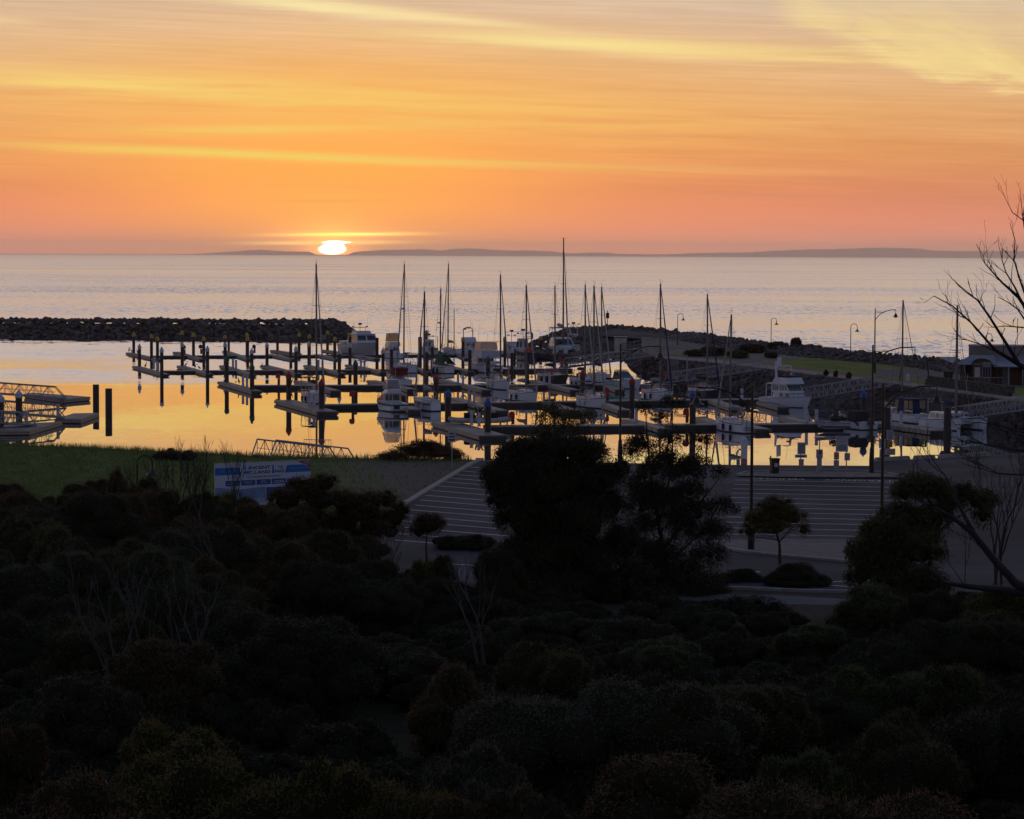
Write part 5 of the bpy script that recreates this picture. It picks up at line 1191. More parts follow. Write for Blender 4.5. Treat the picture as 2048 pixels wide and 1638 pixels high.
# ---- brick marina building
def building():
    O = G(1964, 771, LZ); t = thing('marina_building', 'low brick marina building with a small barrel-vaulted porch and grey metal roofs', 'building', O, R(-14))
    br = bpy.data.materials.new('red_brick'); br.use_nodes = True; n = NT(br.node_tree); q = n.n['Principled BSDF']; bt = n.node('ShaderNodeTexBrick'); co = n.node('ShaderNodeTexCoord'); mp = n.vm('MULTIPLY', V(n, co.outputs['Object']), (1, 1, 1))
    x, y, z = n.sep(mp); n.set(bt.inputs['Vector'], n.xyz(x + y, z, 0.0)); bt.inputs['Scale'].default_value = 4.0; bt.inputs['Color1'].default_value = (.115, .052, .040, 1); bt.inputs['Color2'].default_value = (.08, .038, .030, 1); bt.inputs['Mortar'].default_value = (.2, .16, .14, 1); n.l.new(bt.outputs[0], q.inputs['Base Color']); q.inputs['Roughness'].default_value = .9
    rf = mat('metal_roof', (.26, .28, .31), .38, .3, var=.1, scale=.7); wh = mat('panel_grey', (.38, .38, .38), .6); gl = mat('dark_glass', (.03, .035, .04), .1, var=.1)
    W0 = 2.05                                                     # porch width
    b = MB(); b.box((2.2, 0, -.12), (10.5, 3.2, .34)); b.build('terrace', mat('terrace_paving', (.22, .19, .18), .9), t)
    arch = [(-1.02, 0), (1.02, 0), (1.02, 2.2)] + [(1.02 * math.cos(a), 2.2 + .62 * math.sin(a)) for a in np.linspace(.15, math.pi - .15, 9)] + [(-1.02, 2.2)]
    b = MB(); b.extr(arch, (0, -.2, 0), (1, 0, 0), (0, 0, 1), (0, 3.2, 0)); b.build('porch_wall', br, t)
    b = MB(); secs = []
    for a in np.linspace(-.12, math.pi + .12, 13): secs.append([(1.16 * math.cos(a), yy, 2.22 + .72 * math.sin(a) + dz) for yy, dz in ((-.55, 0), (3.0, 0), (3.0, .07), (-.55, .07))])
    b.loft(secs); b.build('barrel_roof', rf, t)
    b = MB(); b.box((.50, -.21, 1.45), (.86, .06, 1.15)); w = b.build('window', gl, t); b = MB()
    for xx in (.08, .36, .64, .92): b.box((xx, -.245, 1.45), (.035, .05, 1.18))
    b.box((.5, -.245, .86), (.92, .05, .05)); b.box((.5, -.245, 2.04), (.92, .05, .05)); b.build('window_frame', wh, w)
    b = MB(); b.box((.50, -.215, 2.32), (.9, .05, .42)); b.build('gable_panel', wh, t)
    b = MB(); b.box((-.52, -.235, 1.42), (.56, .05, 1.08)); b.build('notice_board', mat('paper_white', (.55, .50, .50), .8), t)
    b = MB(); b.box((1.045, .85, 1.45), (.05, 1.3, 1.1)); b.build('window', gl, t)
    # left covered entrance
    b = MB(); b.box((-2.25, 1.6, 1.2), (.35, .3, 2.4)); b.box((-1.75, 2.75, 1.2), (1.5, .2, 2.4)); b.box((-2.4, 2.2, 1.2), (.2, 1.2, 2.4)); b.build('entrance_wall', br, t)
    b = MB(); h = House(-2.9, 1.6, 2.0, .9, 2.25, 3.2, 1.5, .4, y0=1.6); h.solid(b); b.build('hip_roof', rf, t)
    b = MB(); b.box((-1.55, .1, .6), (.07, .07, 1.2)); b.box((-2.7, .1, 1.1), (.07, .07, 2.2)); b.build('entrance_posts', wh, t)
    # right wing under the long lean-to
    b = MB(); b.box((4.0, 1.9, 1.1), (5.8, .25, 2.2)); b.box((4.7, .6, 1.1), (.3, 2.4, 2.2)); b.box((6.6, .9, 1.1), (1.2, 2.8, 2.2)); b.build('wing_wall', br, t)
    b = MB(); b.extr([(-.5, 2.05), (4.2, 3.25), (4.2, 3.33), (-.5, 2.13)], (1.2, 0, 0), (0, 1, 0), (0, 0, 1), (6.6, 0, 0)); b.build('wing_roof', rf, t)
    b = MB(); b.extr([(-1.3, 2.0), (0, 2.75), (1.3, 2.0), (1.3, 2.08), (0, 2.85), (-1.3, 2.08)], (6.6, -.8, 0), (1, 0, 0), (0, 0, 1), (0, 3.4, 0)); b.build('side_gable', rf, t)
    b = MB(); b.box((2.85, -.35, 1.05), (.09, .09, 2.1)); b.box((4.35, -.35, 1.05), (.09, .09, 2.1)); b.build('veranda_posts', wh, t)
    b = MB(); b.box((2.45, 1.76, 1.0), (.8, .05, 2.0)); b.build('door', mat('door_grey', (.16, .18, .2), .5), t)
    b = MB(); b.box((4.0, 5.2, 2.1), (11.5, 3.2, 4.15)); b.build('rear_block', mat('block_wall', (.20, .17, .155), .85, scale=.5), t)
    b = MB(); b.box((4.0, 5.2, 4.22), (11.7, 3.4, .1)); b.build('parapet_cap', wh, t)
    b = MB(); b.tube([(3.4, 5.0, 4.2), (3.4, 5.0, 7.2)], .035, 5); b.tube([(3.4, 5, 5.6), (3.4, 5, 6.3)], .07, 5); b.build('aerial', rigm, t)
    k = thing('handrail', 'pale metal handrail along the terrace of the brick building', 'handrail', O, R(-14)); b = MB()
    b.tube([(-2.6, -1.5, .95), (2.3, -1.5, .95), (2.3, -1.5, 0)], .035, 5)
    for i in range(10): b.tube([(-2.6 + .49 * i, -1.5, 0), (-2.6 + .49 * i, -1.5, .95)], .022, 4)
    b.build('rail_bars', mm('alu'), k)
building()
for i, (x, y) in enumerate([(1891.5, 761), (1900.5, 761.5)]):
    k = thing('wheelie_bin', ['green wheelie bin outside the brick building, the one farther from its door', 'green wheelie bin outside the brick building, the one nearer its door'][i], 'bin', G(x, y, LZ), 0, 'bins by the brick building'); b = MB(); b.box((0, 0, .52), (.42, .5, 1.0), taper=1.15); b.build('body', mat('bin_green', (.012, .03, .018), .6), k); b = MB(); b.box((0, 0, 1.06), (.56, .64, .08)); b.build('lid', mat('bin_lid', (.16, .10, .03), .6), k)
k = thing('retaining_wall', 'dark stacked stone retaining wall below the brick building', 'wall', G(1945, 784, LZ)); b = MB(); A_, B_ = G(1852, 770, LZ) - k.location, G(2022, 793, LZ) - k.location
d = B_ - A_; n_ = Vector((-d.y, d.x, 0)).normalized()
for r_ in range(3):
    q = 0
    while q < .99:
        w_ = rng.uniform(.018, .035); c = A_ + d * (q + w_ / 2) + n_ * (.16 * r_ + rng.uniform(-.04, .04)); b.box((c.x, c.y, .17 + .34 * r_), (w_ * d.length * .95, .4, .32), math.atan2(d.y, d.x) + rng.uniform(-.04, .04)); q += w_
b.build('stone_courses', mat('wall_stone', (.05, .048, .045), .95, island=.3), k)
p = G(1816.5, 763, LZ); k = thing('bollard', 'white round bollard beside the gravel path', 'bollard', p); b = MB(); b.lathe([(.2, 0), (.2, .68), (.16, .74), (.16, .82), (.03, .86)], n=10); b.build('column', mm('white'), k)
p = G(1553, 735.5, LZ); k = thing('bollard', 'white round bollard on the lawn edge behind the flybridge yacht', 'bollard', p); b = MB(); b.lathe([(.2, 0), (.2, .68), (.16, .74), (.16, .82), (.03, .86)], n=10); b.build('column', mm('white'), k)
O = G(1880, 752, LZ); k = thing('shade_sail', 'pale triangular shade sail on leaning dark posts by the brick building', 'shade sail', O); b = MB()
def rel(px, py, dz): return DP(px, py, O.y + dz) - O
A1, A2, A3 = rel(1872, 713, 4), rel(1918, 713, 0), rel(1906, 727, -3)
C_ = (A1 + A2 + A3) / 3 - Vector((0, 0, .12)); b.add([A1, (A1 + A2) / 2 * .9 + C_ * .1, A2, (A2 + A3) / 2 * .85 + C_ * .15, A3, (A3 + A1) / 2 * .85 + C_ * .15, C_], [(0, 1, 6), (1, 2, 6), (2, 3, 6), (3, 4, 6), (4, 5, 6), (5, 0, 6)]); b.build('sail', mat('shade_cloth', (.30, .30, .32), .8), k)
for (xa, ya, xb_, yb_) in ((1806, 711, 1798, 766), (1853, 715, 1858, 758)):
    b = MB(); f = G(xb_, yb_, LZ) - O; b.tube([f, DP(xa, ya, (f + O).y) - O], .09, 6); b.build('post', mm('black'), k)

# ---- signs around the ramp
signw = mat('sign_white', (.42, .42, .46), .55, var=.05); ink = mat('sign_ink', (.05, .045, .05), .7); redink = mat('sign_red', (.42, .05, .045), .6); yel = mat('sign_yellow', (.50, .33, .02), .6); blu = mat('sign_blue', (.05, .22, .45), .6)
def sign(label, base, posts, panels, name='sign', dz=.0):
    """panels: (px0, py0, px1, py1, material, rows, rowmaterial, text)"""
    p = G(base[0], base[1], NZ + dz); t = thing(name, label, 'sign', p)
    s = 1.0 / ppm(p)
    def loc(px, py): q = DP(px, py, p.y); return q.x - p.x, q.z - p.z
    for px, ptop in posts:
        x, z = loc(px, ptop); b = MB(); b.tube([(x, .05, 0), (x, .05, z)], .04, 6); b.build('post', mm('alu'), t)
    for x0, y0, x1, y1, m, rows_, rm, txt in panels:
        a, zt = loc(x0, y0); c, zb = loc(x1, y1); b = MB(); b.box(((a + c) / 2, 0, (zt + zb) / 2), (c - a, .03, zt - zb)); pn = b.build('panel', m, t)
        hgt = zt - zb; y = -.022
        tl = 0
        if txt:
            tl = len(txt); sz = hgt * .12
            for i, ln in enumerate(txt):
                me = text_mesh(ln, sz); me.materials.append(rm); o = obj('lettering', me, pn); o.location = ((a + c) / 2, y, zt - hgt * (.09 + .13 * i)); o.rotation_euler = (R(90), 0, 0)
        if rows_:
            b = MB(); z0 = zt - hgt * (.12 + .14 * tl); step = (z0 - zb - hgt * .08) / rows_
            for i in range(rows_):
                w_ = (c - a) * (.55 + .3 * abs(math.sin(i * 2.3 + x0))); zz = z0 - step * (i + .5); b.add([((a + c) / 2 - w_ / 2, y, zz - step * .2), ((a + c) / 2 + w_ / 2, y, zz - step * .2), ((a + c) / 2 + w_ / 2, y, zz + step * .2), ((a + c) / 2 - w_ / 2, y, zz + step * .2)], [(0, 1, 2, 3)])
            b.build('printed_rows', rm if not txt else ink, pn)
    return t
sign('post with grey notice, cross board and red lower notice by the ramp', (1602, 944), [(1602, 885)], [(1595, 884.7, 1611, 908.5, signw, 9, ink, None), (1590, 909, 1614, 915.5, signw, 1, ink, None), (1597.5, 918, 1607.6, 933, signw, 4, redink, None)], dz=.1)
sign('twin-post notice reading fees apply, with red and white side notices', (1683, 945), [(1673, 873), (1693.5, 873)], [(1672, 872, 1696, 903.5, signw, 5, redink, ['FEES APPLY', 'TO USE THIS', 'FACILITY']), (1668, 904.5, 1678, 919, redink, 2, signw, None), (1667.5, 920, 1678, 935, signw, 3, ink, None), (1689, 906, 1700, 921, signw, 3, redink, None)], dz=.1)
sign('cluster of warning signs with a yellow one, at the bare pile by the quay', (1778, 921), [(1780, 861), (1763, 878)], [(1773.5, 860, 1787, 880, signw, 7, ink, None), (1775, 881.6, 1785, 894.6, yel, 2, ink, None), (1769.5, 897, 1790.5, 910, signw, 3, redink, None), (1758, 877.5, 1771, 896, signw, 4, blu, None), (1759, 898, 1767, 918, signw, 4, redink, None)])
sign('low red and white notice board at the water edge by the white pointed post', (1484, 932), [(1474, 918), (1493, 918)], [(1473, 918.5, 1480, 930, signw, 2, ink, None), (1482, 918, 1493, 930, redink, 3, signw, None)])
t = sign('white parking sign with an arrow on a post at the car park corner', (904, 936), [(904, 862)], [(895.5, 861, 911, 884.5, signw, 3, ink, None)])
pn = [c for c in t.children if c.name.startswith('panel')][0]; p = t.location
q0 = DP(903, 880.5, p.y) - p; b = MB(); w_ = .3; b.add([(q0.x + x, -.024, q0.z + z) for x, z in ((-.16, .025), (.05, .025), (.05, .07), (.18, 0), (.05, -.07), (.05, -.025), (-.16, -.025))], [tuple(range(7))]); b.build('arrow', ink, pn)
sign('small red and white road sign half hidden by the dark eucalypt', (1702, 1182), [(1701, 1122)], [(1695, 1122, 1707, 1134, redink, 1, signw, None)])
p = G(1638.5, 943.5, NZ + .1); t = thing('ticket_machine', 'ticket machine with a flat solar panel on a rod above', 'ticket machine', p); s = 1 / ppm(p)
b = MB(); b.box((0, 0, 13.5 * s), (9 * s, .3, 27 * s)); b.build('pedestal', mat('machine_grey', (.30, .30, .33), .5), t); b = MB(); b.box((0, -.02, 36 * s), (12.2 * s, .4, 17 * s)); hd = b.build('cabinet', mat('machine_grey', (.30, .30, .33), .5), t); b = MB(); b.box((.5 * s, -.225, 39 * s), (5 * s, .02, 5 * s)); b.build('screen', ink, hd)
b = MB(); b.tube([(0, 0, 44 * s), (0, 0, 69 * s)], .035, 6); b.build('rod', mm('alu'), t); b = MB(); b.box((0, 0, 69 * s), (21 * s, .55, .06)); b.build('solar_panel', mat('solar_cell', (.02, .025, .05), .2), t)
p = G(1549, 946, NZ + .1); t = thing('wheelie_bin', 'dark wheelie bin with white label on the gravel island', 'bin', p, R(8)); b = MB(); b.box((0, 0, .48), (.46, .55, .88), taper=1.2); bd = b.build('body', mat('bin_dark', (.018, .022, .02), .55), t); b = MB(); b.box((0, .0, .95), (.62, .72, .07)); b.box((-.2, .3, 1.04), (.08, .08, .18)); b.build('lid', mat('bin_dark', (.018, .022, .02), .55), t)
b = MB(); b.tube([(-.26, .3, .12), (.26, .3, .12)], .12, 10); b.build('wheels', mm('black'), t); b = MB(); b.box((.04, -.305, .6), (.26, .02, .34)); b.build('label_plate', signw, bd)

# ---- billboard
def billboard():
    zt = 4.75; A, B = G(430, 928, zt), G(621, 920.5, zt); Wd = (B - A).length; Hh = 2.42
    O = Vector((A.x, A.y, zt - Hh)); d = B - A; ang = math.atan2(d.y, d.x)
    t = thing('billboard', 'blue and white roadside billboard with a red corner, standing on the grass bank', 'billboard', O, ang)
    paper = mat('billboard_white', (.46, .49, .62), .6, var=.03); bl = mat('billboard_blue', (.015, .13, .42), .6, var=.05); bl2 = mat('billboard_deep_blue', (.01, .07, .26), .6, var=.1); tx = mat('billboard_ink', (.025, .02, .04), .7); pale = mat('billboard_pale_ink', (.10, .30, .62), .7)
    b = MB(); b.box((Wd / 2, .05, Hh / 2), (Wd, .06, Hh)); bd = b.build('panel', paper, t)
    b = MB(); b.box((Wd / 2, .05, Hh + .012), (Wd + .04, .09, .03)); b.build('edge_trim', mm('alu'), bd)
    for x in (.3, Wd / 2, Wd - .3): b = MB(); b.box((x, .16, Hh / 2 - .6), (.12, .12, Hh + 1.0)); b.build('post', mm('black'), t)
    def P(zx, zy):                                                  # reading of the close-up photograph, as panel coordinates
        u = (zx - 95) / 1785.0; top = 170 - 55 * u; return u * Wd, Hh * (1 - (zy - top) / 800.0)
    lay = [0]
    def shape(name, pts, m, k=1):
        b = MB(); b.add([(P(*q)[0], .02 - .004 * k, P(*q)[1]) for q in pts], [tuple(range(len(pts)))]); return b.build(name, m, bd)
    shape('blue_band', [(97, 250), (535, 240), (583, 370), (97, 388)], bl); shape('blue_band', [(1440, 203), (1735, 190), (1878, 255), (1878, 325), (1395, 342)], bl)
    shape('red_corner', [(1625, 118), (1878, 106), (1878, 250)], mat('billboard_red', (.26, .015, .03), .6), 2)
    for i in range(4): x0 = 290 + 287 * i; shape('blue_box', [(x0, 492 - 12 * i), (x0 + 268, 483 - 12 * i), (x0 + 268, 580 - 12 * i), (x0, 592 - 12 * i)], bl2 if i < 4 else bl)
    shape('blue_box', [(1435, 452), (1700, 440), (1700, 535), (1435, 548)], bl2)
    shape('logo_tower', [(1165, 192), (1185, 192), (1192, 352), (1155, 355)], bl2)
    for i, (a0, a1) in enumerate([(.0, .25), (.38, .6), (.72, .95)]): shape('logo_ray', [(1215, 215), (1362, 215 + 60 * a0), (1362, 215 + 60 * a1)], bl)
    shape('logo_sea', [(615, 318), (805, 303), (770, 330), (700, 352), (612, 350)], bl); shape('logo_sea', [(640, 362), (805, 350), (800, 368), (700, 372)], bl)
    def text(txt, zx, zy, h, m, align='LEFT', sx=1.0, k=2, sh=0):
        me = text_mesh(txt, 1.0, 'lettering', align, 0.0, .028 if h > 50 else .012); me.materials.append(m); o = obj('lettering', me, bd); x, z = P(zx, zy); s = h / 800.0 * Hh / .72; o.location = (x, .02 - .004 * k, z); o.rotation_euler = (R(90), R(-.6), 0); o.scale = (s * sx, s, s); return o
    text('V', 612, 250, 66, tx, sx=1.15); text('INCENT', 712, 254, 56, tx, sx=1.62)
    text('L', 822, 330, 66, tx, sx=1.15); text('AND', 884, 332, 56, tx, sx=1.55); text('NG', 1205, 318, 56, tx, sx=1.65)
    text("Yorke Peninsula's Best Kept Secret", 990, 410, 38, tx, 'CENTER', .95)
    text('WELCOME TO', 330, 312, 38, pale, 'CENTER', 1.0); text('PORT VINCENT', 1655, 262, 40, pale, 'CENTER', 1.05)
    for i, (a, c) in enumerate([('HOLIDAY', 'ACCOMMODATION'), ('HOUSE & LAND', 'PACKAGES'), ('MARINA', 'LAND SALES')]):
        x = 424 + 287 * i; text(a, x, 520 - 12 * i, 19, paper, 'CENTER', 1.0); text(c, x, 550 - 12 * i, 19, paper, 'CENTER', 1.0)
    for i in range(3): shape('printed_rows', [(1740 + 8 * i, 135 + 26 * i), (1866, 130 + 26 * i), (1866, 138 + 26 * i), (1740 + 8 * i, 143 + 26 * i)], paper, 3)
    for zx in (1160, ): shape('printed_rows', [(zx + 40, 489), (zx + 215, 482), (zx + 215, 492), (zx + 40, 499)], paper, 2); shape('printed_rows', [(zx + 10, 518), (zx + 240, 510), (zx + 240, 522), (zx + 10, 530)], paper, 2)
    # printed picture: waterside houses
    shape('picture_sky', [(97, 612), (560, 650), (1035, 600), (1035, 900), (97, 960)], mat('print_sky', (.16, .24, .42), .6)); shape('picture_water', [(1045, 615), (1700, 600), (1700, 760), (1045, 860)], bl2)
    shape('picture_beach', [(580, 860), (760, 838), (1035, 800), (1035, 900), (97, 960), (97, 930)], mat('print_sand', (.30, .33, .45), .6), 2)
    hs = mat('print_house', (.13, .17, .20), .6)
    shape('picture_house', [(130, 770), (150, 715), (215, 690), (290, 660), (340, 700), (420, 655), (500, 690), (500, 780), (130, 790)], hs, 2); shape('picture_house_wall', [(375, 700), (425, 675), (490, 700), (490, 778), (375, 780)], mat('print_wall', (.22, .26, .27), .6), 3); shape('picture_tree', [(530, 780), (540, 720), (560, 700), (580, 740), (585, 785)], mat('print_tree', (.03, .05, .04), .7), 3)
billboard()

# ================================================================ vegetation
def leaf_mat(name, c1, c2, tr=.25, rough=.45, spec=.35):
    m = bpy.data.materials.new(name); m.use_nodes = True; t = NT(m.node_tree); p = t.n['Principled BSDF']; out = t.n['Material Output']
    g = t.node('ShaderNodeNewGeometry'); rp = V(t, g.outputs['Random Per Island']); nz = t.noise(V(t, t.node('ShaderNodeTexCoord').outputs['Object']), .9, 3.0)
    base = t.mix(t.m('MULTIPLY', rp + t.mr(nz, .35, .65), .5), c1, c2); t.set(p.inputs['Base Color'], base); p.inputs['Roughness'].default_value = rough; p.inputs['Specular IOR Level'].default_value = spec
    tl = t.node('ShaderNodeBsdfTranslucent'); t.set(tl.inputs[0], base); mx = t.node('ShaderNodeMixShader'); mx.inputs[0].default_value = tr
    t.l.new(p.outputs[0], mx.inputs[1]); t.l.new(tl.outputs[0], mx.inputs[2]); t.l.new(mx.outputs[0], out.inputs[0]); return m
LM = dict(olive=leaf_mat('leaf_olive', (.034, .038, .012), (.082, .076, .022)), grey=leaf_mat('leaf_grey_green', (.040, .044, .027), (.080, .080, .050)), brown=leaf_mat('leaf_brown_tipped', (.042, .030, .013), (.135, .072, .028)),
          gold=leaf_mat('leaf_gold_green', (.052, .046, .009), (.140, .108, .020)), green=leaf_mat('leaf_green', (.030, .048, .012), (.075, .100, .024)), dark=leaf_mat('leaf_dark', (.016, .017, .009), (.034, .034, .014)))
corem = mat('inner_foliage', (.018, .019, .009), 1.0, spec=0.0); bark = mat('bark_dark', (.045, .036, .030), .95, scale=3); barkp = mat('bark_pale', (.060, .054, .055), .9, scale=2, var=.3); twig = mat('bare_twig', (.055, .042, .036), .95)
def leaves(cent, out, ln, wd, droop, r, spread=.9):
    n = len(cent); d = out * .55 + r.normal(size=(n, 3)) * spread; d[:, 2] -= droop; d /= np.linalg.norm(d, axis=1, keepdims=True) + 1e-9
    s = np.cross(d, r.normal(size=(n, 3))); s /= np.linalg.norm(s, axis=1, keepdims=True) + 1e-9
    l = ln * r.uniform(.6, 1.35, (n, 1)); w_ = wd * r.uniform(.7, 1.3, (n, 1))
    nn = np.cross(d, s)
    v = np.stack([cent, cent + d * l * .5 + s * w_ * .5 + nn * l * .05, cent + d * l - nn * l * .08, cent + d * l * .5 - s * w_ * .5 + nn * l * .05], 1).reshape(-1, 3)
    return v, np.arange(n * 4).reshape(-1, 4)
def crown_mesh(name, lobes, nleaf, ln, wd, droop, m, seed=0, core=.80, airy=0.0, twigs=0):
    """many leaf-sized faces on clumps; lobes = [(centre, radii)]"""
    r = np.random.default_rng(seed); C_ = np.array([l[0] for l in lobes], float); Rr = np.array([l[1] if hasattr(l[1], '__len__') else (l[1],) * 3 for l in lobes], float)
    area = (Rr.prod(1)) ** (2 / 3); idx = r.choice(len(lobes), nleaf, p=area / area.sum()); d = r.normal(size=(nleaf, 3)); d /= np.linalg.norm(d, axis=1, keepdims=True)
    low = d[:, 2] < -.25; d[low, 2] *= np.where(r.random(low.sum()) < .6, -1, 1)
    clump = r.normal(size=(len(lobes), 26, 3)); clump /= np.linalg.norm(clump, axis=2, keepdims=True)           # leaf sprays, with gaps between
    k = r.integers(0, 26, nleaf); mix = r.random((nleaf, 1)) < (.45 + .4 * airy); dd = clump[idx, k] + r.normal(size=(nleaf, 3)) * .20; dd /= np.linalg.norm(dd, axis=1, keepdims=True); d = np.where(mix, dd, d)
    rad = r.uniform(.62 - .55 * airy, 1.0 + .45 * airy, (nleaf, 1)) ** (.6 + .3 * airy) * (1 + (r.random((nleaf, 1)) < .12) * r.uniform(0, .22, (nleaf, 1)))
    cent = C_[idx] + d * Rr[idx] * rad
    lv, lf = leaves(cent, d, ln, wd, droop, r); mi = np.zeros(len(lf), int); Vs, Fs, Ms = [lv], [lf], [mi]; o = len(lv)
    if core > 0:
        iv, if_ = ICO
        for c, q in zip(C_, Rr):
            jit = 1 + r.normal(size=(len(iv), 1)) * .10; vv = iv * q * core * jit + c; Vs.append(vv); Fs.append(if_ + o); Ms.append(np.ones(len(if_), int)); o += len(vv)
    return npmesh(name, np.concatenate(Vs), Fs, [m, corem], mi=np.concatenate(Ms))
def dome_lobes(seed, n=34, R_=1.0, hz=.72, lobe=.30):
    """an uneven bush: several heads of different height, each broken into smaller leafy knobs"""
    r = np.random.default_rng(seed); out = [((0, 0, .25 * hz), (.60, .60, .45 * hz))]; heads = []
    for i in range(7):
        a = i * 2.4 + r.uniform(-.5, .5); q = R_ * r.uniform(.12, .66); rad = r.uniform(.26, .44); z = hz * r.uniform(.28, .72) * (1.05 - .5 * q)
        heads.append((q * math.cos(a), q * math.sin(a), z, rad)); out.append((heads[-1][:3], (rad, rad, rad * .8)))
    for i in range(n):
        h = heads[r.integers(len(heads))]; d = r.normal(size=3); d /= np.linalg.norm(d); d[2] = abs(d[2]) * 1.1 - .2; s = lobe * r.uniform(.35, .75)
        out.append(((h[0] + d[0] * h[3] * .9, h[1] + d[1] * h[3] * .9, h[2] + d[2] * h[3] * .75), (s, s, s * .8)))
    top = max(c[2] + q[2] for c, q in out); k = hz / top * 1.02
    return [((c[0], c[1], c[2] * k), (q[0], q[1], q[2] * k)) for c, q in out]
PROTO = {}
def dome_proto(kind, variant, leaf, w=1.2):
    cls = 0 if w < 1.5 else 1 if w < 3 else 2; k = (kind, variant, leaf, cls)
    if k not in PROTO:
        n, hz, lobe, wd, dr = dict(wattle=(52, .95, .30, 1.0, .25), loose=(46, .95, .34, 1.25, .5), low=(34, .62, .28, 1.0, .1))[kind]
        ln = (.052, .036, .026)[cls] * wd
        PROTO[k] = crown_mesh('crown', dome_lobes(variant * 17 + 3 + len(kind), n, 1, hz, lobe), (26000, 46000, 80000)[cls], ln, ln * .2, dr, LM[leaf], variant + 50, core=.80)
    return PROTO[k]
def stem_mesh(h, r=.07, n=4, spread=.35, seed=0):
    rr = random.Random(seed); b = MB()
    for i in range(n):
        a = rr.uniform(0, 6.28); b.tube([(0, 0, -.3), (math.cos(a) * spread * h * .4, math.sin(a) * spread * h * .4, h * .5), (math.cos(a) * spread * h, math.sin(a) * spread * h, h)], [r, r * .7, r * .3], 5)
    return b
def ground_at(px, D):
    q = ray(px, 819); return Vector((q.x / q.y * D, D, ground_z(q.x / q.y * D, D)))
def bush(label, px, ytop, wpx, D, leaf, kind='wattle', variant=0, squash=1.0, cat='bush', name='bush', group=None, depth=1.0):
    g = ground_at(px, D); q = ray(px, ytop); top = H + q.z / q.y * D; hgt = max(.5, top - g.z); w_ = wpx / (FPX / D) / 2 * 1.42
    t = thing(name, label, cat, g, rng.uniform(0, 6.28), group)
    stem_mesh(max(.3, hgt * .7), .05, 5, .3, int(px)).build('stem', bark, t)
    me = dome_proto(kind, variant, leaf, w_); o = obj('crown', me, t); hz = {'wattle': .95, 'loose': .95, 'low': .62}[kind]
    ch = min(hgt, w_ * 1.7) if kind != 'loose' else hgt * .95
    o.scale = (w_, w_ * depth, ch / hz); o.location = (0, 0, hgt - ch); return t
def branchy(b, p, d, ln, r, depth, rr, spread=.5, up=.12, n=2, gn=.78, minr=.006):
    pts = [p]; k = d.copy()
    for i in range(3):
        k = (k + Vector((rr.gauss(0, .13), rr.gauss(0, .13), up * .5))).normalized(); pts.append(pts[-1] + k * ln / 3)
    b.tube(pts, [r, r * .9, r * .8, r * .68], 5 if r > .03 else 4, cap=False)
    if depth <= 0: return
    for i in range(n + (1 if rr.random() < .4 else 0)):
        ax = Vector((rr.gauss(0, 1), rr.gauss(0, 1), rr.gauss(0, .5))).normalized(); nd = (k + ax * spread + Vector((0, 0, up))).normalized()
        branchy(b, pts[rr.choice([2, 3, 3])], nd, ln * gn * rr.uniform(.7, 1.15), max(minr, r * .62), depth - 1, rr, spread, up, n, gn, minr)
def bare_tree(label, px, D, h, seed, lean=(0, 0), stems=3, depth=4, r=.05, m=None, spread=.42, cat='bare sapling', name='bare_sapling', group='leafless saplings'):
    g = ground_at(px, D); t = thing(name, label, cat, g, 0, group); rr = random.Random(seed); b = MB()
    for i in range(stems):
        bt = MB()
        d = Vector((lean[0] + rr.gauss(0, .16), lean[1] + rr.gauss(0, .12), 1)).normalized(); p0 = Vector((rr.gauss(0, .2), rr.gauss(0, .2), -.1)); L0 = h * rr.uniform(.36, .46)
        b.tube([p0, p0 + d * L0 * .5, p0 + d * L0], [r * 1.5, r * 1.2, r], 6)
        for k in range(2): branchy(bt, p0 + d * L0 * (.7 + .3 * k), (d + Vector((rr.gauss(0, .3), rr.gauss(0, .3), 0))).normalized(), h * .26, r * .8, depth, rr, spread, .22, 2, .74)
        bt.build('branch', m or twig, t)
    b.build('trunk', m or twig, t); return t

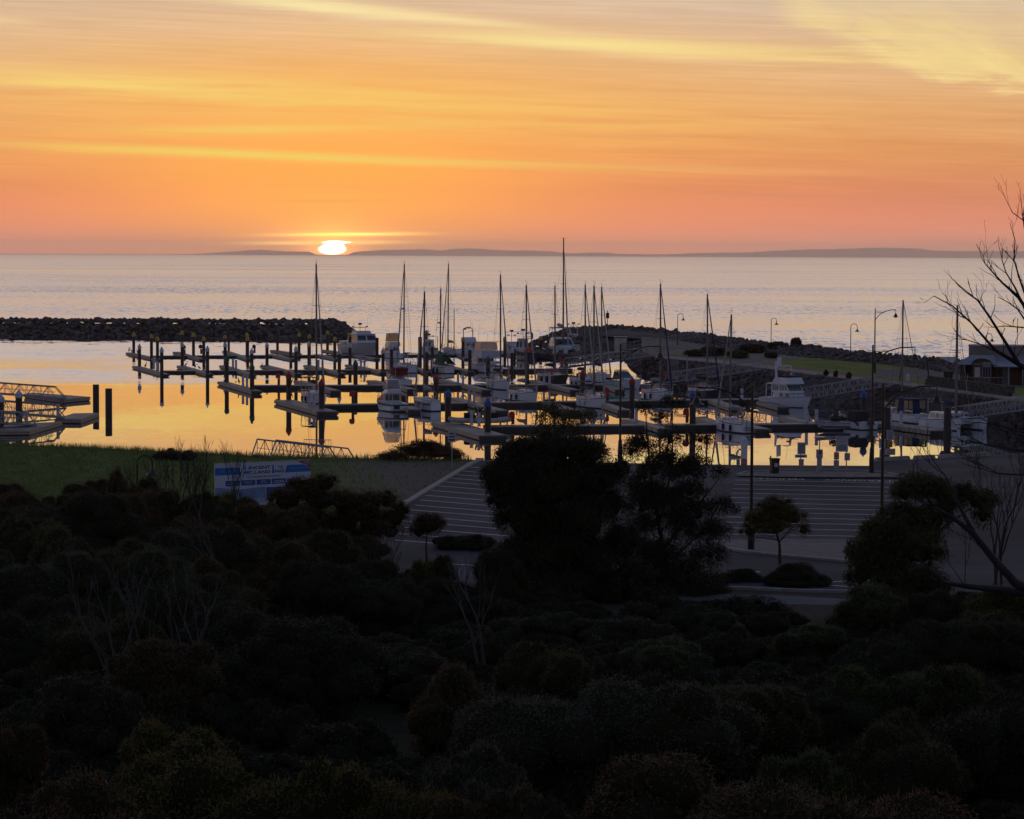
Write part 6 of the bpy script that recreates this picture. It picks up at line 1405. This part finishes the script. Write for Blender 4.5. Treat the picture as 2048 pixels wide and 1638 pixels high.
# bushes: centre column, crown top row, width in photo pixels, distance, leaf tone
BUSH = [
 ('brown-tipped bush at the frame edge below the small pontoons', 25, 968, 190, 134, 'brown', 'wattle', 0), ('brown-tipped bush standing just behind the big black-green dome', 150, 962, 150, 138, 'brown', 'wattle', 1), ('wispy narrow bush sprouting above the hedge line on the grass', 236, 936, 62, 137, 'brown', 'loose', 1),
 ('rounded bush around the foot of the gooseneck lamp', 306, 955, 120, 131, 'olive', 'wattle', 2), ('brownish bush left of the bare saplings', 262, 982, 170, 124, 'brown', 'wattle', 2), ('big black-green domed bush at the frame edge', 95, 995, 330, 117, 'dark', 'wattle', 0), ('dark bush between the saplings and the billboard', 388, 990, 170, 124, 'dark', 'wattle', 1),
 ('yellow-green bush under the bottom corner of the billboard', 472, 990, 130, 134, 'gold', 'wattle', 2), ('low green bush peeping out beside the billboard foot', 520, 1005, 90, 137, 'gold', 'low', 1), ('dark brown bush below the billboard', 520, 1008, 180, 123, 'brown', 'wattle', 0),
 ('grey-green bush with golden tips in the second row', 330, 1052, 260, 108, 'grey', 'wattle', 1), ('orange-tipped bush behind the grey-green one', 420, 1036, 170, 114, 'brown', 'wattle', 2), ('olive bush below the brown bushes near the saplings', 200, 1072, 210, 104, 'olive', 'wattle', 0), ('pale grey-green bush at the frame edge, second row', -10, 1098, 120, 100, 'grey', 'wattle', 2),
 ('broad grey-green domed bush, largest of the third row', 130, 1108, 280, 93, 'grey', 'wattle', 0), ('bright green-topped dome beside the broad grey-green one', 305, 1103, 250, 92, 'green', 'wattle', 1), ('dark dome just right of the bright green-topped one', 445, 1150, 210, 92, 'olive', 'wattle', 2), ('dark bush right of the leaning bare trunk', 545, 1085, 190, 108, 'brown', 'wattle', 1), ('dark leafy bush below the pink-lit road gap', 680, 1120, 200, 102, 'dark', 'wattle', 0), ('olive bush beneath the flat-topped wattle tree', 590, 1060, 190, 112, 'olive', 'wattle', 0),
 ('brown bush in front of the flat-topped wattle, at the edge of the lit road', 665, 1075, 170, 119, 'brown', 'wattle', 1), ('olive bush behind the flat-topped wattle on the slope', 590, 1010, 170, 130, 'olive', 'wattle', 2),
 ('dark bush overlapping the left foot of the big central tree', 1000, 1098, 120, 108, 'dark', 'loose', 1), ('tall dark bush in the third row, right of the leaning bare trunk', 640, 1120, 170, 98, 'dark', 'loose', 2), ('tall olive bush rising above the second row at the far left', 60, 1040, 190, 106, 'olive', 'loose', 0), ('tall brown bush amid the left thicket below the saplings', 420, 1110, 150, 99, 'brown', 'loose', 2), ('tall dark bush beside the pale dead stems on their left', 120, 1190, 190, 84, 'dark', 'loose', 2),
 ('tall green bush left of the dense rounded green tree', 1640, 1250, 130, 90, 'green', 'loose', 2), ('tall dark bush right of the dense rounded green tree', 1870, 1180, 150, 92, 'dark', 'loose', 1), ('tall dark bush on the lower right, left of the frame edge mass', 1900, 1330, 200, 70, 'dark', 'loose', 2), ('tall dark bush below the airy tree and left of the slender dark tree', 1410, 1215, 130, 98, 'dark', 'loose', 0), ('tall olive bush in the dark lower centre right of the clearing', 1090, 1290, 190, 74, 'olive', 'loose', 0),
 ('small shrub on the road verge left of the big tree', 935, 1066, 100, 133, 'dark', 'low', 2), ('yellowish rounded bush beside the road gap', 862, 1112, 84, 112, 'gold', 'wattle', 0), ('dark bush in front of the road gap, left of the big tree', 760, 1165, 190, 98, 'dark', 'loose', 0), ('dark bush at the foot of the big central tree', 905, 1160, 190, 100, 'dark', 'wattle', 1),
 ('dark thicket bush, fourth row at the frame edge', 30, 1215, 260, 80, 'dark', 'wattle', 1), ('olive thicket bush, fourth row second from the edge', 215, 1225, 260, 78, 'olive', 'wattle', 2), ('brown-leaved bush among pale bare stems', 330, 1280, 240, 72, 'brown', 'loose', 1), ('dark thicket bush behind the pale bare stems', 480, 1215, 260, 82, 'dark', 'loose', 0), ('dense dark shrub in the hollow left of the clearing', 600, 1235, 300, 76, 'dark', 'loose', 1), ('dense dark shrub directly above the small clearing', 760, 1290, 260, 80, 'dark', 'loose', 0),
 ('brown-leaved shrub right of the small clearing', 905, 1325, 200, 66, 'brown', 'loose', 0), ('dark bush below the central tree, right of the pale crooked stem', 1075, 1225, 230, 90, 'dark', 'wattle', 2), ('dark bush filling the gap under the airy tree', 1240, 1235, 230, 90, 'dark', 'loose', 1), ('green bush left of the lit grass patch', 1330, 1285, 190, 84, 'green', 'loose', 0),
 ('broad grey-green wattle dome in the lower middle', 1200, 1345, 480, 58, 'grey', 'wattle', 1), ('grey-green dome overlapping its flank beside the clearing', 985, 1435, 270, 58, 'grey', 'wattle', 0), ('silvery leafy bush below the grey-green domes', 950, 1495, 260, 49, 'grey', 'loose', 1), ('olive dome right of the broad grey-green wattle', 1430, 1362, 300, 62, 'olive', 'wattle', 2), ('dark dome right of the olive one', 1600, 1352, 290, 66, 'dark', 'wattle', 0),
 ('brown-gold dome at the bottom edge, lower right of centre', 1390, 1520, 620, 45, 'brown', 'wattle', 0), ('leafy upright bush with fine pale leaf tips', 1610, 1500, 230, 50, 'green', 'loose', 1), ('brown dome in the bottom corner under the dark right thicket', 1850, 1590, 480, 42, 'brown', 'wattle', 2), ('round dull bush in the dark lower right', 1790, 1438, 260, 56, 'olive', 'wattle', 1),
 ('dark mass of a bush at the right frame edge, lower part', 2010, 1400, 300, 60, 'dark', 'loose', 0), ('green rounded bush at the right, above the dark lower thicket', 1810, 1325, 250, 66, 'green', 'wattle', 0), ('dark bush on the right between two leafy trees', 1900, 1235, 250, 82, 'dark', 'wattle', 2), ('bright-leaved bush at the right frame edge', 1985, 1175, 230, 88, 'gold', 'wattle', 1),
 ('gold-tipped broad dome at the bottom edge, lower left', 430, 1500, 460, 46, 'gold', 'wattle', 1), ('gold-tipped dome at the bottom, just left of centre', 740, 1522, 330, 45, 'gold', 'wattle', 2), ('brown-gold low dome at the bottom left', 190, 1572, 420, 42, 'brown', 'wattle', 0), ('olive upright bush above the gold-tipped broad dome', 350, 1435, 250, 53, 'gold', 'loose', 1), ('brown bush cut by the left frame edge', -15, 1430, 150, 56, 'brown', 'wattle', 2), ('dark bush in the black lower left hollow', 150, 1350, 280, 64, 'dark', 'loose', 1), ('low dome at the bottom edge between the gold and brown domes', 900, 1580, 300, 42, 'brown', 'wattle', 1), ('dark bush at the bottom edge below the silvery leafy one', 1090, 1600, 260, 41, 'dark', 'wattle', 0),
 ('low shrub on the bank above the bare saplings', 350, 897, 70, 190, 'brown', 'low', 2),
]
for lab, px, yt, w_, D, leaf, kind, var in BUSH:
    if D > 110 and kind == 'wattle' and 'domed' not in lab: pass
    bush(lab, px, yt, w_, D, leaf, kind, var + (3 if (px * 7 + int(D)) % 2 else 0))
# fill the ground between them so that no bare soil shows through the thicket
def thicket():
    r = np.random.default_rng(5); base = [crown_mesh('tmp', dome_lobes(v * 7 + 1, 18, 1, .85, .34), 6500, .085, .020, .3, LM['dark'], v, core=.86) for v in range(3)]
    data = []
    for me in base:
        v = np.empty(len(me.vertices) * 3, np.float32); me.vertices.foreach_get('co', v); n4 = 6500
        tri = np.empty(len(me.loops), np.int32); me.loops.foreach_get('vertex_index', tri); data.append((v.reshape(-1, 3), tri[:n4 * 4].reshape(-1, 4), tri[n4 * 4:].reshape(-1, 3))); bpy.data.meshes.remove(me)
    Vs, Q, T = [], [], []; o = 0
    D = 40.0
    while D < 113:
        x = -D * .205 - 1
        while x < D * .205 + 1:
            X, Y = x + r.normal() * .5, D + r.normal() * .9; px = 1024 + X / Y * FPX; h = r.uniform(.6, 1.3)
            gap = ((X + 3.7) ** 2 / 3.2 + (Y - 72) ** 2 / 36 < 1) or (1560 < px < 1720 and Y > 101) or (1330 < px < 1760 and Y > 107) or (700 < px < 760 and Y > 104)
            if px > 1380 and Y > 90: h = min(h, .9)
            x += r.uniform(1.5, 2.3) * (.7 + D / 140)
            if gap: continue
            v, q, t_ = data[r.integers(3)]; a = r.uniform(0, 6.28); sc = r.uniform(1.1, 1.8); w = v * np.array([sc, sc, h / .85])
            w = np.stack([w[:, 0] * math.cos(a) - w[:, 1] * math.sin(a) + X, w[:, 0] * math.sin(a) + w[:, 1] * math.cos(a) + Y, w[:, 2] + ground_z(X, Y) - .1], 1)
            Vs.append(w); Q.append(q + o); T.append(t_ + o); o += len(w)
        D *= 1.045
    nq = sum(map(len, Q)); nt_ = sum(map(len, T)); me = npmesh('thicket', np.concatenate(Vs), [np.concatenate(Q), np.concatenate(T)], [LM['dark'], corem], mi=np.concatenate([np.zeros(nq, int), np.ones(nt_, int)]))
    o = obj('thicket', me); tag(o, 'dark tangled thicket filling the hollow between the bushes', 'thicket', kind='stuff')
thicket()
# trees given clump by clump
def tree(label, base_px, D, clumps, leaf, nleaf, ln, wd, droop, trunks, seed, core=.7, airy=0.0, name='tree', cat='tree', bm_=None, dz=1.0):
    g = ground_at(base_px, D); t = thing(name, label, cat, g); s = D / FPX; r = np.random.default_rng(seed)
    def L3(px, py, y=0.0): q = DP(px, py, D + y); return Vector((q.x - g.x, q.y - g.y, q.z - g.z))
    lobes = []
    for cl in clumps:
        px, py, rx, rz = cl[:4]; yy = cl[4] if len(cl) > 4 else r.uniform(-.6, .6) * rx * s; c = L3(px, py, yy); lobes.append((tuple(c), (rx * s, rx * s * dz, rz * s)))
        k = 9 if rx > 30 else 5                                    # break each clump up into smaller leafy heads
        for i in range(k):
            a = r.normal(size=3); a /= np.linalg.norm(a); a[2] = abs(a[2]) * .9 - .15; q = r.uniform(.26, .46); lobes.append((tuple(c + Vector((a[0] * rx * s * .85, a[1] * rx * s * .85, a[2] * rz * s * .85))), (rx * s * q, rx * s * q, rz * s * q)))
    b = MB()
    for pts in trunks:
        P = [Vector((0, 0, -.3))] if pts[0][0] == 'base' else []
        rads = [pts[0][1]] if P else []
        for q in pts[1 if P else 0:]: P.append(L3(q[0], q[1], q[3] if len(q) > 3 else 0)); rads.append(q[2])
        b.tube(P, rads, 7)
    b.build('trunk', bm_ or bark, t)
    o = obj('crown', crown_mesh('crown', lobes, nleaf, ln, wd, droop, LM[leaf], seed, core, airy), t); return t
tree('big dense dark tree right of centre, its top tuft against the water', 1110, 113, [(1105, 960, 85, 75), (1035, 965, 58, 55), (1185, 965, 58, 55), (1105, 893, 72, 36), (1168, 905, 52, 34), (1040, 912, 46, 34), (1000, 945, 34, 34), (1006, 1000, 30, 28), (1060, 1035, 70, 55), (1160, 1045, 76, 65), (1220, 1010, 32, 38), (1090, 1105, 86, 66), (1180, 1125, 70, 58), (1030, 1120, 52, 46), (1110, 1190, 110, 70), (1000, 1180, 46, 42), (1215, 1185, 52, 46), (1248, 1085, 36, 50), (1255, 1165, 46, 56), (1236, 940, 22, 30)],
     'dark', 90000, .17, .034, .7, [[('base', .22), (1108, 1100, .16), (1100, 950, .08), (1105, 850, .03)]], 11, core=.66)
tree('thin upper tuft tree standing inside the big dark tree', 1125, 114.5, [(1095, 815, 22, 18), (1120, 835, 34, 24), (1085, 845, 22, 20), (1160, 830, 28, 16), (1185, 832, 18, 12), (1140, 860, 40, 20), (1075, 870, 24, 20)], 'olive', 5200, .15, .032, .6, [[('base', .08), (1115, 950, .05), (1105, 800, .015)], [(1112, 900, .03), (1160, 822, .012)]], 12, core=0, airy=.8)
tree('airy tree with many gaps, beside the big dark tree', 1335, 116, [(1290, 812, 16, 14), (1345, 805, 24, 18), (1325, 835, 16, 14), (1400, 880, 24, 22), (1290, 890, 34, 26), (1340, 880, 26, 30), (1262, 905, 22, 28), (1335, 925, 40, 26), (1395, 925, 32, 22), (1440, 945, 18, 14), (1305, 985, 36, 26), (1380, 985, 34, 26), (1435, 1005, 26, 18), (1462, 1015, 16, 12), (1265, 975, 26, 30), (1290, 1050, 34, 26), (1405, 1065, 40, 26), (1350, 1045, 34, 30), (1330, 1110, 46, 34), (1420, 1110, 38, 28), (1290, 1130, 44, 50), (1380, 1160, 56, 44), (1310, 1190, 56, 44), (1270, 1190, 40, 50), (1360, 1200, 60, 40), (1420, 1180, 40, 34), (1325, 1010, 46, 34), (1395, 1030, 46, 34), (1285, 1015, 34, 40), (1310, 945, 34, 26), (1375, 945, 34, 26), (1440, 1060, 26, 22)],
     'dark', 76000, .15, .032, .7, [[('base', .16), (1335, 1150, .12), (1318, 1050, .09), (1300, 940, .05), (1290, 812, .014)], [(1325, 1100, .08), (1380, 1030, .05), (1440, 955, .02), (1462, 1010, .01)], [(1318, 1050, .06), (1345, 930, .04), (1345, 803, .012)], [(1310, 1000, .05), (1268, 920, .015)], [(1340, 1120, .06), (1410, 1060, .03), (1440, 1000, .012)], [(1345, 960, .03), (1400, 880, .01)]], 13, core=.22, airy=.55)
tree('small umbrella-shaped tree in front of the ruled parking bays', 1563, 127, [(1550, 1030, 50, 30), (1520, 1040, 32, 26), (1585, 1035, 34, 26), (1555, 1010, 34, 20), (1500, 1062, 22, 18), (1608, 1060, 16, 16), (1545, 1058, 46, 16), (1535, 1015, 24, 18)], 'gold', 16000, .11, .022, .5, [[('base', .09), (1559, 1090, .065), (1552, 1060, .05), (1535, 1030, .02)], [(1557, 1085, .04), (1585, 1055, .03), (1600, 1040, .012)], [(1554, 1068, .03), (1520, 1055, .012)], [(1557, 1080, .03), (1500, 1072, .01)]], 14, core=.5)
tree('broad flat-topped wattle tree in front of the billboard', 700, 126, [(610, 975, 42, 26), (650, 968, 30, 22), (575, 1000, 40, 30), (640, 1000, 46, 30), (690, 1005, 40, 30), (735, 1010, 46, 34), (775, 1000, 30, 22), (790, 1035, 30, 28), (745, 1045, 46, 30), (690, 1045, 40, 30), (620, 1030, 40, 26), (800, 1020, 20, 20), (720, 1072, 46, 22), (650, 1062, 44, 26), (590, 1045, 34, 26), (780, 1062, 30, 20)], 'brown', 34000, .12, .022, .4, [[('base', .10), (698, 1085, .08), (670, 1045, .05), (620, 1000, .02)], [('base', .09), (705, 1085, .06), (745, 1050, .04), (780, 1020, .02)], [('base', .07), (690, 1070, .04), (640, 1050, .02)], [('base', .06), (720, 1090, .05), (790, 1050, .015)]], 15, core=.60)
tree('small round-headed tree at the end of the ruled bays', 855, 127, [(855, 1052, 32, 26), (838, 1062, 22, 20), (872, 1045, 20, 18), (850, 1040, 18, 14)], 'brown', 6000, .11, .022, .4, [[('base', .06), (852, 1090, .04), (855, 1055, .02)]], 16, core=.55)
tree('dark eucalypt in front of the right-hand lamp', 1830, 104, [(1840, 970, 50, 30), (1880, 985, 40, 30), (1810, 985, 30, 26), (1800, 1040, 45, 40), (1865, 1040, 40, 40), (1770, 1075, 50, 45), (1835, 1100, 60, 50), (1740, 1110, 40, 45), (1720, 1150, 26, 40), (1790, 1150, 50, 50), (1850, 1170, 50, 40), (1955, 1000, 36, 30), (1930, 985, 24, 22), (1965, 1030, 20, 26), (1900, 1010, 26, 24), (1705, 1105, 14, 30), (1745, 1055, 22, 20)],
     'olive', 52000, .15, .030, .9, [[('base', .14), (1850, 1160, .10), (1880, 1060, .06), (1850, 980, .03)], [(1862, 1120, .07), (1800, 1060, .04), (1770, 1040, .015)], [(1880, 1060, .05), (1950, 1010, .02)]], 17, core=.52, airy=.25)
tree('slender dark tree with visible crooked trunk beside the lit road', 1568, 106, [(1480, 1215, 34, 26), (1520, 1225, 46, 36), (1560, 1240, 34, 36), (1500, 1265, 46, 40), (1550, 1285, 44, 40), (1580, 1270, 24, 34), (1470, 1270, 30, 36), (1510, 1310, 50, 34), (1450, 1225, 16, 16), (1440, 1290, 30, 30)], 'dark', 16000, .13, .026, .5, [[('base', .08), (1572, 1310, .06), (1555, 1290, .05), (1520, 1250, .02)], [(1572, 1310, .05), (1590, 1270, .02)]], 18, core=.55)
tree('dense rounded green tree above the dark lower thicket, right of the lit grass', 1745, 98, [(1745, 1230, 70, 55), (1700, 1245, 44, 40), (1790, 1235, 46, 40), (1740, 1195, 46, 30), (1720, 1285, 60, 50), (1780, 1290, 60, 50), (1685, 1290, 40, 40), (1750, 1330, 90, 40)], 'green', 30000, .12, .022, .7, [[('base', .12), (1745, 1300, .08), (1745, 1230, .03)]], 19, core=.70)
tree('leafy green tree at the right frame edge', 1990, 92, [(1985, 1235, 60, 50), (2030, 1230, 60, 60), (1950, 1260, 46, 44), (2000, 1300, 80, 60), (1930, 1310, 50, 50), (2045, 1310, 60, 70), (1960, 1210, 34, 26)], 'green', 28000, .13, .026, .7, [[('base', .12), (1990, 1300, .08), (1990, 1230, .03)]], 20, core=.70)
tree('spreading brown shrub silhouetted on the shore by the car park corner', 838, 191, [(838, 903, 55, 18), (795, 911, 36, 10), (880, 907, 40, 14), (848, 889, 26, 10), (865, 893, 24, 9), (910, 913, 22, 7), (770, 915, 22, 6)], 'brown', 15000, .16, .035, .0, [[('base', .05), (838, 905, .03), (845, 890, .01)], [('base', .04), (880, 903, .01)], [('base', .04), (800, 908, .01)]], 21, core=.55, airy=.45, name='shore_shrub', cat='shrub')
tree('round dark clipped shrub on the verge beside the road', 1592, 119, [(1592, 1155, 48, 28), (1562, 1163, 34, 20), (1625, 1163, 34, 20), (1600, 1140, 30, 16), (1578, 1142, 26, 15), (1590, 1168, 60, 14)], 'dark', 22000, .08, .02, .0, [[('base', .05), (1592, 1155, .02)]], 22, core=.82, name='verge_shrub', cat='shrub')
tree('low straggling dark shrub to the left of the round clipped one', 1480, 120, [(1480, 1158, 40, 18), (1450, 1164, 30, 14), (1512, 1165, 30, 13), (1490, 1150, 22, 12)], 'dark', 14000, .09, .022, .0, [[('base', .05), (1480, 1158, .02)]], 23, core=.7, airy=.2, name='verge_shrub', cat='shrub')
# leafless growth
for i, (lab, px, D, h, ln_) in enumerate([('leafless sapling with spreading twigs, the first by the gooseneck lamp', 312, 131, 4.6, -.06), ('leafless sapling straight and tall beside the gooseneck lamp', 345, 129, 5.0, .04), ('leafless sapling with a wide twiggy head against the water', 388, 128, 5.2, -.04), ('leafless sapling at the billboard edge, fan-shaped', 438, 127, 5.0, -.02), ('thin leafless sapling in front of the billboard panel', 478, 131, 3.0, .05)]):
    bare_tree(lab, px, D, h, 40 + i, (ln_, 0), 3 if i < 4 else 1, 4, .045, spread=.34)
bare_tree('leaning bare trunk rising through the second row of bushes', 500, 104, 5.4, 61, (-.42, 0), 1, 3, .10, cat='dead tree', name='dead_tree', group='dead trees')
bare_tree('pale dead stems standing among the brown-leaved bush', 255, 74, 4.4, 62, (.03, 0), 4, 3, .05, barkp, cat='dead tree', name='dead_tree', group='dead trees')
bare_tree('pale slanting dead stems left of the dark hollow', 385, 75, 4.8, 63, (.16, 0), 3, 3, .045, barkp, cat='dead tree', name='dead_tree', group='dead trees')
bare_tree('pale crooked dead stem in front of the big central tree', 985, 84, 4.2, 64, (.05, 0), 2, 3, .045, barkp, cat='dead tree', name='dead_tree', group='dead trees')
bare_tree('bare dark twigs in front of the pink-lit road gap', 775, 104, 3.6, 65, (0, 0), 3, 4, .035, spread=.55, cat='dead tree', name='dead_tree', group='dead trees')
bare_tree('bare grey saplings on the dark slope behind the right eucalypt', 1990, 112, 7.0, 66, (.0, 0), 3, 4, .05, cat='dead tree', name='dead_tree', group='dead trees')
def dead_gum():
    D = 62.0; g = ground_at(2120, D); t = thing('dead_tree', 'dead gum at the right edge with bare branches reaching over the sea', 'dead tree', g, 0, 'dead trees'); rr = random.Random(9)
    def L3(px, py, y=0.0): q = DP(px, py, D + y); return q - g
    b = MB(); b.tube([Vector((0, 0, -.3)), L3(2135, 1200), L3(2130, 900), L3(2095, 760)], [.34, .28, .22, .13], 9); b.build('trunk', mat('bark_black', (.020, .016, .018), .9), t)
    mains = [[(2095, 760, .13), (2048, 735, .10), (1990, 700, .062), (1945, 648, .036), (1905, 612, .028), (1868, 592, .018), (1848, 606, .006)], [(2040, 732, .085), (2008, 680, .06), (1978, 632, .045), (1955, 600, .035), (1933, 585, .024), (1914, 568, .016)],
             [(1955, 662, .030), (1938, 640, .024), (1920, 632, .018), (1896, 608, .010), (1890, 582, .006)], [(2010, 712, .03), (1965, 690, .024), (1935, 680, .018), (1910, 677, .010), (1899, 683, .006)], [(2095, 760, .10), (2075, 650, .09), (2035, 592, .06), (2005, 566, .04), (1985, 544, .028), (1970, 527, .02), (1966, 512, .012), (1976, 499, .006)],
             [(2060, 640, .06), (2030, 575, .035), (2012, 545, .024), (2004, 520, .018), (2005, 498, .010)], [(2070, 645, .06), (2040, 560, .035), (2028, 520, .026), (2030, 480, .018), (2020, 446, .008)], [(2085, 560, .04), (2048, 442, .022), (2025, 425, .016), (2010, 395, .008), (2000, 370, .005)], [(2080, 600, .05), (2055, 500, .03), (2045, 430, .018), (2040, 375, .006)],
             [(2060, 655, .04), (2035, 618, .028), (2015, 604, .018), (1996, 594, .010)], [(2048, 655, .03), (2010, 652, .020), (1985, 655, .012), (1968, 640, .006)], [(1960, 604, .018), (1965, 588, .01), (1972, 580, .005)]]
    b = MB(); tw = MB()
    for m_ in mains:
        P = [L3(x, y, (i * .05)) for i, (x, y, r_) in enumerate(m_)]; b.tube(P, [q[2] * .6 for q in m_], 6)
        for i in range(1, len(P)):
            for k in range(2):
                p = P[i - 1].lerp(P[i], rr.random()); d = ((P[i] - P[i - 1]).normalized() + Vector((rr.gauss(0, .6), rr.gauss(0, .5), rr.uniform(.0, .7)))).normalized(); branchy(tw, p, d, rr.uniform(.15, .45), min(.012, m_[i][2] * .5), 1, rr, .5, .1, 1, .7, .004)
    b.build('limbs', mat('bark_black', (.020, .016, .018), .9), t); tw.build('twigs', mat('bark_black', (.020, .016, .018), .9), t)
dead_gum()
def leaning_gum():
    D = 86.0; g = ground_at(2110, D); t = thing('dead_tree', 'pale smooth-barked gum leaning across the right side of the car park', 'dead tree', g, 0, 'dead trees')
    def L3(px, py, y=0.0): return DP(px, py, D + y) - g
    b = MB(); b.tube([Vector((0, 0, -.3)), L3(2080, 1195), L3(2030, 1165), L3(1985, 1115), L3(1945, 1065), L3(1905, 1035), L3(1870, 1015)], [.20, .17, .145, .12, .095, .065, .035], 8)
    b.tube([L3(2080, 1195), L3(2086, 1060), L3(2072, 950), L3(2062, 905), L3(2060, 868)], [.12, .09, .07, .05, .03], 7)
    b.tube([L3(2080, 1195), L3(2010, 1180), L3(1930, 1172), L3(1890, 1165), L3(1840, 1120)], [.14, .12, .09, .06, .03], 7); b.tube([L3(1950, 1070), L3(1912, 1000), L3(1890, 950)], [.08, .05, .02], 6); b.build('trunk', mat('bark_blue_grey', (.022, .022, .028), .8, scale=1.5, var=.35), t)
    b = MB(); rr = random.Random(4)
    for q in [(1870, 1015), (1840, 1120), (1890, 950), (1930, 1172), (1985, 1115)]:
        b = MB()
        for k in range(2): branchy(b, L3(*q), Vector((rr.uniform(-1, .1), rr.gauss(0, .4), rr.uniform(.1, .8))).normalized(), rr.uniform(.5, 1.0), .022, 3, rr, .5, .1)
        b.build('branch', mat('bark_black', (.020, .016, .018), .9), t)
    for q in [(2060, 950), (2060, 905), (2060, 870)]:
        b = MB(); branchy(b, L3(q[0] + 6, q[1]), Vector((-1, rr.gauss(0, .2), rr.uniform(-.1, .2))), 1.1, .035, 4, rr, .5, .05); b.build('branch', mat('bark_black', (.020, .016, .018), .9), t)
leaning_gum()
# far shrubs on the reserve
lowp = None
for i, (px, yb, wpx, h, lab) in enumerate([(1395, 713, 70, 1.0, 'clipped shrub at the tip of the far garden bed'), (1440, 712, 60, 1.2, 'far garden shrub behind two yacht masts'), (1480, 716, 80, 1.1, 'far garden shrub nearest the gravel path'), (1508, 706, 60, 1.3, 'far garden shrub below a gooseneck lamp'), (1555, 703, 60, 1.5, 'far garden shrub just right of the gooseneck lamp'), (1590, 700, 50, 1.9, 'tallest rounded shrub of the far garden bed'), (1620, 706, 60, 1.3, 'far garden shrub next to the tallest one'), (1655, 711, 50, 1.2, 'end shrub of the far garden bed beside the lawn'), (1420, 705, 60, .9, 'low shrub at the back of the far garden bed'), (1545, 716, 50, .8, 'small shrub alone by the gravel path')]):
    g = G(px, yb, LZ); t = thing('garden_shrub', lab, 'shrub', g, i * .9, 'shrubs of the far garden bed'); stem_mesh(h * .7, .04, 4, .3, i).build('stem', bark, t); o = obj('crown', dome_proto('low', 0, 'dark' if i % 2 else 'olive'), t); w_ = wpx / ppm(g) / 2; o.scale = (w_, w_ * .8, h / .62)
# reddish saltbush tufts on the top of the rock bank
for i, px in enumerate([1652, 1672, 1698]):
    g = G(px, at_x(front_top, px) - 1, LZ); t = thing('salt_bush', ['reddish tuft on top of the rock bank, first from the flybridge yacht', 'reddish tuft on top of the rock bank, middle one', 'reddish tuft on top of the rock bank nearest the tall lamp'][i], 'shrub', g, i, 'reddish tufts on the rock bank'); stem_mesh(.4, .03, 3, .3, i).build('stem', bark, t); o = obj('crown', dome_proto('loose', 1, 'brown'), t); o.scale = (.45, .4, .8)
# grass on the bank
def bank_grass():
    r = np.random.default_rng(3); P = []
    for i in range(9000):
        px = r.uniform(-20, 945); sx = G(px, interp(px, shore), NZ); back = r.exponential(1.2) if i < 5000 else r.uniform(0, 50)
        k = (sx.y - back) / sx.y; P.append((sx.x * k + r.normal() * .15, sx.y - back, NZ))
    for i in range(42000):
        D = r.uniform(122, 203); px = r.uniform(-30, 820); q = ray(px, 900); x = q.x / q.y * D
        if D < interp(x, SH) - .2 and x < -12 + (D - 165) * -.1 + r.normal() * 2.0: P.append((x, D, NZ))
    KB = sorted([(G(x, y, NZ).y, G(x, y, NZ).x) for x, y in ((958, 919.6), (940, 930), (910, 948), (870, 972), (840, 990), (806, 1011), (770, 1040), (735, 1072))])
    P = np.array(P); kx = np.interp(P[:, 1], [q[0] for q in KB], [q[1] for q in KB]); P = P[P[:, 0] < kx - .4]; cl = np.sin(P[:, 0] * 1.7 + np.sin(P[:, 1] * .9) * 2) * np.sin(P[:, 1] * .8 + P[:, 0] * .5)
    edge = np.array([interp(x, SH) for x in P[:, 0]]) - P[:, 1]
    n = len(P); hgt = np.where(edge < 2.5, r.uniform(.10, .50, n), r.uniform(.06, .24, n) * (1 + .8 * cl)); a = r.uniform(0, 6.28, n); wd = np.where(edge < 2.5, .018, .05); dx = np.stack([np.cos(a), np.sin(a), 0 * a], 1) * wd[:, None]; tip = np.stack([r.normal(0, .3, n), r.normal(0, .3, n), np.ones(n)], 1) * hgt[:, None]
    v = np.stack([P - dx, P + dx, P + tip * .6 + dx * .6, P + tip, ], 1).reshape(-1, 3); me = npmesh('bank_grass', v, np.arange(n * 4).reshape(-1, 4), [leaf_mat('grass_blade', (.085, .145, .036), (.19, .235, .085), .3, .7, .1)])
    o = obj('bank_grass', me); tag(o, 'tufted green grass on the bank above the water', 'grass', kind='stuff')
bank_grass()

# ================================================================ air over the gulf
def haze():
    b = MB(); b.box((0, 27400, 129), (82000, 57200, 262))
    m = bpy.data.materials.new('haze_air'); m.use_nodes = True; t = NT(m.node_tree)
    t.n.remove(t.n['Principled BSDF']); v = t.node('ShaderNodeVolumePrincipled'); v.inputs['Color'].default_value = (1.0, 0.87, 0.80, 1); v.inputs['Density'].default_value = HAZE; v.inputs['Anisotropy'].default_value = .82
    t.l.new(v.outputs[0], t.n['Material Output'].inputs['Volume'])
    o = b.build('haze', m); tag(o, 'thin dawn haze hanging over the gulf', 'haze', kind='stuff')
HAZE = 3.1e-5
haze()
